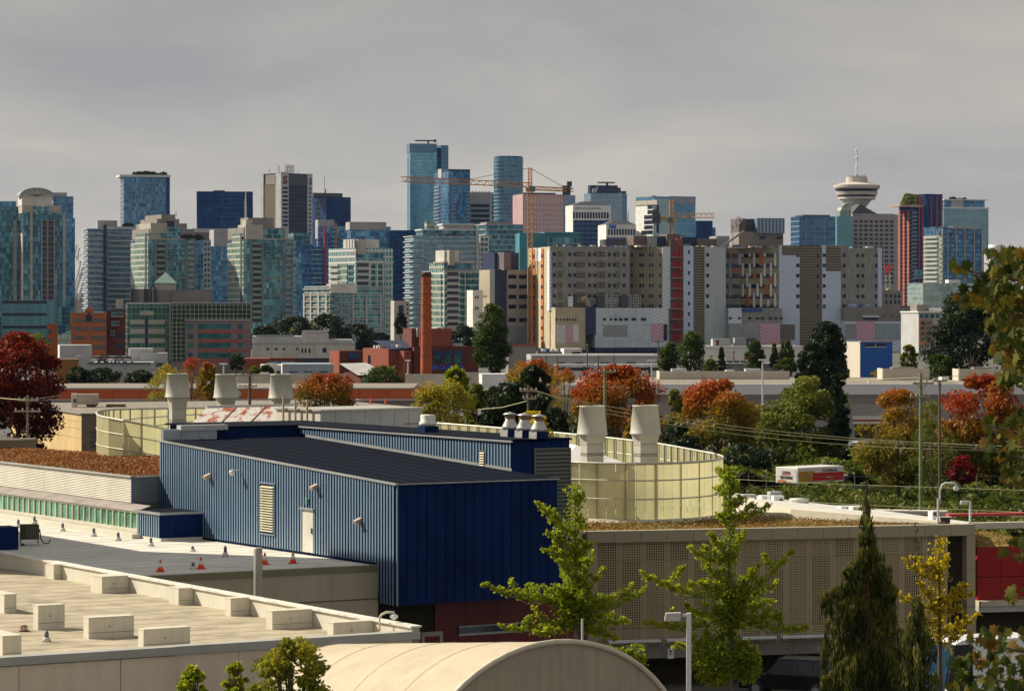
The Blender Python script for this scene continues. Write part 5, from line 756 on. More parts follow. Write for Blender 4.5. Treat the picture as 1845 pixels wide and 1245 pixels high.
mb = MB().add([(xA0 - .14, yA0 - .1, zA(yA0)), (xA1 + .05, yA0 - .1, zA(yA0)), (xA1 + .05, yA1, zA(yA1)), (xA0 - .14, yA1, zA(yA1)), (xA0 - .14, yA0 - .1, zA(yA0) - .06), (xA1 + .05, yA0 - .1, zA(yA0) - .06), (xA1 + .05, yA1, zA(yA1) - .06), (xA0 - .14, yA1, zA(yA1) - .06)], [(0, 1, 2, 3), (4, 5, 1, 0), (5, 6, 2, 1), (7, 4, 0, 3)]); part(mb, 'roof', roofB, t)
me = MB().box(0, .05, yA0, yA1 - .02, 0, .035)
for i in range(9): x_ = xA0 + .35 + i * .9; part(MB().add([(x_, yA0, zA(yA0)), (x_ + .04, yA0, zA(yA0)), (x_ + .04, yA1, zA(yA1)), (x_, yA1, zA(yA1)), (x_, yA0, zA(yA0) + .03), (x_ + .04, yA0, zA(yA0) + .03), (x_ + .04, yA1, zA(yA1) + .03), (x_, yA1, zA(yA1) + .03)], [(4, 5, 6, 7), (0, 1, 5, 4), (3, 0, 4, 7), (1, 2, 6, 5)]), 'roof_seam', roofB, t)
part(MB().add([(xA0 - .15, yA0 - .12, zA(yA0) - .06), (xA0 - .15, yA1, zA(yA1) - .06), (xA0 - .15, yA0 - .12, zA(yA0) + .02), (xA0 - .15, yA1, zA(yA1) + .02), (xA0 + .02, yA0 - .12, zA(yA0) + .02), (xA0 + .02, yA1, zA(yA1) + .02)], [(1, 0, 2, 3), (3, 2, 4, 5)]), 'eave_trim', trim, t); part(MB().box(xA0 - .15, xA1 + .06, yA0 - .14, yA0 - .1, zA(yA0) - .035, zA(yA0) + .012), 'eave_trim', trim, t)
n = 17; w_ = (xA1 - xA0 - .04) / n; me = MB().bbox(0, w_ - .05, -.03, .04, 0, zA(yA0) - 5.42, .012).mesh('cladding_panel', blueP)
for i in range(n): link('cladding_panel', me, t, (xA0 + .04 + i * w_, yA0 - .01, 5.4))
part(MB().box(xA0 - .03, xA0 + .03, yA0 - .055, yA0 + .03, 5.38, zA(yA0) - .07), 'corner_trim', blue, t)
# rear narrow block B and end block C
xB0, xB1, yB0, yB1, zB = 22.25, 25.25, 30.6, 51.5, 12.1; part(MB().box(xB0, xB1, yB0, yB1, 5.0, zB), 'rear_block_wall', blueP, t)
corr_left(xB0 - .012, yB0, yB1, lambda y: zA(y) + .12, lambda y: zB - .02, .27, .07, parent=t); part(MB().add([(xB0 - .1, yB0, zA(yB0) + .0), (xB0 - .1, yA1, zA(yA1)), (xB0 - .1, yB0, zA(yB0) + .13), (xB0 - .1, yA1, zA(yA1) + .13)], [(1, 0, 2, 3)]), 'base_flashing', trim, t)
part(MB().box(xB0 - .16, xB1 + .08, yB0 - .1, yB1, zB, zB + .09), 'rear_roof', roofB, t); part(MB().box(xB0 - .18, xB0 - .1, yB0 - .12, yB1, zB - .05, zB + .03), 'eave_trim', trim, t)
n = 6; w_ = (xB1 - xB0) / n; me = MB().bbox(0, w_ - .03, -.03, .02, 0, zB - 5.1, .01).mesh('cladding_panel', blueP)
for i in range(n): link('cladding_panel', me, t, (xB0 + i * w_, yB0 - .005, 5.05))
x0, z0 = FYp(yB0, 963, 962); x1, z1 = FYp(yB0, 1025, 808); lf = link('louvre_panel', MB().box(x0, x1, yB0 - .06, yB0 - .03, z0, z1).mesh('louvre_panel', joint), t); slat = mat('slat_green_grey', (.16, .20, .18), .5, .2)
for a, b_, c_, d_ in ((x0 - .05, x0, z0, z1), (x1, x1 + .05, z0, z1), (x0 - .05, x1 + .05, z1, z1 + .05)): part(MB().box(a, b_, yB0 - .12, yB0 - .02, c_, d_), 'louvre_frame', slat, lf)
k = 0; z_ = z0 + .05
me = MB().add([(x0, -.12, 0), (x1, -.12, 0), (x1, -.03, .09), (x0, -.03, .09), (x0, -.12, .025), (x1, -.12, .025)], [(0, 1, 2, 3), (1, 0, 4, 5)]).mesh('slat', slat)
while z_ < z1 - .1: link('slat', me, lf, (0, yB0 - .02, z_)); z_ += .178
yv, zv0 = FXp(xB0, 872, 841); _, zv1 = FXp(xB0, 872, 811); lv2 = link('small_louvre', MB().box(xB0 - .1, xB0 - .075, yv - .24, yv + .24, zv0, zv1).mesh('small_louvre', joint), t)
me = MB().add([(xB0 - .16, yv - .2, 0), (xB0 - .16, yv + .2, 0), (xB0 - .1, yv + .2, .05), (xB0 - .1, yv - .2, .05)], [(0, 1, 2, 3)]).mesh('slat', mat('slat_cream', (.6, .57, .42), .5))
for i in range(6): link('slat', me, lv2, (0, 0, zv0 + .06 + i * (zv1 - zv0 - .1) / 6))
xC = FYp(51.55, 389, 780)[0]; part(MB().box(xC, xB1, 51.55, 57, 6, zB), 'end_block_wall', blueP, t); part(MB().box(xC - .2, xB1 + .1, 51.5, 57.2, zB, zB + .08), 'end_block_roof', roofB, t)
a, z_ = FYp(51.3, 292, 790); b_, _ = FYp(51.3, 389, 790); silver = mat('silver_flashing', (.42, .47, .52), .35, .5)
nn = 3
for i in range(nn): part(MB().box(a + (b_ - a) * i / nn, a + (b_ - a) * (i + 1) / nn - .02, 51.15, 51.45, z_ - .1, FYp(51.3, 330, 773)[1]), 'flashing_panel', silver, t)
a, z_ = FYp(51.0, 326, 776); b_, z2 = FYp(51.0, 411, 764); part(MB().box(a, b_, 51.0, 51.5, z_, z2 - .02), 'ribbed_canopy', mat('canopy_white', (.5, .5, .5), .5, .2), t)
# facade fittings
def onA(px, py): y, z = FXp(xA0, px, py); return y, z
for px, py, lab in ((381, 857, 'first'), (574, 876, 'second'), (653, 937, 'third')):
    y, z = onA(px, py); o = part(MB().add([(-.10, -.14, .12), (-.10, .14, .12), (-.42, -.14, -.02), (-.42, .14, -.02), (-.36, -.14, -.16), (-.36, .14, -.16), (-.10, -.14, -.06), (-.10, .14, -.06)], [(0, 1, 3, 2), (2, 3, 5, 4), (4, 5, 7, 6), (1, 7, 5, 3), (0, 2, 4, 6)]), 'floodlight', mat('lamp_tan', (.45, .36, .28), .5), t, loc=(xA0, y, z))
y, z = onA(432, 848); cmo = part(MB().tube([(-.08, -.2, .04), (-.5, -.2, .06)], .035), 'camera_bracket', white, t, loc=(xA0, y, z)); part(MB().lathe([(.03, .06), (.13, .02), (.14, -.08), (.10, -.17), (.02, -.22)], 14), 'dome_camera', white, cmo, True, loc=(-.5, -.2, 0))
y0, zt_ = onA(499, 873); y1, _ = onA(473, 873); zb_ = onA(486, 961)[1]; lf = link('tall_louvre', MB().box(xA0 - .10, xA0 - .085, y0, y1, zb_, zt_).mesh('tall_louvre', joint), t); sc2 = mat('slat_cream')
me = MB().add([(xA0 - .20, y0 + .1, 0), (xA0 - .20, y1 - .06, 0), (xA0 - .11, y1 - .06, .07), (xA0 - .11, y0 + .1, .07), (xA0 - .20, y0 + .1, .03), (xA0 - .20, y1 - .06, .03)], [(0, 1, 2, 3), (1, 0, 4, 5)]).mesh('slat', sc2)
for i in range(18): link('slat', me, lf, (0, 0, zb_ + .10 + i * (zt_ - zb_ - .16) / 18))
for a, b_, c_, d_ in ((y0 - .05, y0, zb_, zt_), (y1, y1 + .05, zb_, zt_), (y0 - .05, y1 + .05, zt_, zt_ + .06), (y0 - .05, y1 + .05, zb_ - .06, zb_)): part(MB().box(xA0 - .17, xA0 - .08, a, b_, c_, d_), 'louvre_frame', blue, lf)
y0 = onA(568, 950)[0]; y1 = onA(549, 950)[0]; zt_ = onA(558, 918)[1]; do = link('door', MB().bbox(xA0 - .115, xA0 - .085, y0, y1, 7.14, zt_, .01).mesh('door', mat('door_cream', (.62, .61, .53), .6, sc=1.5, streak=.4)), t); part(MB().box(xA0 - .16, xA0 - .11, y0 + .08, y0 + .14, 8.0, 8.25), 'handle', joint, do); part(MB().box(xA0 - .2, xA0 - .08, y0 - .12, y1 + .16, zt_, zt_ + .07), 'door_hood', trim, do); part(MB().box(xA0 - .1, xA0 - .08, y1, y1 + .14, 7.14, zt_), 'door_reveal', joint, do)
y, z = onA(558, 903); part(MB().bbox(xA0 - .2, xA0 - .08, y - .08, y + .08, z - .12, z + .14, .015), 'alarm_box', mat('alarm_green', (.12, .42, .3), .5), t)
# brackets along the eaves of the rear block
for px in (705, 1015): pass
# vents on the rear block
def mushroom(px, py, lab):
    c = GZ(px, py, zB + .09); o = works('mushroom_vent', lab, 'vent', c.x, c.y, zB + .09, 'mushroom vents on the blue roof'); gal = mat('galvanised', (.50, .50, .48), .4, .5, sc=2, var=.25, streak=.4)
    part(MB().bbox(-.32, .32, -.32, .32, 0, .33, .02), 'plinth', blueP, o); part(MB().add([(-.335, -.33, 0), (-.335, .33, 0), (-.325, -.33, .33), (-.325, .33, .33)], [(1, 0, 2, 3)]), 'plinth_face', gal, o); part(MB().lathe([(.36, .33), (.38, .42), (.36, .48), (.22, .75), (.22, .83)], 20), 'body', gal, o, True); part(MB().lathe([(.24, .83), (.26, .86), (.24, .88), (.24, .93), (.26, .95), (.2, .97)], 20), 'collar', mat('rust_collar', (.25, .14, .07), .8), o, True); part(MB().lathe([(.33, 1.0), (.34, 1.03), (.02, 1.13)], 20), 'hat', gal, o, True); part(MB().lathe([(.14, .95), (.14, 1.02)], 12), 'neck', joint, o)
mushroom(919, 786, 'galvanised mushroom vent farthest along the blue roof'); mushroom(945, 788, 'galvanised mushroom vent in the middle of the trio'); mushroom(971, 790, 'galvanised mushroom vent nearest the blue end wall')
c = GZ(771, 778, zB + .09); o = works('drum_vent', 'white drum-shaped roof fan on a blue plinth', 'vent', c.x, c.y, zB + .09); part(MB().bbox(-.38, .38, -.38, .38, 0, .28, .02), 'plinth', blueP, o); part(MB().lathe([(.36, .28), (.42, .32), (.43, .45), (.36, .5), (.36, .78), (.34, .82), (.02, .84)], 24), 'drum', mat('drum_white', (.66, .65, .6), .5, sc=2), o, True)
# ground floor below the hall
t = works('red_base_building', 'dark red panelled ground floor under the overhanging blue hall'); mar = mat('maroon_panel', (.12, .010, .012), .5, sc=.5); part(MB().box(14.2, 25.3, 29.2, 50, 0, 5.39), 'wall', mat('base_dark', (.03, .028, .02), .9), t)
for i in range(5): part(MB().box(17.3 + i * 1.6, 17.3 + (i + 1) * 1.6 - .02, 29.1, 29.25, 0, 5.38), 'wall_panel', mar, t)
a, z_ = FYp(29.1, 825, 1141); b_, z2 = FYp(29.1, 960, 1121); part(MB().box(a, b_, 29.02, 29.12, z_, z2), 'window', winD, t); part(MB().box(a, b_, 28.98, 29.1, z_ - .1, z_), 'sill', trim, t); part(MB().box(a, b_, 28.98, 29.1, z2, z2 + .05), 'window_head', trim, t)
a, z_ = FYp(29.1, 758, 1170); b_, z2 = FYp(29.1, 796, 1136); part(MB().box(a, b_, 29.0, 29.15, 0, z2), 'door_frame', mat('frame_cream', (.36, .34, .26), .6), t); part(MB().box(a + .15, b_ - .18, 28.96, 29.0, 0, z2 - .2), 'door', mar, t)
part(MB().box(25.35, 27.6, 33.5, 44, 0, 7.3), 'link_wall', mar, t)
# small blue shed
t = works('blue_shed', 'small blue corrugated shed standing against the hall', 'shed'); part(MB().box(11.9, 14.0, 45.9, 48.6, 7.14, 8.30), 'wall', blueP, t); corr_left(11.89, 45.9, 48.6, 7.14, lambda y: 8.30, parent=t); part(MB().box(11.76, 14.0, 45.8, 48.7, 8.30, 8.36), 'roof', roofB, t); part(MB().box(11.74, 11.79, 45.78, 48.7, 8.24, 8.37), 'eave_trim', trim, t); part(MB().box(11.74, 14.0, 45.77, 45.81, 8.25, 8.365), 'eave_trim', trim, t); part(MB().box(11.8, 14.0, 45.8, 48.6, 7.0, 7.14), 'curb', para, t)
for i in range(3): part(MB().box(11.95 + i * .68, 12.6 + i * .68, 45.88, 45.9, 7.16, 8.24), 'cladding_panel', blueP, t)
# green glass clerestory, ribbed beige wall and sedum roof
t = works('clerestory_building', 'clerestory of green panes under a ribbed beige wall and rust-coloured sedum roof'); gpane = mat('green_pane', (.10, .30, .20), .15, .25, sc=.9, var=.45); mul = mat('mullion_cream', (.58, .56, .45), .6)
y = 48.7; me = MB().box(11.92, 11.97, 0, .66, 7.42, 8.16).mesh('pane', gpane); mm = MB().box(11.86, 11.98, -.05, .03, 7.36, 8.2).mesh('mullion', mul)
while y < 84: link('pane', me, t, (0, y + .03, 0)); link('mullion', mm, t, (0, y, 0)); y += .72
part(MB().box(11.84, 12.0, 48.6, 84, 8.18, 8.26), 'head_rail', mul, t); part(MB().box(11.84, 12.02, 48.6, 84, 7.2, 7.42), 'sill', para, t); part(MB().box(12.0, 12.3, 48.6, 84, 7.2, 8.2), 'inner_wall', mat('room_green', (.05, .12, .09), .8), t)
part(MB().add([(11.78, 48.7, 8.27), (11.78, 84, 8.27), (12.62, 84, 8.52), (12.62, 50.9, 8.52), (12.62, 48.7, 8.52)], [(0, 4, 3, 2, 1)]), 'sloped_ledge', mat('ledge_zinc', (.36, .32, .30), .5, .2, sc=1, var=.2), t)
rib = mat('ribbed_beige', (.47, .45, .39), .6, .1, sc=.6, var=.08)
def hribs(x0, x1, y0, y1, z0, z1, step, face, m, parent):
    mb = MB(); z = z0
    while z < z1 - .01:
        if face == 'l': mb.add([(x0, y0, z), (x0, y1, z), (x0 - .035, y0, z + step * .55), (x0 - .035, y1, z + step * .55), (x0, y0, z + step), (x0, y1, z + step)], [(1, 0, 2, 3), (3, 2, 4, 5)])
        else: mb.add([(x0, y0, z), (x1, y0, z), (x0, y0 - .035, z + step * .55), (x1, y0 - .035, z + step * .55), (x0, y0, z + step), (x1, y0, z + step)], [(0, 1, 3, 2), (2, 3, 5, 4)])
        z += step
    return part(mb, 'ribbed_cladding', m, parent)
part(MB().box(12.62, 26, 50.9, 104, 8.0, 8.7), 'core_wall', mat('core_dark', (.12, .13, .13), .8), t); hribs(12.6, 12.6, 50.9, 62, 8.52, 9.78, .084, 'l', rib, t); hribs(12.6, 12.6, 62.02, 84, 8.52, 9.78, .084, 'l', rib, t); hribs(12.6, 14.1, 50.88, 0, 8.52, 9.78, .084, 'f', mat('ribbed_slate', (.20, .23, .25), .6), t); part(MB().box(12.5, 12.72, 50.8, 84, 9.78, 9.86), 'coping', coping, t); part(MB().box(12.5, 14.1, 50.8, 50.95, 9.78, 9.86), 'coping', coping, t); part(MB().box(12.55, 12.63, 50.84, 50.92, 8.5, 9.8), 'corner_trim', mat('trim_violet', (.12, .12, .3), .5), t)
def sedum(name, label, poly, cols, dens=16, hgt=.09):
    """low sedum: a lumpy bed with short leaf tufts standing on it"""
    xs = [p[0] for p in poly]; ys = [p[1] for p in poly]; cen = Vector((sum(xs) / len(xs), sum(ys) / len(ys), 0))
    root = MB(); n = len(poly); root.add([p for p in poly] + [(p[0], p[1], p[2] - .3) for p in poly], [tuple(range(n))] + [((i + 1) % n, i, n + i, n + (i + 1) % n) for i in range(n)])
    bed = tag(link(name, root.mesh(name, mat(name + '_soil', cols[0], .95, sc=.8, bump=.5, var=.3))), label, 'sedum roof', kind='stuff')
    P = [Vector(p) for p in poly]; tri = [(P[0], P[i], P[i + 1]) for i in range(1, n - 1)]; ar = [((b - a).cross(c - a)).length / 2 for a, b, c in tri]; pts = []
    for (a, b, c), A in zip(tri, ar):
        k = int(A * dens); u = rng.random((k, 2)); u[u.sum(1) > 1] = 1 - u[u.sum(1) > 1]
        pts.append(np.array(a) + u[:, :1] * np.array(b - a) + u[:, 1:] * np.array(c - a))
    return np.concatenate(pts), bed
# ---------------------------------------------------------------- foliage helpers
def leaf_obj(name, pts, size, tint, m, parent=None, up=.35, asp=1.5, hang=False, tris=False):
    N_ = len(pts); pts = np.asarray(pts, float); size = np.broadcast_to(np.asarray(size, float), (N_,))[:, None]
    n = rng.normal(size=(N_, 3)); n[:, 2] += up * 2; n /= np.linalg.norm(n, axis=1)[:, None] + 1e-9
    if hang: t1 = np.stack([rng.normal(0, .18, N_), rng.normal(0, .18, N_), -np.ones(N_)], 1); t1 /= np.linalg.norm(t1, axis=1)[:, None]
    else: r = rng.normal(size=(N_, 3)); t1 = np.cross(n, r); t1 /= np.linalg.norm(t1, axis=1)[:, None] + 1e-9
    t2 = np.cross(n, t1); t2 /= np.linalg.norm(t2, axis=1)[:, None] + 1e-9
    a, b = t1 * size * asp * .5, t2 * size * .5
    V = np.stack([pts - a, pts + b * .9, pts + a, pts - b * .9], 1).reshape(-1, 3); me = bpy.data.meshes.new(name)
    me.vertices.add(4 * N_); me.vertices.foreach_set('co', V.ravel()); me.loops.add(4 * N_); me.loops.foreach_set('vertex_index', np.arange(4 * N_, dtype=np.int32))
    me.polygons.add(N_); me.polygons.foreach_set('loop_start', np.arange(0, 4 * N_, 4, dtype=np.int32)); me.polygons.foreach_set('loop_total', np.full(N_, 4, dtype=np.int32))
    at = me.attributes.new('tint', 'FLOAT', 'FACE'); at.data.foreach_set('value', np.clip(tint, 0, 1).astype(np.float32)); me.update(); me.materials.append(m)
    return link(name, me, parent)
bark = mat('bark', (.10, .075, .055), .9, sc=3, bump=.5, var=.3); barkL = mat('bark_grey', (.2, .17, .13), .9, sc=3, bump=.5, var=.3)
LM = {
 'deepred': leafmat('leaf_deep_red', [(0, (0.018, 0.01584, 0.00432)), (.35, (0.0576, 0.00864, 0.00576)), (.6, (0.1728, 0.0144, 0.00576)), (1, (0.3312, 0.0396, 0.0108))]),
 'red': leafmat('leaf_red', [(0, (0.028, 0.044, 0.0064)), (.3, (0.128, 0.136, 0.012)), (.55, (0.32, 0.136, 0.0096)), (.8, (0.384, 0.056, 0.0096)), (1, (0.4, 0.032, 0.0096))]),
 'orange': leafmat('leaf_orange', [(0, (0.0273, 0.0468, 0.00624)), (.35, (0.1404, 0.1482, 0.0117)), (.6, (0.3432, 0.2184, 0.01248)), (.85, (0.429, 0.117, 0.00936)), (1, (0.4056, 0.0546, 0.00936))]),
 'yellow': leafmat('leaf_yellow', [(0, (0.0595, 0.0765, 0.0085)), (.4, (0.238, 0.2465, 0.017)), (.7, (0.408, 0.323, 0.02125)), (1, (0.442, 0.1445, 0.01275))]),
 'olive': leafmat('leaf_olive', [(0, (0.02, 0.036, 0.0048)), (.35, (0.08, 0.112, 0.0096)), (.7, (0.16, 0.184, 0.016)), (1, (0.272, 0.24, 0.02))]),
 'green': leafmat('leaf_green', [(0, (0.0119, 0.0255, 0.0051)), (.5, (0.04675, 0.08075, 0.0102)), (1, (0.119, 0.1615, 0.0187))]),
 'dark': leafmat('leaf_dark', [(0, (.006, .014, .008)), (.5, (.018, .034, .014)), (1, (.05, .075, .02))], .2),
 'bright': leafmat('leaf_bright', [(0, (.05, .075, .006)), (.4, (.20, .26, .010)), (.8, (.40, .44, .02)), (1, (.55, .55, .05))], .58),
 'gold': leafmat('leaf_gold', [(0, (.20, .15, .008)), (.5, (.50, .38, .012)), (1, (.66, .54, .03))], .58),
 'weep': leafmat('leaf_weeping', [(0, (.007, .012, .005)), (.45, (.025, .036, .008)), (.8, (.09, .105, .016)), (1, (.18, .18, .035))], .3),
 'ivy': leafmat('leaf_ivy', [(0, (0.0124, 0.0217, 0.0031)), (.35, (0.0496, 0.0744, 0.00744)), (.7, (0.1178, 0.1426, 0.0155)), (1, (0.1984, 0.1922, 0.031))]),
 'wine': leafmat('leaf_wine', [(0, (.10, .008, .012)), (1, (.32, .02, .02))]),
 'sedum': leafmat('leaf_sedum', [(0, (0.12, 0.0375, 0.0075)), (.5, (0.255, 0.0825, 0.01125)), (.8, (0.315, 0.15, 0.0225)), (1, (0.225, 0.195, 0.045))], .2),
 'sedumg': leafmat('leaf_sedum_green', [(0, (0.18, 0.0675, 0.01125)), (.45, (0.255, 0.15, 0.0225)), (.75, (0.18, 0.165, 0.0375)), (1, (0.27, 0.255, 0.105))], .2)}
def tree(name, lab, px, D, ytop, ybot, wpx, m, n=5000, shape='round', leaf=None, grad=.55, clump=.24, group=None, trunk=True, cat='tree', seed=0, mixv=.3):
    n = int(n * 1.5); X = (px - CX) / F * D; k = D / F; zt, zb = H - (ytop - HY) * k, max(.2, H - (ybot - HY) * k); rx = wpx / 2 * k; hh = zt - zb
    r = np.random.default_rng(seed + int(px * 7 + ytop)); o = thing(name, lab, cat, (X, D, 0), 0, group); nc = 46 if shape != 'column' else 60
    th = r.random(nc) * 2 * np.pi; u = r.random(nc) ** .9
    if shape == 'round': prof = lambda f: np.sqrt(np.clip(1 - ((f - .42) / .58) ** 2 * np.where(f > .42, 1, 0) - ((.42 - f) / .62) ** 2 * np.where(f <= .42, 1, 0), .02, 1))
    elif shape == 'cone': prof = lambda f: np.clip(1.03 - f, .03, 1) ** .8
    elif shape == 'vase': prof = lambda f: np.clip(.55 + .6 * f - .75 * f ** 3, .1, 1)
    else: prof = lambda f: np.clip(np.minimum(1, .55 + f * 2), 0, 1) * np.clip((1.02 - f) * 2.3, .05, 1) ** .6
    rad = prof(u) * rx * np.sqrt(r.random(nc) * .75 + .25) * (1 - clump * .5); C = np.stack([rad * np.cos(th), rad * np.sin(th), zb + u * hh * .96], 1)
    cr = rx * clump * (.7 + .7 * r.random(nc)) if shape not in ('column',) else rx * .45 * (.7 + .6 * r.random(nc)); cr = np.minimum(cr, np.maximum(.3, zt - C[:, 2] + cr * .2))
    ct = r.random(nc); idx = r.integers(0, nc, n); d = r.normal(size=(n, 3)); d /= np.linalg.norm(d, axis=1)[:, None]; d *= (r.random((n, 1)) ** .5); d[:, 2] *= .75
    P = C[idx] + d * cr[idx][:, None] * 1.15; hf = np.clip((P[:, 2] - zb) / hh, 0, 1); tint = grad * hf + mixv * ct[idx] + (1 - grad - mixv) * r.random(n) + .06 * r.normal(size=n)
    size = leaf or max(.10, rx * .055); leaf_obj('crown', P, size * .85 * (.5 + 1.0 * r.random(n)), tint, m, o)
    if trunk:
        mb = MB(); zs = zb + hh * .55; mb.tube([(0, 0, 0), (.05, .05, zb * .6), (-.05, 0, zs)], [max(.1, rx * .055), max(.08, rx * .045), .05], 8)
        for i in range(0, nc, 4): z0 = zb * .7 + (C[i, 2] - zb) * .35 + .1; mb.tube([(0, 0, z0), (C[i, 0] * .5, C[i, 1] * .5, (z0 + C[i, 2]) / 2 + .2), tuple(C[i])], [max(.05, rx * .022), .04, .02], 5)
        part(mb, 'trunk', bark, o)
    return o
def bed(name, label, poly, soil, m, dens, hgt=.08, seed=1):
    P, o = sedum(name, label, poly, (soil,), dens); n_ = len(P); P[:, 2] += rng.random(n_) * hgt; f = .5 + .5 * np.sin(P[:, 0] * .9 + np.sin(P[:, 1] * .5) * 2) * np.cos(P[:, 1] * .7)
    c = leaf_obj('sedum_leaves', P, .06 + .05 * rng.random(n_), .35 * f + .65 * rng.random(n_), m, o, 1.0, 1.6); c['kind'] = 'stuff'
    return o
w3 = lambda x, y, z: tuple(loc2(x, y, z))
bed('sedum_roof', 'rust-orange sedum covering the flat roof behind the ribbed beige wall', [w3(12.7, 50.95, 9.80), w3(26, 50.95, 9.80), w3(26, 105, 9.0), w3(12.7, 105, 9.0)], (.17, .06, .015), LM['sedum'], 60)
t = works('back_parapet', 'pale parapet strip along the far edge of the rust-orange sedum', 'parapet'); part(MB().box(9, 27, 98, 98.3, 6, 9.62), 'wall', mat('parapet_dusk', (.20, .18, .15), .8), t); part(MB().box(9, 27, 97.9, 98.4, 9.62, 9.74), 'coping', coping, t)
# ---------------------------------------------------------------- translucent ring enclosures
m, tt, b = bsdf('polycarbonate'); MATS['polycarbonate'] = m
g = nd(tt, 'ShaderNodeNewGeometry'); nz_ = nd(tt, 'ShaderNodeTexNoise', i_Scale=.45, i_Detail=4.0); tt.links.new(g.outputs['Position'], nz_.inputs['Vector']); cc = ramp(tt, nz_.outputs[0], [(.35, (.47, .47, .27)), (.5, (.58, .55, .32)), (.65, (.63, .59, .35))]); tt.links.new(cc, b.inputs['Base Color']); b.inputs['Roughness'].default_value = .4
tl = nd(tt, 'ShaderNodeBsdfTranslucent'); tt.links.new(cc, tl.inputs[0]); mx = nd(tt, 'ShaderNodeMixShader'); mx.inputs[0].default_value = .48; tt.links.new(b.outputs[0], mx.inputs[1]); tt.links.new(tl.outputs[0], mx.inputs[2]); tt.links.new(mx.outputs[0], tt.nodes['Material Output'].inputs[0]); poly_m = m
railM = mat('ring_rail', (.52, .51, .44), .5, .3, sc=1); postM = mat('ring_post', (.30, .29, .24), .6)
def spline(pts, step):
    """resample a polyline (Catmull-Rom) at even spacing in plan"""
    P = [np.array(p, float) for p in pts]; out = []
    for i in range(len(P) - 1):
        p0, p1, p2, p3 = P[max(i - 1, 0)], P[i], P[i + 1], P[min(i + 2, len(P) - 1)]
        for q in np.linspace(0, 1, 24, endpoint=False): out.append(.5 * ((2 * p1) + (-p0 + p2) * q + (2 * p0 - 5 * p1 + 4 * p2 - p3) * q * q + (-p0 + 3 * p1 - 3 * p2 + p3) * q ** 3))
    out.append(P[-1]); out = np.array(out); s = np.concatenate([[0], np.cumsum(np.linalg.norm(np.diff(out[:, :2], axis=0), axis=1))]); n = max(2, int(round(s[-1] / step))); q = np.linspace(0, s[-1], n + 1)
    return np.stack([np.interp(q, s, out[:, i]) for i in range(out.shape[1])], 1)
def ring(label, pts, step, tiers, posts_every=2, foot=.12):
    """wall of separate translucent panels between rails; pts = (x, y, zbottom, ztop)"""
    S_ = spline(pts, step); o = thing('ring_enclosure', label, 'enclosure', (S_[0, 0], S_[0, 1], 0)); b0 = S_[0, :2]
    for i in range(len(S_) - 1):
        a, c = S_[i], S_[i + 1]; d = (c[:2] - a[:2]); L = np.linalg.norm(d); d /= L
        for k in range(len(tiers) - 1):
            f0, f1 = tiers[k], tiers[k + 1]; A = a[:2] - b0 + d * .012; C = c[:2] - b0 - d * .012; za, zc = a[2] + (a[3] - a[2]) * f0 + .02, c[2] + (c[3] - c[2]) * f0 + .02; za1, zc1 = a[2] + (a[3] - a[2]) * f1 - .02, c[2] + (c[3] - c[2]) * f1 - .02
            part(MB().add([(A[0], A[1], za), (C[0], C[1], zc), (C[0], C[1], zc1), (A[0], A[1], za1)], [(0, 1, 2, 3)]), 'panel', poly_m, o)
        if i % posts_every == 0:
            nrm = np.array([-d[1], d[0]]); p = a[:2] - b0 + nrm * .10; part(MB().box(-.05, .05, -.05, .05, a[2] - .2, a[3] + .0), 'post', postM, o, loc=(p[0], p[1], 0))
    for f in tiers: part(MB().tube([(s[0] - b0[0], s[1] - b0[1], s[2] + (s[3] - s[2]) * f) for s in S_], .035 if f < 1 else .06, 6), 'rail', railM, o)
    part(MB().tube([(s[0] - b0[0], s[1] - b0[1], s[2] - foot) for s in S_], .13, 6), 'base_kerb', para, o)
    return o
def rp(px, yt, yb, D): a = W(px, yt, D); return (a.x, a.y, W(px, yb, D).z, a.z)
ring('yellow translucent curved enclosure on the rust sedum, beside the far end of the blue hall', [rp(470, 735, 756, 232), rp(360, 735, 770, 222), rp(250, 736.5, 790, 212), rp(200, 738, 808, 205), rp(178, 740.5, 822, 195), rp(174, 745, 829, 187), rp(182, 750, 832, 182), rp(207, 755, 836, 180), rp(250, 763, 842, 180), rp(300, 773, 850, 182), rp(345, 784, 858, 184)], 1.15, (0, .35, .68, 1))
Dr = lambda y: F * 7.6 / (y - HY)
def rr2(px, yt): D = Dr(yt); a = W(px, yt, D); return (a.x, a.y, 7.58, 10.4)
ring('yellow-green translucent oval enclosure on the planted roof, two stacks inside', [rr2(985, 831), rr2(1040, 833), rr2(1100, 834.5), rr2(1160, 835), rr2(1234, 833), rr2(1285, 829), rr2(1303, 824), rr2(1291, 818.5), rr2(1252, 811), rr2(1184, 799), rr2(1100, 789), rr2(1040, 783), rr2(900, 771), rr2(785, 762), rr2(690, 756)], .5, (0, .37, .70, 1), 3)
t = thing('ring_plinth', 'white-edged roof deck under the translucent oval', 'roof', tuple(rr2(1170, 835)[:2]) + (0,)); pts = [rr2(p, y) for p, y in ((985, 833), (1100, 836), (1234, 835), (1300, 829), (1306, 823), (1252, 810), (1040, 782), (700, 755))]; q0 = pts[0]; bx, by = rr2(1170, 835)[:2]
part(MB().prism([(p[0] - bx, p[1] - by) for p in pts], 7.2, 7.5), 'deck', para, t)
pale_r = mat('inner_roof_white', (.62, .62, .62), .5, sc=.6)
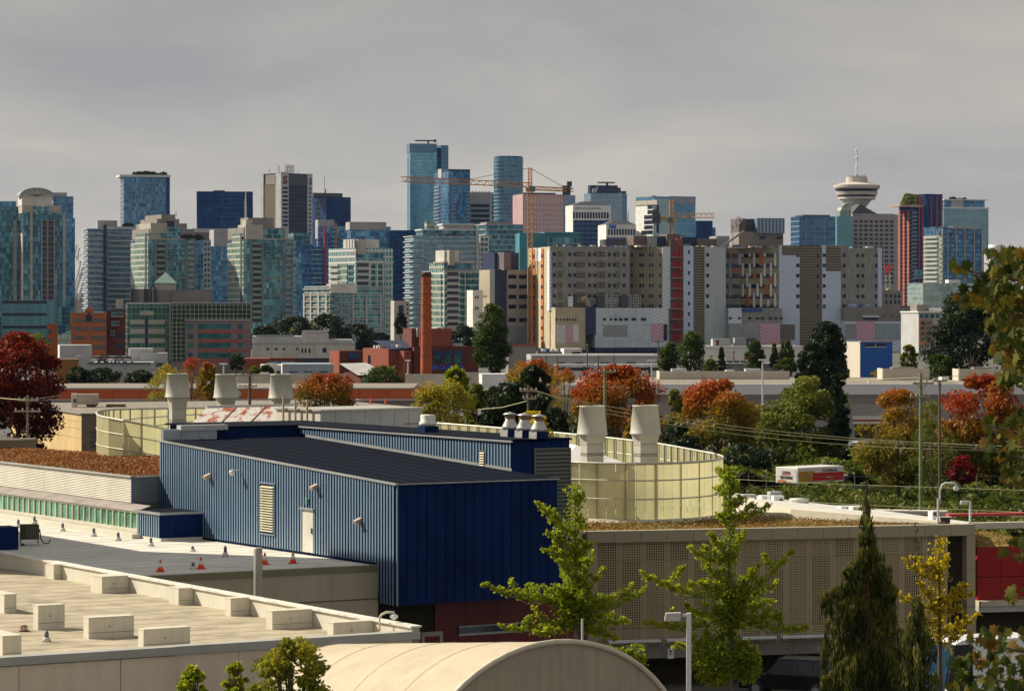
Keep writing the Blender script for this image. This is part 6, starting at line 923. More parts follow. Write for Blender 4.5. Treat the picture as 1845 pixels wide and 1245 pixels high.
c = W(1090, 826, 168); t = thing('inner_roof', 'white hipped roof inside the translucent oval', 'roof', (c.x, 168, 0)); part(MB().add([(-3, -2, 9.2), (2.4, -1, 9.2), (1.6, 6, 9.2), (-4, 6, 9.2), (-1.5, 2.5, 10.5), (-2, 5, 10.5)], [(0, 1, 4), (1, 2, 5, 4), (2, 3, 5), (3, 0, 4, 5), (3, 2, 1, 0)]), 'roof', pale_r, t); part(MB().box(-3, 2.2, -.5, 5.5, 7.5, 9.2), 'wall', concW, t)
# exhaust stacks
stackM = mat('stack_paint', (.43, .425, .385), .5, .05, sc=1.5, var=.06, streak=.4); stackD = mat('stack_shadow_gap', (.16, .15, .12), .7)
def stack(px, ytop, ybot_drum, ybase, wpx, D, lab):
    k = D / F; c = W(px, ytop, D); o = thing('exhaust_stack', lab, 'exhaust stack', (c.x, D, 0), R(20), 'cream exhaust stacks'); zt = c.z; zd = W(px, ybot_drum, D).z; zb = W(px, ybase, D).z; r1 = wpx / 2 * k; r0 = r1 * .82
    part(MB().lathe([(r1 * 1.03, zd), (r1 * 1.03, zd + .05), (r1 * .985, zd + .1), (r0, zt - .08), (r0 * 1.04, zt - .07), (r0 * 1.04, zt), (r0 * .92, zt), (r0 * .9, zt - .5)], 36), 'drum', stackM, o, True)
    w = r1 * .58; h2 = (zd - zb); part(MB().add([(-w, -w, zd - h2 * .3), (w, -w, zd - h2 * .3), (w, w, zd - h2 * .3), (-w, w, zd - h2 * .3), (-w * 1.22, -w * 1.22, zd), (w * 1.22, -w * 1.22, zd), (w * 1.22, w * 1.22, zd), (-w * 1.22, w * 1.22, zd)], [(0, 1, 5, 4), (1, 2, 6, 5), (2, 3, 7, 6), (3, 0, 4, 7), (4, 5, 6, 7)]), 'hood', stackM, o); part(MB().bbox(-w, w, -w, w, zb, zd - h2 * .3, .02), 'plenum', stackM, o)
    for f in (.32, .62, .68): z = zd - h2 * f; part(MB().box(-w - .03, w + .03, -w - .03, w + .03, z - .03, z), 'flange', stackD if f > .4 else stackM, o)
    part(MB().box(-w - .2, w + .2, -w - .2, w + .2, 6, zb), 'plinth', concL, o)
stack(320, 673, 716, 780, 45, 205, 'exhaust stack standing clear inside the curved yellow enclosure'); stack(407, 674, 717, 745, 45, 212, 'middle exhaust stack of the three behind the rusty roof'); stack(506, 674, 718, 745, 45, 216, 'exhaust stack of the three nearest the red bush')
stack(1067, 731, 783, 836, 55, 165, 'exhaust stack next to the blue end wall'); stack(1163, 730, 782, 838, 56, 163, 'exhaust stack farther from the blue hall, above the oval wall')
# rusty lean-to roof and white plant sheds
rust, tt, b = bsdf('rusty_white_roof'); g = nd(tt, 'ShaderNodeNewGeometry'); mp = nd(tt, 'ShaderNodeMapping'); mp.inputs['Rotation'].default_value = (0, 0, R(-31)); mp.inputs['Scale'].default_value = (1.9, .28, .28); tt.links.new(g.outputs['Position'], mp.inputs[0])
n1 = nd(tt, 'ShaderNodeTexNoise', i_Scale=.8, i_Detail=8.0, i_Roughness=.7); tt.links.new(mp.outputs[0], n1.inputs['Vector']); c1 = ramp(tt, n1.outputs[0], [(.50, (.50, .48, .47)), (.545, (.40, .26, .18)), (.565, (.26, .045, .012))]); tt.links.new(c1, b.inputs['Base Color']); b.inputs['Roughness'].default_value = .6
t = thing('plant_shed', 'white plant shed with a rust-streaked sloping roof behind the blue hall', 'shed', tuple(W(497, 765, 186))[:2] + (0,)); bp = Vector(t.location)
q = lambda px, py, D: tuple(W(px, py, D) - Vector((bp.x, bp.y, 0)))
part(MB().add([q(338, 770, 180), q(372, 735, 196), q(533, 731, 200), q(497, 770, 182)], [(0, 3, 2, 1)]), 'rusty_roof', rust, t); a = [q(338, 770, 180), q(372, 735, 196), q(533, 731, 200), q(497, 770, 182)]
part(MB().add([a[0], a[1], (a[0][0], a[0][1], 6), (a[1][0], a[1][1], 6)], [(0, 1, 3, 2)]), 'gable_wall', concW, t); part(MB().tube([a[1], a[2]], .16), 'ridge_cap', coping, t)
for f in (.33, .66): part(MB().tube([tuple(Vector(a[0]).lerp(Vector(a[3]), f) + Vector((0, 0, .02))), tuple(Vector(a[1]).lerp(Vector(a[2]), f) + Vector((0, 0, .02)))], .05), 'roof_seam', mat('rust_line', (.25, .12, .07), .8), t)
t = T('plant_shed', 'cream and grey panelled plant shed beside the rust-streaked roof', 178, 497, 577, 761, 741, 38); t.body(mat('panel_cream', (.60, .57, .50), .7, sc=.8, var=.06), z0=5); gp = mat('panel_grey_shed', (.36, .38, .40), .6, sc=.8, var=.07)
n = 7
for i in range(n): a_, b_ = 577 + (761 - 577) * i / n, 577 + (761 - 577) * (i + 1) / n; t.b('wall_panel', a_ + .3, b_ - .3, 741, 800, gp, -.06, .02)
t.b('roof_edge', 575, 762, 738, 741, coping, -.15, t.d); t.l('roof_edge', 497, 577, 738, 741, coping, .1, .3)
for px in (515, 537, 558): t.l('ladder_post', px, px + 1.5, 715 if px < 520 else 720, 770, mat('post_ochre', (.32, .28, .2), .6), .25, -.15)
t.b('vent_slot', 727, 758, 767, 768.5, joint, -.09, 0)
# ---------------------------------------------------------------- perforated screen building
t = T('screen_building', 'long beige building clad in perforated panels with a planted roof', 145, 1055, 1057, 1756, 957, 14.6, depth=26); s = F / 145; zc = t.z1
frameM = mat('screen_beige', (.36, .315, .22), .7, .1, sc=.5, var=.05)
pm, tt, b = bsdf('perforated_sheet'); tcn = nd(tt, 'ShaderNodeTexCoord'); sp_ = nd(tt, 'ShaderNodeSeparateXYZ'); tt.links.new(tcn.outputs['Object'], sp_.inputs[0]); oi = nd(tt, 'ShaderNodeObjectInfo'); pit = .118
u = mth(tt, 'SUBTRACT', mth(tt, 'FRACT', mth(tt, 'DIVIDE', sp_.outputs[0], pit)), .5); v = mth(tt, 'SUBTRACT', mth(tt, 'FRACT', mth(tt, 'DIVIDE', sp_.outputs[2], pit)), .5); dd = mth(tt, 'SQRT', mth(tt, 'ADD', mth(tt, 'MULTIPLY', u, u), mth(tt, 'MULTIPLY', v, v)))
edge = mth(tt, 'MULTIPLY', mth(tt, 'GREATER_THAN', sp_.outputs[0], .10), mth(tt, 'LESS_THAN', sp_.outputs[0], 1.10)); g = nd(tt, 'ShaderNodeNewGeometry'); nn = nd(tt, 'ShaderNodeTexNoise', i_Scale=.33, i_Detail=1.0); tt.links.new(g.outputs['Position'], nn.inputs['Vector']); rad = mth(tt, 'ADD', .27, mth(tt, 'MULTIPLY', mth(tt, 'GREATER_THAN', oi.outputs['Random'], .45), .06))
hole = mth(tt, 'MULTIPLY', mth(tt, 'LESS_THAN', dd, rad), edge); b.inputs['Base Color'].default_value = (.37, .305, .19, 1); b.inputs['Roughness'].default_value = .7; tb = nd(tt, 'ShaderNodeBsdfTransparent'); mx = nd(tt, 'ShaderNodeMixShader'); tt.links.new(hole, mx.inputs[0]); tt.links.new(b.outputs[0], mx.inputs[1]); tt.links.new(tb.outputs[0], mx.inputs[2]); tt.links.new(mx.outputs[0], tt.nodes['Material Output'].inputs[0])
part(MB().prism([(0, .5), (t.w, .5), (t.w, 1.6), (t.U(1560), 6), (t.U(1425), 12), (t.U(1318), 26), (0, 26)], 1.2, zc - .12), 'inner_wall', mat('void_brown', (.03, .024, .016), .9), t.o)
zt0 = t.Z(978); z1_ = t.Z(1012); z2_ = t.Z(1135); z3 = t.Z(1165); z4 = t.Z(1189); x0, x1 = t.U(1073), t.U(1712); pw = 1.2; n = int((x1 - x0) / pw)
for i in range(15): a_ = t.w / 15; part(MB().bbox(a_ * i + .006, a_ * (i + 1) - .006, -.12, .4, zt0, zc, .01), 'coping_panel', frameM, t.o)
for i in range(n):
    for za, zb_ in ((z1_, zt0), (z2_, z1_), (z3, z2_)): part(MB().box(0, pw - .015, -.01, .0, 0, zb_ - za - .015), 'perforated_panel', pm, t.o, loc=(x0 + i * pw, .1, za))
part(MB().box(0, t.U(1073) - .01, -.1, .45, z3, zt0 - .01), 'end_pier', frameM, t.o); part(MB().box(t.U(1740), t.w, -.1, 2, 0, zt0 - .01), 'end_pier', frameM, t.o); part(MB().box(t.U(1712), t.U(1740), 1.2, 1.5, 0, zt0), 'dark_recess', mat('void_brown'), t.o)
for y in (1040, 1080, 1110): part(MB().box(t.U(1740), t.w + .003, -.106, 1.9, t.Z(y + .8), t.Z(y)), 'pier_joint', joint, t.o)
for i in range(11): part(MB().box(x0 + (x1 - x0) * i / 11 + .01, x0 + (x1 - x0) * (i + 1) / 11 - .01, -.04, .4, z4, z3 - .02), 'base_panel', mat('base_beige', (.22, .21, .18), .8, sc=.6), t.o)
part(MB().box(0, t.w, 1.5, 3.5, 0, 1.19), 'ground_recess', mat('void_brown'), t.o)
for a_, b_ in ((1090, 1182), (1192, 1238), (1294, 1388), (1398, 1486)): part(MB().bbox(t.U(a_), t.U(b_), -.5, -.1, t.Z(1157) - .02, t.Z(1157) + .09, .02), 'light_shelf', mat('shelf_white', (.66, .66, .70), .5), t.o)
for a_ in (1184, 1190, 1391, 1396): part(MB().tube([(t.U(a_), -.2, t.Z(1157)), (t.U(a_), -.2, t.Z(1168))], .02), 'shelf_hanger', coping, t.o)
part(MB().box(t.U(1198), t.U(1209), -.1, -.05, t.Z(1190), t.Z(1172)), 'notice', white, t.o); part(MB().box(t.U(1201), t.U(1205), -.11, -.09, t.Z(1179), t.Z(1175)), 'notice_symbol', dgrey, t.o); part(MB().box(t.U(1200), t.U(1207), -.11, -.09, t.Z(1183), t.Z(1181.5)), 'notice_line', hred, t.o); part(MB().box(t.U(1474), t.U(1483), -.1, -.05, t.Z(1176), t.Z(1169)), 'notice', mat('notice_blue', (.3, .45, .75), .6), t.o)
ow = t; tw_ = lambda x, y, z: tuple(t.o.matrix_basis @ Vector((x, y, z)))
bed('planted_roof', 'orange and green sedum on the roof behind the beige coping', [tw_(.2, .5, 7.42), tw_(14.5, .5, 7.42), tw_(17.8, 1.3, 7.42), tw_(14.2, 5.5, 7.42), tw_(11, 11, 7.45), tw_(8, 24, 7.45), tw_(.2, 24, 7.45)], (.2, .1, .02), LM['sedumg'], 60, .14)
# angled white parapet with roof plant
t2 = thing('angled_parapet', 'bright white angled parapet wall crossing the planted roof', 'wall', (0, 0, 0)); A, B, C_ = G(1315, 905, 7.9), G(1432, 934, 7.42), G(1745, 945, 7.42); kw = [W(1318, 893, 176), W(1425, 917, 160), W(1560, 928, 156), W(1742, 944, 150.5)]
for i in range(3): p, q_ = kw[i], kw[i + 1]; d_ = (q_ - p); d_.z = 0; nv = Vector((-d_.y, d_.x, 0)).normalized() * .35; h0 = (.9, .95, .75, .35); part(MB().add([(p.x, p.y, p.z), (q_.x, q_.y, q_.z), (q_.x + nv.x, q_.y + nv.y, q_.z), (p.x + nv.x, p.y + nv.y, p.z), (p.x, p.y, p.z - 1.4), (q_.x, q_.y, q_.z - 1.2), (q_.x + nv.x, q_.y + nv.y, q_.z - 1.2), (p.x + nv.x, p.y + nv.y, p.z - 1.4)], [(0, 1, 2, 3), (4, 5, 1, 0), (6, 7, 3, 2), (5, 6, 2, 1), (7, 4, 0, 3)]), 'wall_run', (para, mat('parapet_cream', (.68, .62, .5), .8, sc=.8), mat('parapet_cream'))[i], t2)
t = thing('rear_roof', 'white membrane roof with small plant behind the angled parapet', 'roof', (0, 0, 0)); part(MB().add([tuple(W(1318, 893, 177)), tuple(W(1425, 917, 161)), tuple(W(1560, 928, 157)), tuple(W(1742, 944, 151)), tuple(W(1748, 940, 158)), tuple(W(1600, 921, 171)), tuple(W(1430, 902, 186)), tuple(W(1325, 888, 198))], [(0, 1, 2, 3, 4, 5, 6, 7)]), 'deck', mat('deck_white', (.58, .57, .54), .8, sc=.6), t)
for i, (px, py, wp, hp, m_) in enumerate(((1338, 905, 26, 14, concL), (1372, 907, 20, 14, white), (1394, 909, 20, 16, white), (1388, 894, 22, 8, greyP), (1515, 922, 20, 10, white), (1536, 922, 20, 10, white), (1680, 929, 7, 8, white))):
    c = W(px, py, 186 - (px - 1338) * .085); k = c.y / F; o = thing('roof_unit', ('grey duct cowl by the oval wall', 'white condenser behind the ginkgo tip', 'second white condenser with a round fan', 'small grey duct box above the white condensers', 'white condenser nearer the weeping tree', 'white condenser beside the weeping tree leader', 'small white roof hatch near the gooseneck lamp')[i], 'roof unit', (c.x, c.y, c.z - .35), R(12)); part(MB().bbox(0, wp * k, 0, .7, 0, hp * k + .35, .03), 'casing', m_, o)
    if m_ is white: part(MB().lathe([(.11, 0), (.1, .01)], 12), 'fan', joint, o); o.children[-1].rotation_euler = (R(90), 0, 0); o.children[-1].location = (wp * k * .7, -.005, hp * k * .6 + .3); part(MB().box(.08, .2, -.006, .01, .4, .55), 'badge', mat('badge_yellow', (.5, .45, .05), .6), o)
c = W(1440, 911, 180); o = thing('drum_vent', 'low white drum vent on the roof behind the angled parapet', 'vent', (c.x, c.y, c.z - .3)); part(MB().lathe([(.56, 0), (.56, .62), (.58, .64), (.58, .72), (.02, .76)], 24), 'drum', mat('drum_white'), o, True)
c = W(1602, 926, 172); o = thing('skylight_strip', 'row of pale flat skylights behind the angled parapet', 'skylight', (c.x, c.y, c.z), R(-12))
for i in range(4): part(MB().bbox(-.9 + 1.05 * i, .1 + 1.05 * i, 0, .8, 0, .22, .03), 'skylight', mat('skylight_cream', (.6, .58, .5), .5), o)
c = W(1703, 944, 151); o = thing('roof_tub', 'dark brown planter tub with a cream rim at the foot of the gooseneck lamp', 'planter', (c.x, c.y, c.z)); part(MB().lathe([(.22, 0), (.28, .33)], 4), 'tub', mat('tub_brown', (.07, .05, .03), .8), o); part(MB().box(-.3, .3, -.25, .25, .33, .37), 'rim', cream, o)
# red building at the edge
t = T('red_building', 'crimson panelled building with a yellow sedum roof at the picture edge', 152, 1757, 1760, 1900, 985, 14.6, depth=20); crim = mat('crimson_panel', (.30, .003, .006), .6, sc=.6, var=.06); part(MB().box(.05, t.w, .2, 20, 0, t.z1 - .1), 'core', mat('void_brown'), t.o)
for i in range(5): t.b('wall_panel', 1760 + 44 * i * .95, 1760 + 44 * (i + 1) * .95 - .5, 985, 1039, crim, -.05, .25); t.b('wall_panel', 1760 + 44 * i * .95, 1760 + 44 * (i + 1) * .95 - .5, 1040, 1080, crim, -.05, .25)
t.b('ledge', 1757, 1900, 1081, 1090, mat('ledge_dusty', (.5, .46, .36), .7), -.7, .3); t.b('ledge_face', 1757, 1900, 1090, 1101, coping, -.6, .3); tw_ = lambda x, y, z: tuple(t.o.matrix_basis @ Vector((x, y, z)))
bed('yellow_roof_bed', 'yellow sedum bed above the crimson panels', [tw_(0, 0, t.z1), tw_(t.w, 0, t.z1), tw_(t.w, 9, t.z1 + .1), tw_(0, 9, t.z1 + .1)], (.22, .16, .03), LM['sedumg'], 50, .12); t.b('roof_kerb', 1845, 2000, 966, 978, para, 9, 9.4); t.b('roof_red_pipe', 1878, 2050, 956, 962, mat('pipe_red', (.5, .07, .06), .6), 12, 12.5)
# ---------------------------------------------------------------- fabric canopy
fab = mat('canopy_fabric', (.50, .43, .32), .7, sc=.5, var=.10, spec=.2, streak=.4); fabE = mat('canopy_end', (.36, .31, .24), .8, sc=.8, var=.12, streak=.7); c0 = W(1000, 1156, 84); c1 = W(610, 1160, 92); o = thing('fabric_canopy', 'cream barrel-vaulted fabric canopy with a stained end wall', 'canopy', (c0.x, c0.y, 0)); ax = Vector((c1.x - c0.x, c1.y - c0.y, 0)); side = Vector((-ax.y, ax.x, 0)).normalized() * -1
def archp(f, th, grow=0.0):
    R0 = (4.9 - 1.5 * f) + grow; zt = c0.z + (c1.z - c0.z) * f ; base = ax * f
    return base + side * (R0 * math.sin(th)) + Vector((0, 0, zt + grow - R0 * .8 * (1 - math.cos(th))))
ths = [R(-80 + 160 * i / 24) for i in range(25)]; fs = [i / 16 for i in range(17)]; mb = MB(); vs = [tuple(archp(f, th)) for f in fs for th in ths]; mb.add(vs, [(i * 25 + j, i * 25 + j + 1, (i + 1) * 25 + j + 1, (i + 1) * 25 + j) for i in range(16) for j in range(24)]); part(mb, 'fabric', fab, o, True)
for f in (0, .25, .5, .75, 1): part(MB().tube([tuple(archp(f, th, .0)) for th in ths], .014 if f else .08, 6), 'arch_rib', mat('rib_cream', (.55, .5, .4), .6), o, True)
n = len(ths); part(MB().add([tuple(archp(.004, th, -.03)) for th in ths] + [tuple(archp(.004, th, -.03))[:2] + (3.0,) for th in ths], [(i, i + 1, n + i + 1, n + i) for i in range(n - 1)]), 'end_wall', fabE, o)
# ---------------------------------------------------------------- trees, far to near
FT = 'dark park trees below the condos'
for i, (px, yt, yb, w, m, lab) in enumerate(((478, 588, 632, 66, 'dark', 'dark park tree by the gridded office corner'), (528, 572, 628, 84, 'dark', 'broad dark park tree beneath the narrow-slotted condo'), (588, 566, 630, 88, 'dark', 'tallest dark park tree of the row below the condos'), (645, 584, 632, 84, 'dark', 'rounded dark park tree at the brick end of the row'), (545, 582, 622, 74, 'olive', 'olive-tinted park tree in front of the dark row'), (684, 600, 632, 40, 'dark', 'small dark park tree by the workshop roof'), (835, 588, 632, 54, 'dark', 'dark park tree behind the brewery roof'), (722, 562, 600, 22, 'dark', 'thin dark tree between the cream condos'))):
    tree('park_tree', lab, px, 1000 + 12 * i, yt, yb, w, LM[m], 2600, leaf=.75, group=FT, grad=.5)
tree('poplar_tree', 'dense upright dark green poplar beside the grey annexe', 885, 560, 548, 668, 58, LM['green'], 12000, 'column', leaf=.34, grad=.25, mixv=.2)
for px, yt, yb, w, D, m, lab in ((1207, 618, 668, 36, 560, 'green', 'shorter of the twin dark cypresses'), (1244, 597, 668, 46, 555, 'green', 'taller of the twin dark cypresses'), (1300, 626, 668, 18, 600, 'dark', 'thin pointed conifer before the white warehouse'), (1360, 613, 664, 30, 600, 'green', 'grey-green poplar before the warehouse door'), (1395, 620, 660, 18, 600, 'green', 'slim poplar second from the warehouse door'), (1416, 613, 660, 26, 600, 'green', 'slim poplar nearest the tall dark pine')): tree('cypress_tree', lab, px, D, yt, yb, w, LM[m], 4200, 'column' if w > 18 else 'cone', leaf=.3, grad=.3, group='upright trees before the hospital')
for px, yt, yb, w, D, m, lab in ((1062, 752, 845, 100, 288, 'dark', 'dark shrubs beneath the red-topped tree behind the stacks'), (1225, 765, 860, 90, 285, 'dark', 'dark shrubs between the oval wall and the rust-orange tree'), (1345, 800, 868, 110, 318, 'dark', 'dark shrubs in shade under the rust-orange tree'), (1000, 735, 820, 70, 262, 'dark', 'dark shrubs behind the golden sapling'), (1560, 800, 880, 80, 318, 'olive', 'olive shrubs by the white pickup'), (1715, 800, 885, 110, 300, 'olive', 'olive shrubs behind the wine-red maple'), (690, 735, 790, 90, 270, 'olive', 'olive shrubs behind the grey plant shed'), (1280, 648, 672, 26, 540, 'olive', 'small olive bush beside the taller cypress'), (1417, 646, 676, 42, 480, 'green', 'round green bush behind the screen end'), (1637, 622, 668, 34, 480, 'olive', 'small olive-green tree between the blue cube and the conifer'), (1692, 640, 690, 64, 465, 'green', 'leafy green bush at the foot of the big conifer'), (690, 660, 700, 78, 480, 'green', 'spreading green bush beside the brick shed'), (455, 660, 688, 28, 500, 'olive', 'small round olive tree before the white warehouse'), (479, 658, 686, 28, 500, 'green', 'small round green tree before the white warehouse'), (428, 640, 664, 30, 600, 'dark', 'dark round bush below the red-banded office'), (205, 640, 655, 60, 700, 'dark', 'low dark hedge on the brick office forecourt'), (185, 664, 694, 70, 470, 'dark', 'dark shrubs behind the short pale screen'), (255, 668, 696, 60, 470, 'dark', 'dark shrubs right of the short pale screen'), (140, 662, 694, 44, 470, 'dark', 'dark shrub at the mustard block corner')): tree('bush', lab, px, D, yt, yb, w, LM[m], 2200, leaf=.3, grad=.4, cat='bush', group='bushes of the middle distance')
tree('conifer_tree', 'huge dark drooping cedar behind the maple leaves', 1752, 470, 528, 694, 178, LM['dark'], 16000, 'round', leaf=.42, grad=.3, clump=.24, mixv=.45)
tree('pine_tree', 'tall dark pine with an upright double crown beside the hospital podium', 1492, 400, 580, 705, 62, LM['dark'], 10000, 'column', leaf=.36, grad=.3)
tree('pine_tree', 'brownish pine with ragged arms below the tall dark pine', 1462, 395, 618, 720, 70, LM['dark'], 6000, 'vase', leaf=.36, grad=.5)
tree('pine_tree', 'black-green conifer reaching down beside the olive tree', 1510, 330, 672, 840, 60, LM['dark'], 6000, 'cone', leaf=.36, grad=.3)
tree('small_tree', 'small russet tree at the foot of the blue cube', 1514, 480, 645, 690, 34, LM['red'], 1800, leaf=.25, grad=.4)
A_ = 'autumn trees along the street'
for px, D, yt, yb, w, m, n, gr, lab in (
 (34, 262, 600, 812, 176, 'deepred', 15000, .6, 'huge dark red tree at the picture edge'), (66, 300, 600, 668, 66, 'olive', 3000, .4, 'yellow-green treetop behind the dark red tree'),
 (300, 395, 655, 740, 76, 'yellow', 5000, .35, 'yellow-brown tree left of the stacks'), (345, 400, 644, 738, 62, 'red', 4500, .6, 'scarlet-topped tree behind the clear-standing stack'), (376, 392, 652, 738, 40, 'orange', 3000, .5, 'narrow orange tree between two stacks'),
 (585, 290, 674, 742, 116, 'red', 7000, .55, 'low spreading scarlet bush-tree beside the stacks'), (795, 262, 682, 790, 122, 'yellow', 8000, .35, 'yellow and rust tree above the blue roof'), (822, 270, 661, 715, 44, 'bright', 2200, .3, 'upright lime-green treetop rising from the yellow tree'),
 (860, 268, 690, 780, 50, 'olive', 2600, .4, 'small olive tree between the yellow tree and the dark pine'), (962, 335, 648, 745, 112, 'orange', 7000, .6, 'bright orange tree behind the dark pine'), (1018, 322, 662, 800, 74, 'orange', 5500, .6, 'tall orange tree beside the green wooden pole'),
 (1115, 302, 660, 815, 176, 'red', 14000, .72, 'large tree red above and green below, behind the stacks'), (1292, 352, 684, 850, 176, 'orange', 14000, .72, 'large rust-orange tree crossed by three wires'), (1456, 335, 680, 850, 170, 'olive', 14000, .45, 'large olive-green tree behind the rental truck'),
 (1618, 268, 702, 880, 150, 'orange', 10000, .55, 'orange and green tree at the green pole'), (1768, 300, 676, 880, 190, 'red', 15000, .65, 'large scarlet-topped tree behind the thin brown pole'), (1150, 262, 742, 830, 50, 'orange', 2600, .4, 'small bright orange tree showing between the two stacks'),
 (1216, 340, 694, 860, 36, 'olive', 2200, .4, 'thin green sapling left of the rust-orange tree'), (1680, 262, 720, 880, 80, 'olive', 5000, .4, 'green-yellow tree between the two poles')):
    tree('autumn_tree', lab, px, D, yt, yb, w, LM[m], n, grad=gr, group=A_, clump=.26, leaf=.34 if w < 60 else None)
tree('pine_tree', 'dark spreading pine before the orange trees', 925, 250, 690, 812, 120, LM['dark'], 9000, 'round', leaf=.3, grad=.35, clump=.30); tree('pine_tree', 'dark top of a leaning pine beside the bright orange tree', 965, 255, 658, 770, 66, LM['dark'], 5000, 'round', leaf=.3, grad=.3)
tree('small_maple', 'small wine-red maple on the ivy bank', 1733, 275, 822, 866, 56, LM['wine'], 2600, 'round', leaf=.2, grad=.4); tree('gold_sapling', 'golden sapling behind the mushroom vents', 962, 185, 744, 800, 62, LM['gold'], 1500, leaf=.2, grad=.3)
# ---------------------------------------------------------------- ivy bank
def bank(name, label, x0, x1, D0, D1, hf, m, n, leaf, soil=(.02, .025, .008)):
    nx, ny = 48, 24; mb = MB(); vs = []
    for j in range(ny + 1):
        D = D0 + (D1 - D0) * j / ny
        for i in range(nx + 1): px = x0 + (x1 - x0) * i / nx; X = (px - CX) / F * D; vs.append((X, D, max(.02, hf(px, D, X) - .25)))
    mb.add(vs, [(j * (nx + 1) + i, j * (nx + 1) + i + 1, (j + 1) * (nx + 1) + i + 1, (j + 1) * (nx + 1) + i) for j in range(ny) for i in range(nx)]); o = tag(link(name, mb.mesh(name, mat(name + '_soil', soil, .95, sc=.4, var=.4), True)), label, 'ground cover', kind='stuff')
    pxs = x0 + (x1 - x0) * rng.random(n); Ds = D0 + (D1 - D0) * rng.random(n); X = (pxs - CX) / F * Ds; z = np.array([hf(p, d, x) for p, d, x in zip(pxs, Ds, X)]); lump = .5 + .25 * np.sin(X * .9 + Ds * .33) + .25 * np.sin(X * .37 - Ds * .21 + 2)
    P = np.stack([X, Ds, z + rng.normal(0, .12, n)], 1); c = leaf_obj('ivy_leaves', P, leaf * (.6 + .8 * rng.random(n)), .55 * lump + .45 * rng.random(n), m, o, .5, 1.3); c['kind'] = 'stuff'; return o
hz = lambda px, D, X: 2.5 - (D - 215) * .0215 + .45 * math.sin(X * .55 + D * .11) * math.sin(D * .19) + .28 * math.sin(X * 1.3 + D * .4) + .2 * math.sin(X * 2.9 - D * .7)
bank('ivy_bank', 'dense ivy and shrubs covering the bank behind the white roof', 1290, 1900, 215, 297, hz, LM['ivy'], 70000, .36)
bank('meadow_strip', 'lighter yellow-green meadow strip along the fence at the back of the ivy', 1300, 1900, 312, 345, lambda px, D, X: 1.0 + .5 * math.sin(X * .6) + .3 * math.sin(X * 1.7 + D) + (D - 312) * .02, LM['olive'], 20000, .4)
# chain link fence posts on the bank
o = thing('mesh_fence', 'thin grey wire fence along the top of the ivy bank', 'fence', tuple(W(1340, 0, 282))[:2] + (0,)); bp = Vector(o.location); fg = mat('fence_grey', (.16, .16, .14), .6)
for px in (1320, 1349, 1381, 1540, 1590, 1640, 1688, 1760): a = W(px, 862, 284); part(MB().tube([(a.x - bp.x, a.y - bp.y, 1), (a.x - bp.x, a.y - bp.y, 2.9)], .035), 'post', fg, o)
for z in (1.7, 2.6): part(MB().tube([tuple(W(1300, 0, 284).xy - bp.xy) + (z,), tuple(W(1850, 0, 284).xy - bp.xy) + (z,)], .015, 4), 'wire', fg, o)
# ---------------------------------------------------------------- ginkgo trees, weeping cypress
def ginkgo(label, px, D, ytop, tips, m, dense=100, r0=.17, bm=barkL, mass=()):
    k = D / F; X = (px - CX) * k; o = thing('ginkgo_tree', label, 'tree', (X, D, 0)); zt = H - (ytop - HY) * k; mb = MB().tube([(0, 0, 0), (.04, 0, zt * .5), (0, 0, zt - .2)], [.13, .09, .02], 8); P = []; T_ = []
    def limb(a, b_, r, sag=.15):
        L = (b_ - a).length; mid = a.lerp(b_, .5) + Vector((0, 0, -sag * L)); mb.tube([a, mid, b_], [.035, .025, .008], 5); n = int(dense * L / .5); q = rng.random(n)
        pts = np.outer((1 - q) ** 2, a) + np.outer(2 * q * (1 - q), mid) + np.outer(q ** 2, b_); wob = r * (1.15 - .75 * q)[:, None]; pts += rng.normal(0, 1, (n, 3)) * wob * .6 + np.stack([np.zeros(n), np.zeros(n), .07 * np.sin(q * L * 14)], 1)
        P.append(pts); T_.append(.35 + .3 * rng.random(n) + .25 * q)
    for (y0, tx, ty) in tips:
        dy = random.uniform(-.8, .8); a = Vector((0, 0, H - (y0 - HY) * k)); b_ = Vector(((tx - px) * k, dy, H - (ty - HY) * k)); limb(a, b_, r0)
        for f in (.4, .65):                       # side spurs
            c = a.lerp(b_, f); d = Vector((random.uniform(-.35, .35), random.uniform(-.5, .5), random.uniform(.05, .4))) * (b_ - a).length * .5; limb(c, c + d, r0 * .75, .05)
    z0 = H - (max(y for y, _, _ in tips) - HY) * k; n = int(dense * 2.2 * (zt - z0)); q = rng.random(n); P.append(np.stack([rng.normal(0, .16, n), rng.normal(0, .16, n), z0 + (zt - z0) * q], 1)); T_.append(.2 + .5 * rng.random(n))
    for (mx_, my, rx, rz, n) in mass:
        d = rng.normal(size=(n, 3)); d /= np.linalg.norm(d, axis=1)[:, None]; d *= rng.random((n, 1)) ** .5; P.append(np.array([(mx_ - px) * k, 0, H - (my - HY) * k]) + d * np.array([rx * k, rx * k, rz * k])); T_.append(.1 + .6 * rng.random(n))
    P, T_ = np.concatenate(P), np.concatenate(T_); leaf_obj('crown', P, .075 + .05 * rng.random(len(P)), T_, m, o, .2, 1.15); part(mb, 'trunk', bm, o); return o
ginkgo('young green ginkgo with spiky arms before the blue hall', 1036, 112, 872, [(905, 1052, 888), (960, 966, 902), (930, 1056, 948), (990, 984, 955), (1005, 975, 985), (1000, 1066, 975), (1040, 1004, 1002), (1050, 1070, 998), (1075, 868, 1047), (1085, 930, 1062), (1070, 976, 1054), (1080, 1090, 1020), (1075, 1012, 1030), (1100, 1162, 1056), (1100, 1115, 1070), (1105, 1135, 1120), (1110, 1112, 1145), (1110, 900, 1132), (1120, 960, 1138), (1090, 1052, 1060), (1120, 1075, 1140)], LM['bright'], 105, mass=((1035, 1090, 45, 45, 1800),))
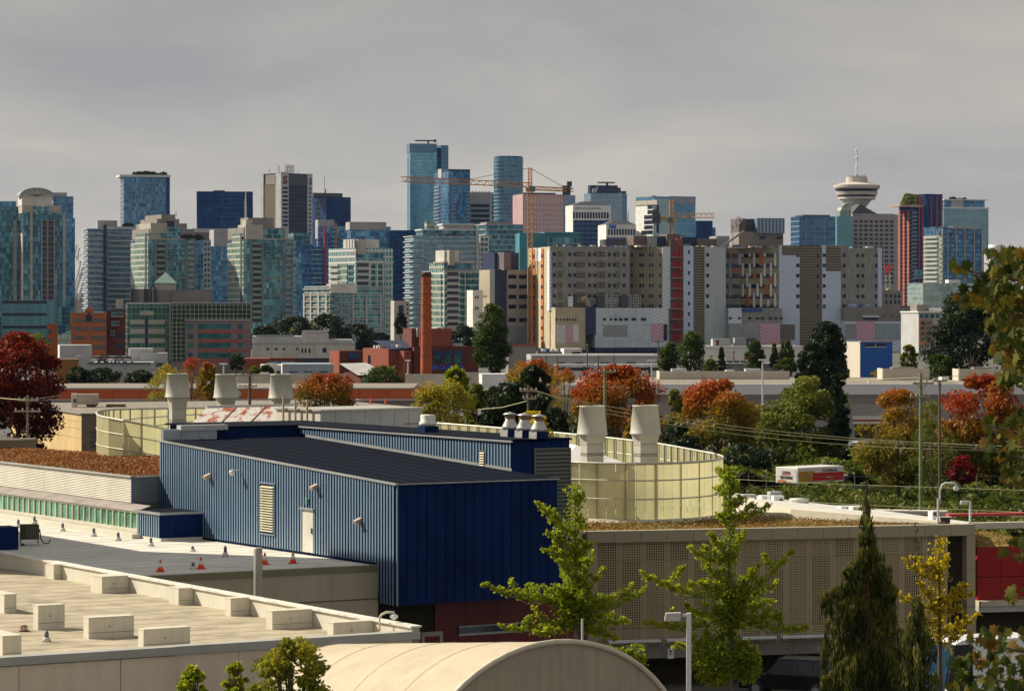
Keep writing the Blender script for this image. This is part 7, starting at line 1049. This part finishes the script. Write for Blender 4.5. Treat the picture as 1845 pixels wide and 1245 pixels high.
ginkgo('green ginkgo with up-swept arms before the perforated panels', 1314, 110, 838, [(862, 1292, 842), (885, 1290, 880), (880, 1330, 868), (912, 1346, 895), (930, 1386, 908), (935, 1292, 925), (1000, 1276, 958), (1010, 1242, 988), (1005, 1345, 955), (1050, 1262, 1010), (1070, 1152, 1030), (1060, 1255, 1048), (1080, 1428, 985), (1075, 1372, 1012), (1085, 1402, 1048), (1090, 1396, 1082), (1100, 1406, 1104), (1105, 1455, 1126), (1110, 1158, 1122), (1100, 1240, 1095), (1140, 1210, 1158), (1150, 1362, 1168), (1120, 1340, 1125)], LM['bright'], 110, mass=((1290, 1190, 50, 50, 3200), (1312, 1100, 35, 50, 1300), (1345, 1195, 30, 40, 1500)))
ginkgo('golden-leaved ginkgo sapling beside the dark weeping tree', 1692, 108, 965, [(1045, 1626, 1008), (1035, 1640, 1000), (1030, 1714, 1002), (1030, 1676, 1010), (1080, 1746, 1048), (1085, 1752, 1062), (1095, 1613, 1070), (1090, 1650, 1040), (1100, 1735, 1095), (1140, 1768, 1103), (1120, 1640, 1112), (1110, 1675, 1085), (1150, 1655, 1140), (1140, 1720, 1130), (1160, 1740, 1140)], LM['gold'], 70, .12, bark)
ginkgo('low ginkgo shoots showing over the canopy', 1150, 105, 1160, [(1190, 1128, 1168), (1195, 1165, 1178), (1200, 1095, 1160)], LM['bright'], 90, .12)
def weeping(label, px, D, ytop, tips, m, seed, dens=420, top=30):
    """arching branches hung with curtains of narrow sprays; tips = (row on the trunk, tip column, tip row, curtain length in photo pixels)"""
    k = D / F; X = (px - CX) * k; r = np.random.default_rng(seed); o = thing('weeping_cypress', label, 'tree', (X, D, 0)); Z = lambda y: H - (y - HY) * k; zt = Z(ytop); mb = MB().tube([(0, 0, 0), (.05, 0, zt * .6), (-.03, .03, zt - .5), (.02, 0, zt)], [.12, .06, .03, .012], 8); P = []; T_ = []
    def curtain(a, tip, L, n):
        mid = a.lerp(tip, .5) + Vector((0, 0, .25 * (tip - a).length)); mb.tube([a, mid, tip], [.03, .02, .006], 4); q = .1 + .9 * r.random(n) ** .8; strand = np.floor(q * (8 + 5 * (tip - a).length)); q = q * .35 + .65 * (strand + .5) / (8 + 5 * (tip - a).length); q = np.clip(q, 0, 1)
        pts = np.outer((1 - q) ** 2, a) + np.outer(2 * q * (1 - q), mid) + np.outer(q ** 2, tip); ln = L * (.35 + .65 * np.abs(np.sin(strand * 2.3 + seed))); drop = r.random(n) ** 1.2; pts[:, 2] -= drop * ln; pts[:, :2] += r.normal(0, .045, (n, 2)) + (np.stack([np.sin(strand * 7.1), np.cos(strand * 5.3)], 1) * .07); P.append(pts); T_.append(np.clip(.75 - .6 * drop + .45 * r.random(n), 0, 1))  # sprays paler towards the branch top: light put into the tint
    for (y0, tx, ty, L) in tips:
        for j in range(2): dy = r.normal(0, .55); curtain(Vector((0, 0, Z(y0))), Vector(((tx - px) * k * (1 - .25 * j), dy, Z(ty + 8 * j))), L * k, int(dens * (.25 + abs(tx - px) * k)))
    n = top; q = r.random(n) ** .7; P.append(np.stack([r.normal(0, .05, n), r.normal(0, .05, n), Z(940) + (zt - Z(940)) * q], 1)); T_.append(.3 + .5 * r.random(n)); P = np.concatenate(P); leaf_obj('crown', P, .035 + .035 * r.random(len(P)), np.concatenate(T_), m, o, .1, 4.2, hang=True); part(mb, 'trunk', mat('bark_red', (.10, .04, .022), .9, sc=3, bump=.4), o); return o
weeping('tall weeping cypress with a thin bare-tipped leader', 1562, 104, 868, ((915, 1566, 918, 22), (930, 1556, 938, 24), (938, 1570, 944, 26), (955, 1551, 968, 30), (958, 1575, 968, 30), (985, 1538, 1006, 40), (985, 1586, 1000, 46), (1010, 1516, 1028, 40), (1010, 1612, 1030, 60), (1030, 1540, 1048, 70), (1035, 1590, 1050, 80), (1052, 1478, 1076, 44), (1050, 1622, 1066, 60), (1075, 1505, 1090, 70), (1080, 1615, 1100, 80), (1090, 1545, 1100, 90), (1100, 1492, 1128, 70), (1110, 1632, 1140, 80), (1120, 1590, 1130, 100), (1125, 1520, 1140, 90), (1145, 1482, 1172, 80), (1150, 1640, 1185, 80), (1160, 1550, 1170, 90), (1170, 1512, 1195, 80), (1175, 1610, 1190, 80), (1200, 1480, 1225, 60), (1200, 1575, 1215, 60), (1205, 1640, 1230, 50)), LM['weep'], 3, 400, 60)
weeping('small dark weeping cypress between the tall one and the golden ginkgo', 1652, 102, 1050, ((1075, 1645, 1082, 40), (1085, 1662, 1092, 50), (1105, 1632, 1118, 60), (1110, 1670, 1120, 60), (1135, 1625, 1150, 70), (1140, 1680, 1155, 70), (1165, 1640, 1175, 80), (1170, 1668, 1185, 80), (1195, 1620, 1210, 60), (1200, 1685, 1215, 60)), LM['weep'], 5, 360, 40)
# locust shrubs below the white building
for px, yt, w, n, lab in ((528, 1152, 158, 5200, 'yellow-green locust tree in front of the canopy'), (425, 1192, 52, 1100, 'small yellow-green locust tip next to the canopy edge'), (348, 1200, 58, 1100, 'small yellow-green locust tip farthest from the canopy')): tree('locust_tree', lab, px, 84 + (px % 3), yt, 1290, w, LM['bright'] if px < 500 else leafmat('leaf_locust', [(0, (.05, .06, .01)), (.4, (.15, .17, .015)), (.75, (.30, .30, .02)), (1, (.42, .28, .03))], .45), n, 'round', leaf=.10, grad=.35, clump=.22)
# ---------------------------------------------------------------- maple close to the camera: every leaf is its own piece
def maple_leaf_mesh(i):
    out = [(0, -.5), (.10, -.32), (.38, -.38), (.30, -.16), (.52, .06), (.30, .12), (.36, .34), (.14, .26), (0, .56), (-.14, .26), (-.36, .34), (-.30, .12), (-.52, .06), (-.30, -.16), (-.38, -.38), (-.10, -.32)]; r = np.random.default_rng(i); c = .18 + .12 * r.random(); tw = r.normal(0, .15)
    vs = [(0, 0, .04)] + [(x, y, -c * (x * x * 2.2 + max(0, y) ** 2 * 1.2) + tw * x * y + r.normal(0, .015)) for x, y in out]; return MB().add(vs, [(0, j, j % 16 + 1) for j in range(1, 17)])
mm_, tt, b = bsdf('maple_leaf'); oi = nd(tt, 'ShaderNodeObjectInfo'); g = nd(tt, 'ShaderNodeTexCoord'); nz_ = nd(tt, 'ShaderNodeTexNoise', i_Scale=3.0, i_Detail=3.0); tt.links.new(g.outputs['Object'], nz_.inputs['Vector']); f = mth(tt, 'ADD', mth(tt, 'MULTIPLY', oi.outputs['Random'], .7), mth(tt, 'MULTIPLY', nz_.outputs[0], .3)); cc = ramp(tt, f, [(.15, (.018, .032, .006)), (.45, (.05, .065, .010)), (.7, (.13, .12, .016)), (.85, (.15, .07, .012)), (.95, (.10, .035, .008))]); tt.links.new(cc, b.inputs['Base Color']); b.inputs['Roughness'].default_value = .75; b.inputs['Specular IOR Level'].default_value = .12
tl = nd(tt, 'ShaderNodeBsdfTranslucent'); tt.links.new(cc, tl.inputs[0]); mx = nd(tt, 'ShaderNodeMixShader'); mx.inputs[0].default_value = .3; tt.links.new(b.outputs[0], mx.inputs[1]); tt.links.new(tl.outputs[0], mx.inputs[2]); tt.links.new(mx.outputs[0], tt.nodes['Material Output'].inputs[0])
MLM = [maple_leaf_mesh(i).mesh('leaf', mm_, True) for i in range(6)]
mroot = thing('maple_tree', 'big-leaved maple leaning into the picture edge, close to the viewer', 'tree', ((2060 - CX) / F * 38, 38, 0)); bp = Vector(mroot.location); mb = MB().tube([(0, 0, 0), (.1, 0, 9), (0, 0, 19)], [.3, .22, .08], 8)
def mleaf(px, py, D, s): o = link('leaf', random.choice(MLM), mroot, W(px, py, D) - bp, 0, (s,) * 3); o.rotation_euler = (random.gauss(R(-70), R(28)), random.gauss(0, R(30)), random.uniform(0, 6.28)); return o
for (x0, x1, y0, y1, n, edge) in ((1714, 1748, 476, 492, 6, 0), (1766, 1855, 450, 500, 40, 30), (1752, 1855, 490, 540, 50, 40), (1714, 1800, 520, 560, 22, 20), (1770, 1855, 530, 600, 70, 40), (1782, 1855, 595, 650, 46, 30), (1800, 1855, 645, 700, 24, 20), (1770, 1855, 742, 790, 16, 30), (1752, 1855, 788, 826, 16, 30), (1806, 1855, 835, 870, 10, 20), (1804, 1850, 975, 1010, 7, 10), (1810, 1850, 1055, 1085, 5, 10), (1740, 1855, 1132, 1175, 26, 30), (1700, 1855, 1170, 1250, 62, 20)):
    for i in range(int(n * 1.7)):
        py = random.uniform(y0, y1); px = x0 + (x1 - x0) * (random.random() ** .8) + edge * abs(py - (y0 + y1) / 2) / (y1 - y0) * random.random(); mleaf(px, py, random.uniform(36, 40), random.uniform(.12, .21))
    ym = (y0 + y1) / 2; a = W(x0 + 8, ym, 38) - bp; c_ = W(1940, ym + 40, 38) - bp; mb.tube([(0, 0, c_.z - .6), tuple(c_), tuple(a.lerp(c_, .5)), tuple(a)], [.06, .035, .02, .008], 5)
part(mb, 'trunk', bark, mroot)
# ---------------------------------------------------------------- poles, wires, lamps
wood = mat('pole_wood', (.13, .10, .07), .9, sc=3, bump=.3, var=.2); woodG = mat('pole_green_wood', (.20, .24, .12), .9, sc=3, bump=.3, var=.2); ins = mat('insulator', (.5, .5, .52), .3)
def pole(px, D, ytop, r, m, arms, lab, name='utility_pole', extra=None):
    k = D / F; c = W(px, ytop, D); o = thing(name, lab, 'utility pole', (c.x, D, 0), 0, 'wooden utility poles'); part(MB().tube([(0, 0, 0), (0, 0, c.z)], [r * 1.25, r], 10), 'shaft', m, o)
    for (ya, x0, x1) in arms:
        z = H - (ya - HY) * k; a0, a1 = (x0 - px) * k, (x1 - px) * k; am = part(MB().box(a0, a1, -.18, -.06, z - .07, z + .07), 'crossarm', mat('crossarm_wood', (.36, .30, .2), .9, sc=2), o)
        for f in (.06, .32, .68, .94): part(MB().lathe([(.05, z + .07), (.06, z + .13), (.035, z + .17), (.055, z + .22), (.02, z + .25)], 8, (a0 + (a1 - a0) * f, -.12, 0)), 'insulator', ins, am)
        part(MB().tube([(a0 * .5, -.1, z), (0, -.1, z - .5)], .025).tube([(a1 * .5, -.1, z), (0, -.1, z - .5)], .025), 'brace', wood, am)
    return o, k
pole(1659, 232, 672, .125, woodG, ((690.5, 1644, 1682), (715, 1639, 1675)), 'greenish wooden pole with two crossarms before the lilac-fascia store'); o, k = pole(1693, 240, 686, .09, wood, ((686, 1681, 1706),), 'thin brown pole with a forked top beside the greenish pole')
pole(1090, 285, 664, .13, woodG, ((670, 1078, 1110),), 'greenish pole with a single crossarm amid the red-topped tree'); pole(952, 242, 694, .10, wood, ((704, 936, 968), (718, 942, 966)), 'grey pole with white insulators against the dark pine'); pole(50, 236, 712, .09, barkL, ((721.5, 33, 70), (741, 26, 74)), 'slim pole with a double crossarm before the dark red tree'); pole(450, 330, 668, .16, wood, ((676, 432, 470), (696, 430, 464)), 'dark pole with twig-tangled crossarms between two stacks')
for px, yt, a in ((984, 640, 8), (1004, 640, 8), (1058, 620, 1), (1078, 640, 8), (1106, 640, 8), (1282, 640, 8), (1322, 632, 8), (1186, 612, 8)): pole(px, 760, yt, .14, wood, ((yt + 2, px - a, px + a),), {984: 'far pole by the orange treetops', 1004: 'far pole before the railcars, near the white hut', 1058: 'tall plain far mast before the pale podium', 1078: 'far pole before the railcars beneath the podium', 1106: 'far pole nearest the lamp over the railcars', 1282: 'far pole before the long white warehouse', 1322: 'far pole at mid warehouse', 1186: 'far pole beside the twin cypresses'}[px])
wireM = mat('wire_ochre', (.48, .45, .24), .6)
def wire(pts, lab, r=.028):
    P = [W(*p) for p in pts]; b0 = P[0]; S_ = spline([tuple(p - b0) for p in P], 3.0) if len(P) > 2 else [tuple(p - b0) for p in P]; o = tag(link('overhead_wire', MB().tube([tuple(q) for q in S_], r, 5).mesh('overhead_wire', wireM), None, b0), lab, 'wire', 'street wires')
wire([(936, 699, 242), (1090, 731, 244), (1340, 770, 245), (1600, 794, 244), (1870, 806, 240)], 'topmost of the three wires sweeping across the autumn trees'); wire([(952, 699, 242), (1090, 738, 244), (1340, 776, 245), (1600, 798, 244), (1870, 812, 240)], 'middle wire of the three sweeping across the autumn trees'); wire([(966, 704, 242), (1090, 744, 244), (1340, 784, 245), (1600, 806, 244), (1870, 813, 240)], 'lowest of the three wires sweeping across the autumn trees')
wire([(860, 738, 246), (905, 734, 244), (952, 722, 242)], 'short wire falling from the grey pole behind the vents'); wire([(0, 717, 250), (50, 720, 236), (110, 712, 260)], 'upper wire at the slim pole before the dark red tree'); wire([(1300, 862, 215), (1505, 872, 212), (1870, 884, 208)], 'upper low wire over the ivy bank', .02); wire([(1300, 893, 200), (1505, 907, 196), (1870, 924, 192)], 'middle low wire over the ivy bank', .02); wire([(1420, 905, 196), (1600, 918, 192), (1870, 932, 188)], 'lowest wire over the ivy bank', .02); wire([(1515, 686, 300), (1660, 680, 250), (1870, 672, 300)], 'thin wire along the store roof', .02)
lampW = mat('lamp_white', (.66, .67, .70), .4, sc=2, var=.04)
def tlamp(px, D, yt, yb, lab, arm=7):
    k = D / F; c = W(px, yt, D); o = thing('parking_lamp', lab, 'street lamp', (c.x, D, 0), 0, 'white twin-head parking lamps'); part(MB().tube([(0, 0, 0), (0, 0, c.z)], [.14, .1], 8), 'post', lampW, o)
    for s_ in (-1, 1): part(MB().bbox(min(0, s_ * arm * k), max(0, s_ * arm * k), -.2, .2, c.z - .06, c.z + .12, .04), 'lamp_head', lampW, o)
tlamp(1374, 425, 649, 745, 'white twin-head lamp before the long rooftop screen'); tlamp(1174, 520, 650, 672, 'white twin-head lamp above the red-topped tree'); tlamp(403, 470, 656, 680, 'white twin-head lamp behind the middle stack'); tlamp(735, 480, 650, 690, 'white lamp at the end of the chimney-foot screen', 5)
o = thing('street_lamp', 'white box-headed lamp post standing before the ginkgo', 'street lamp', tuple(W(1241, 0, 98))[:2] + (0,)); zt = W(1241, 1104, 98).z; part(MB().box(-.075, .075, -.075, .075, 0, zt), 'post', lampW, o); part(MB().bbox(-.24, -.07, -.05, .05, zt - .12, zt - .03, .02), 'arm', coping, o); part(MB().add([(-.78, -.16, zt - .24), (-.28, -.16, zt - .24), (-.28, .16, zt - .24), (-.78, .16, zt - .24), (-.74, -.13, zt), (-.26, -.13, zt + .02), (-.26, .13, zt + .02), (-.74, .13, zt)], [(3, 2, 1, 0), (4, 5, 6, 7), (0, 1, 5, 4), (1, 2, 6, 5), (2, 3, 7, 6), (3, 0, 4, 7)]), 'lamp_head', mat('lamp_grey', (.46, .46, .43), .5), o)
c = W(1692, 945, 152); o = thing('gooseneck_lamp', 'white gooseneck lamp arching over the angled parapet', 'lamp', (c.x, c.y, 0)); k = 152 / F; Zl = lambda y: H - (y - HY) * k; part(MB().tube([(-.05, 0, c.z - .3), (-.05, 0, Zl(898))], .055, 8), 'post', lampW, o); part(MB().tube([(.05, 0, Zl(908)), (.05, 0, Zl(884)), (.14, 0, Zl(874)), (.3, 0, Zl(870)), (.78, 0, Zl(870)), (.84, 0, Zl(872)), (.85, 0, Zl(876))], .045, 8), 'neck', lampW, o, True); part(MB().lathe([(.03, Zl(875)), (.13, Zl(877)), (.14, Zl(881)), (.08, Zl(884))], 14, (.85, 0, 0)), 'lamp_head', white, o, True)
c = W(1748, 945, 156); o = thing('box_lamp', 'white post lamp with a flat box head at the roof corner', 'lamp', (c.x, c.y, 0)); k = 156 / F; Zl = lambda y: H - (y - HY) * k; part(MB().tube([(0, 0, Zl(945) - 1), (0, 0, Zl(902))], .06, 8), 'post', lampW, o); part(MB().bbox(-.5, -.1, -.12, .12, Zl(908), Zl(902), .03), 'lamp_head', coping, o); part(MB().box(-.1, .02, -.05, .05, Zl(905), Zl(902)), 'arm', lampW, o)
c = W(684, 1130, 101.5); o = thing('security_camera', 'white dome camera on a gooseneck at the parapet corner', 'camera', (c.x, c.y, 0)); k = 101.5 / F; Zl = lambda y: H - (y - HY) * k; part(MB().tube([(0, 0, Zl(1136)), (0, 0, Zl(1112)), (.06, 0, Zl(1107)), (.22, 0, Zl(1102.5)), (.5, 0, Zl(1102.5))], .038, 8), 'neck', mat('cam_cream', (.6, .58, .48), .5), o, True); part(MB().lathe([(.02, Zl(1103)), (.03, Zl(1105)), (.13, Zl(1108)), (.14, Zl(1111)), (.1, Zl(1114)), (.01, Zl(1116))], 16, (.48, 0, 0)), 'dome', white, o, True)
c = W(1049, 1155, 104); o = thing('white_bollard', 'thin white post behind the canopy beneath the ginkgo', 'post', (c.x, c.y, 0)); part(MB().tube([(0, 0, 0), (0, 0, W(1049, 1115, 104).z)], .035, 8), 'post', lampW, o)
# ---------------------------------------------------------------- vehicles
tyre = mat('tyre', (.02, .02, .02), .9); rimM = mat('rim', (.4, .4, .42), .3, .7); glassC = mat('car_glass', (.02, .025, .03), .08, .2); chrome = mat('chrome', (.6, .6, .62), .2, .9); tailR = mat('tail_lamp', (.55, .02, .015), .3); headW = mat('head_lamp', (.7, .7, .68), .2)
def wheels(o, xs, y, r):
    for x in xs:
        for s_ in (-1, 1):
            w = part(MB().lathe([(r * .62, -.11), (r, -.11), (r, .11), (r * .62, .11)], 18), 'tyre', tyre, o, True, (x, s_ * y, r)); w.rotation_euler = (R(90), 0, 0); part(MB().lathe([(r * .6, -.12), (.05, -.10), (.05, .10), (r * .6, .12)], 14), 'rim', rimM, w)
def car(name, lab, loc, rz, L, Wd, Ht, paint, prof, roof, cat='car', group=None):
    """prof: side outline of the lower body (x fraction, height); roof: greenhouse outline; x = forwards"""
    o = thing(name, lab, cat, loc, rz, group); lo = [((f - .5) * L, z) for f, z in prof]; ro = [((f - .5) * L, z) for f, z in roof]; hw = Wd / 2
    mb = MB(); n = len(lo); mb.add([(x, -hw * (.97 if z < .5 else 1), z) for x, z in lo] + [(x, hw * (.97 if z < .5 else 1), z) for x, z in lo], [tuple(range(n)), tuple(reversed(range(n, 2 * n)))] + [((i + 1) % n, i, n + i, n + (i + 1) % n) for i in range(n)]); part(mb, 'body', paint, o)
    zt = max(z for _, z in ro); zl = min(z for _, z in ro); yy = lambda z: hw * (.96 - .16 * (z - zl) / (zt - zl)); n = len(ro); mb = MB().add([(x, -yy(z), z) for x, z in ro] + [(x, yy(z), z) for x, z in ro], [tuple(range(n)), tuple(reversed(range(n, 2 * n)))] + [((i + 1) % n, i, n + i, n + (i + 1) % n) for i in range(n)]); part(mb, 'glasshouse', glassC, o)
    tops = [p for p in ro if p[1] > zt - .14]; xa, xb = min(p[0] for p in tops), max(p[0] for p in tops); part(MB().bbox(xa - .03, xb + .03, -yy(zt) - .015, yy(zt) + .015, zt - .03, zt + .035, .03), 'roof', paint, o)
    for f in (.33, .56):
        xx = ro[0][0] + (ro[-1][0] - ro[0][0]) * f
        for s_ in (-1, 1): part(MB().add([(xx - .05, s_ * (yy(zl) + .012), zl), (xx + .05, s_ * (yy(zl) + .012), zl), (xx + .04, s_ * (yy(zt) + .012), zt), (xx - .04, s_ * (yy(zt) + .012), zt)], [(0, 1, 2, 3)]), 'pillar', paint, o)
    wheels(o, (-L * .30, L * .32), hw - .1, .34 if Ht > 1.6 else .31)
    for s_ in (-1, 1): part(MB().bbox(-L / 2 - .02, -L / 2 + .1, s_ * hw * .8 - .13, s_ * hw * .8 + .13, .75, 1.12 if Ht > 1.6 else .95, .02), 'tail_lamp', tailR, o); part(MB().bbox(L / 2 - .1, L / 2 + .015, s_ * hw * .75 - .16, s_ * hw * .75 + .16, .62, .8, .02), 'head_lamp', headW, o); part(MB().bbox(L * .16, L * .2, s_ * (hw + .02), s_ * (hw + .16), .98, 1.14, .02) if s_ > 0 else MB().bbox(L * .16, L * .2, -(hw + .16), -(hw + .02), .98, 1.14, .02), 'mirror', paint, o)
    return o
SUVb = [(0, .35), (1, .32), (1, .78), (.985, .9), (.80, 1.0), (.02, 1.05), (0, .9)]; SUVr = [(.02, 1.04), (.05, 1.62), (.10, 1.72), (.55, 1.74), (.60, 1.70), (.72, 1.03)]
SEDb = [(0, .3), (1, .28), (1, .65), (.97, .75), (.72, .86), (.16, .88), (.01, .8)]; SEDr = [(.14, .87), (.28, 1.32), (.36, 1.40), (.54, 1.40), (.60, 1.34), (.74, .86)]
blk = mat('paint_black', (.012, .012, .014), .12, .2, spec=.7); c = W(1428, 0, 143.2)
car('parked_suv', 'black sport utility vehicle parked under the perforated panels', (c.x, c.y, 0.0), R(157), 4.7, 1.9, 1.76, blk, SUVb, SUVr, group='parked vehicles')
c = W(1352, 0, 141); o = thing('parking_kerb', 'pale concrete wheel stop beside the black vehicle', 'kerb', (c.x, 139, 0), R(10)); part(MB().bbox(-.9, .9, -.1, .1, 0, .16, .03), 'block', concL, o)
c = W(1745, 0, 122); whp = mat('paint_white', (.72, .73, .75), .25, .0, spec=.6)
t = thing('white_van', 'white van half hidden by the maple leaves in the bottom corner', 'van', (c.x + .2, 122, 0), R(205)); vz = W(1745, 1147, 122).z
part(MB().xprism([(-2.6, .4), (2.6, .4), (2.6, 1.1), (2.3, 1.35), (1.5, vz - .12), (1.2, vz), (-2.5, vz), (-2.6, vz - .1)], -1, 1), 'body', whp, t); part(MB().xprism([(2.28, 1.38), (1.52, vz - .16), (.7, vz - .16), (.7, 1.38)], -1.02, 1.02), 'side_window', glassC, t); part(MB().add([(2.33, -.9, 1.36), (2.33, .9, 1.36), (1.53, .8, vz - .13), (1.53, -.8, vz - .13)], [(0, 1, 2, 3)]), 'windscreen', mat('windscreen_blue', (.02, .05, .09), .1, .2), t); wheels(t, (-1.6, 1.7), .92, .36)
for s_ in (-1, 1): part(MB().bbox(2.5, 2.63, s_ * .75 - .15, s_ * .75 + .15, .8, 1.05, .02), 'head_lamp', headW, t)
part(MB().box(2.6, 2.64, -.6, .6, .65, .85), 'grille', blk, t)
c = W(1690, 0, 128); car('parked_car', 'silver car showing through gaps behind the golden ginkgo', (c.x, 128, 0), R(200), 4.5, 1.8, 1.45, mat('paint_silver', (.5, .52, .55), .25, .5), SEDb, SEDr, group='parked vehicles')
c = W(1545, 0, 356); car('pickup_truck', 'white pickup parked behind the olive tree', (c.x, 356, .9), R(15), 5.3, 1.95, 1.8, whp, [(0, .45), (1, .42), (1, .9), (.97, 1.0), (.74, 1.08), (.42, 1.12), (.42, .98), (0, .98)], [(.42, 1.1), (.44, 1.75), (.48, 1.82), (.62, 1.82), (.74, 1.08)], 'pickup', group='parked vehicles')
for i, (px, col, lab) in enumerate(((178, (.5, .52, .55), 'silver car at the brick-office end of the parking deck'), (190, (.05, .06, .07), 'black car second on the parking deck'), (204, (.62, .62, .62), 'white car in the middle of the parking deck'), (218, (.2, .22, .26), 'slate car fourth on the parking deck'), (231, (.42, .42, .42), 'grey car nearest the stair-heads on the parking deck'))):
    c = W(px, 0, 643); zd = H - (654 - HY) * 640 / F; car('parked_car', lab, (c.x, 643, zd), R(70 + 5 * i), 4.4, 1.8, 1.45, mat('deck_car_%d' % i, col, .3, .3), SEDb, SEDr, group='cars on the parking deck')
# rental box truck
t = T('box_truck', 'white and red rental box truck with large printed lettering', 300, 1397, 1438, 1521, 843, 42, cat='truck'); tb = mat('truck_white', (.70, .69, .66), .4, sc=.8, var=.04); s = F / 300; z0 = 1.0; zt = t.z1
part(MB().bbox(0, t.w, 0, t.d, z0, zt, .06), 'box', tb, t.o); tred = mat('truck_red', (.50, .012, .02), .5); t.b('red_stripe', 1464, 1520, 853.5, 868, tred, -.03, .02); part(MB().xprism([(t.U(1468), t.Z(853.6)), (t.U(1520.5), t.Z(853.6)), (t.U(1520.5), t.Z(851.2))], -.03, .02), 'red_wedge', tred, t.o)
art = cells('truck_picture', [(.35, .04, .01), (.5, .22, .02), (.45, .35, .03), (.2, .03, .01)], .35, .35, None, metal=0, rough=.5); part(MB().box(t.U(1439), t.U(1467), -.025, .02, t.Z(869), t.Z(850)), 'picture_panel', art, t.o); part(MB().lathe([(.22, 0), (.2, .01)], 14), 'picture_disc', mat('picture_blue', (.15, .38, .7), .5), t.o, loc=(t.U(1452), -.03, t.Z(858))); t.o.children[-1].rotation_euler = (R(90), 0, 0)
blkL = mat('lettering_black', (.02, .02, .02), .6); text('lettering', 'U-HAUL', blkL, t.o, (t.U(1482), -.035, t.Z(852)), .40, .02, bold=.02, sx=1.5); text('lettering_small', 'uhaul.com', lw, t.o, (t.U(1488), -.05, t.Z(863)), .16, .02, sx=1.3)
dr = part(MB().box(-.03, .02, .18, t.d - .18, z0 + .05, zt - .28), 'rear_door', mat('truck_door', (.68, .67, .65), .5), t.o); rot = (R(90), 0, R(-90))
for s_, y, z, sz, nm in (('U-HAUL', t.d * .5, t.Z(853.6), .30, 'lettering'), ('SELF-STORAGE', t.d * .5, t.Z(864), .44, 'lettering')): text(nm, s_, blkL, dr, (-.045, y, z), sz, .02, 'CENTER', .56 if sz > .4 else 1.0, rot, .015)
part(MB().box(-.04, -.03, t.d * .30, t.d * .70, t.Z(856.5), t.Z(854.5)), 'red_bar', tred, dr); orr = mat('door_orange', (.7, .10, .02), .5); part(MB().box(-.045, -.03, t.d * .56, t.d * .86, z0 + .1, t.Z(866)), 'printed_door', orr, dr); part(MB().box(-.045, -.03, t.d * .24, t.d * .42, z0 + .1, t.Z(868.5)), 'printed_door', orr, dr)
part(MB().bbox(t.w, t.w + .9, .25, t.d - .25, .5, zt - .9, .1), 'cab', tb, t.o); part(MB().box(t.w + .3, t.w + .85, .22, .26, zt - 1.7, zt - 1.05), 'cab_window', glassC, t.o); part(MB().box(.1, t.w + .8, .3, t.d - .3, .5, z0), 'chassis', tyre, t.o); wheels(t.o, (), 0, .4)
for x in (1.2, t.w + .3):
    for y in (.3, t.d - .3): w = part(MB().lathe([(.25, -.12), (.42, -.12), (.42, .12), (.25, .12)], 16), 'wheel', tyre, t.o, True, (x, y, .42)); w.rotation_euler = (R(90), 0, 0); part(MB().lathe([(.24, -.13), (.05, -.11), (.05, .11), (.24, .13)], 12), 'rim', rimM, w)
# annexe corner, plus unseen tower and hall sized to shade the white roof
t = works('blue_annexe', 'blue metal annexe corner at the picture edge beyond the parapet, with unseen shadow casters'); xa_, ya_ = GZ(34, 990, 7.0).xy; part(MB().box(xa_ - 6, xa_, ya_ + .05, ya_ + 1.2, 6, 8.05), 'wall', blueP, t); part(MB().box(-10, 1, 45, 51.6, 0, 24.6), 'unseen_tower_caster', blueP, t); part(MB().box(-20, 1, 51.62, 76, 0, 17), 'unseen_hall_caster', blueP, t)
# ---------------------------------------------------------------- thin blue air
hm = bpy.data.materials.new('thin_haze'); hm.use_nodes = True; ht = hm.node_tree; ht.nodes.clear(); pv = nd(ht, 'ShaderNodeVolumePrincipled', i_Density=1.2e-5, i_Anisotropy=.2); pv.inputs['Color'].default_value = (.45, .62, 1, 1); ho = nd(ht, 'ShaderNodeOutputMaterial'); ht.links.new(pv.outputs[0], ho.inputs['Volume'])
tag(link('haze', MB().box(-1500, 1500, -60, 3300, -1, 215).mesh('haze', hm)), 'thin blue haze over the city', 'haze', kind='stuff')
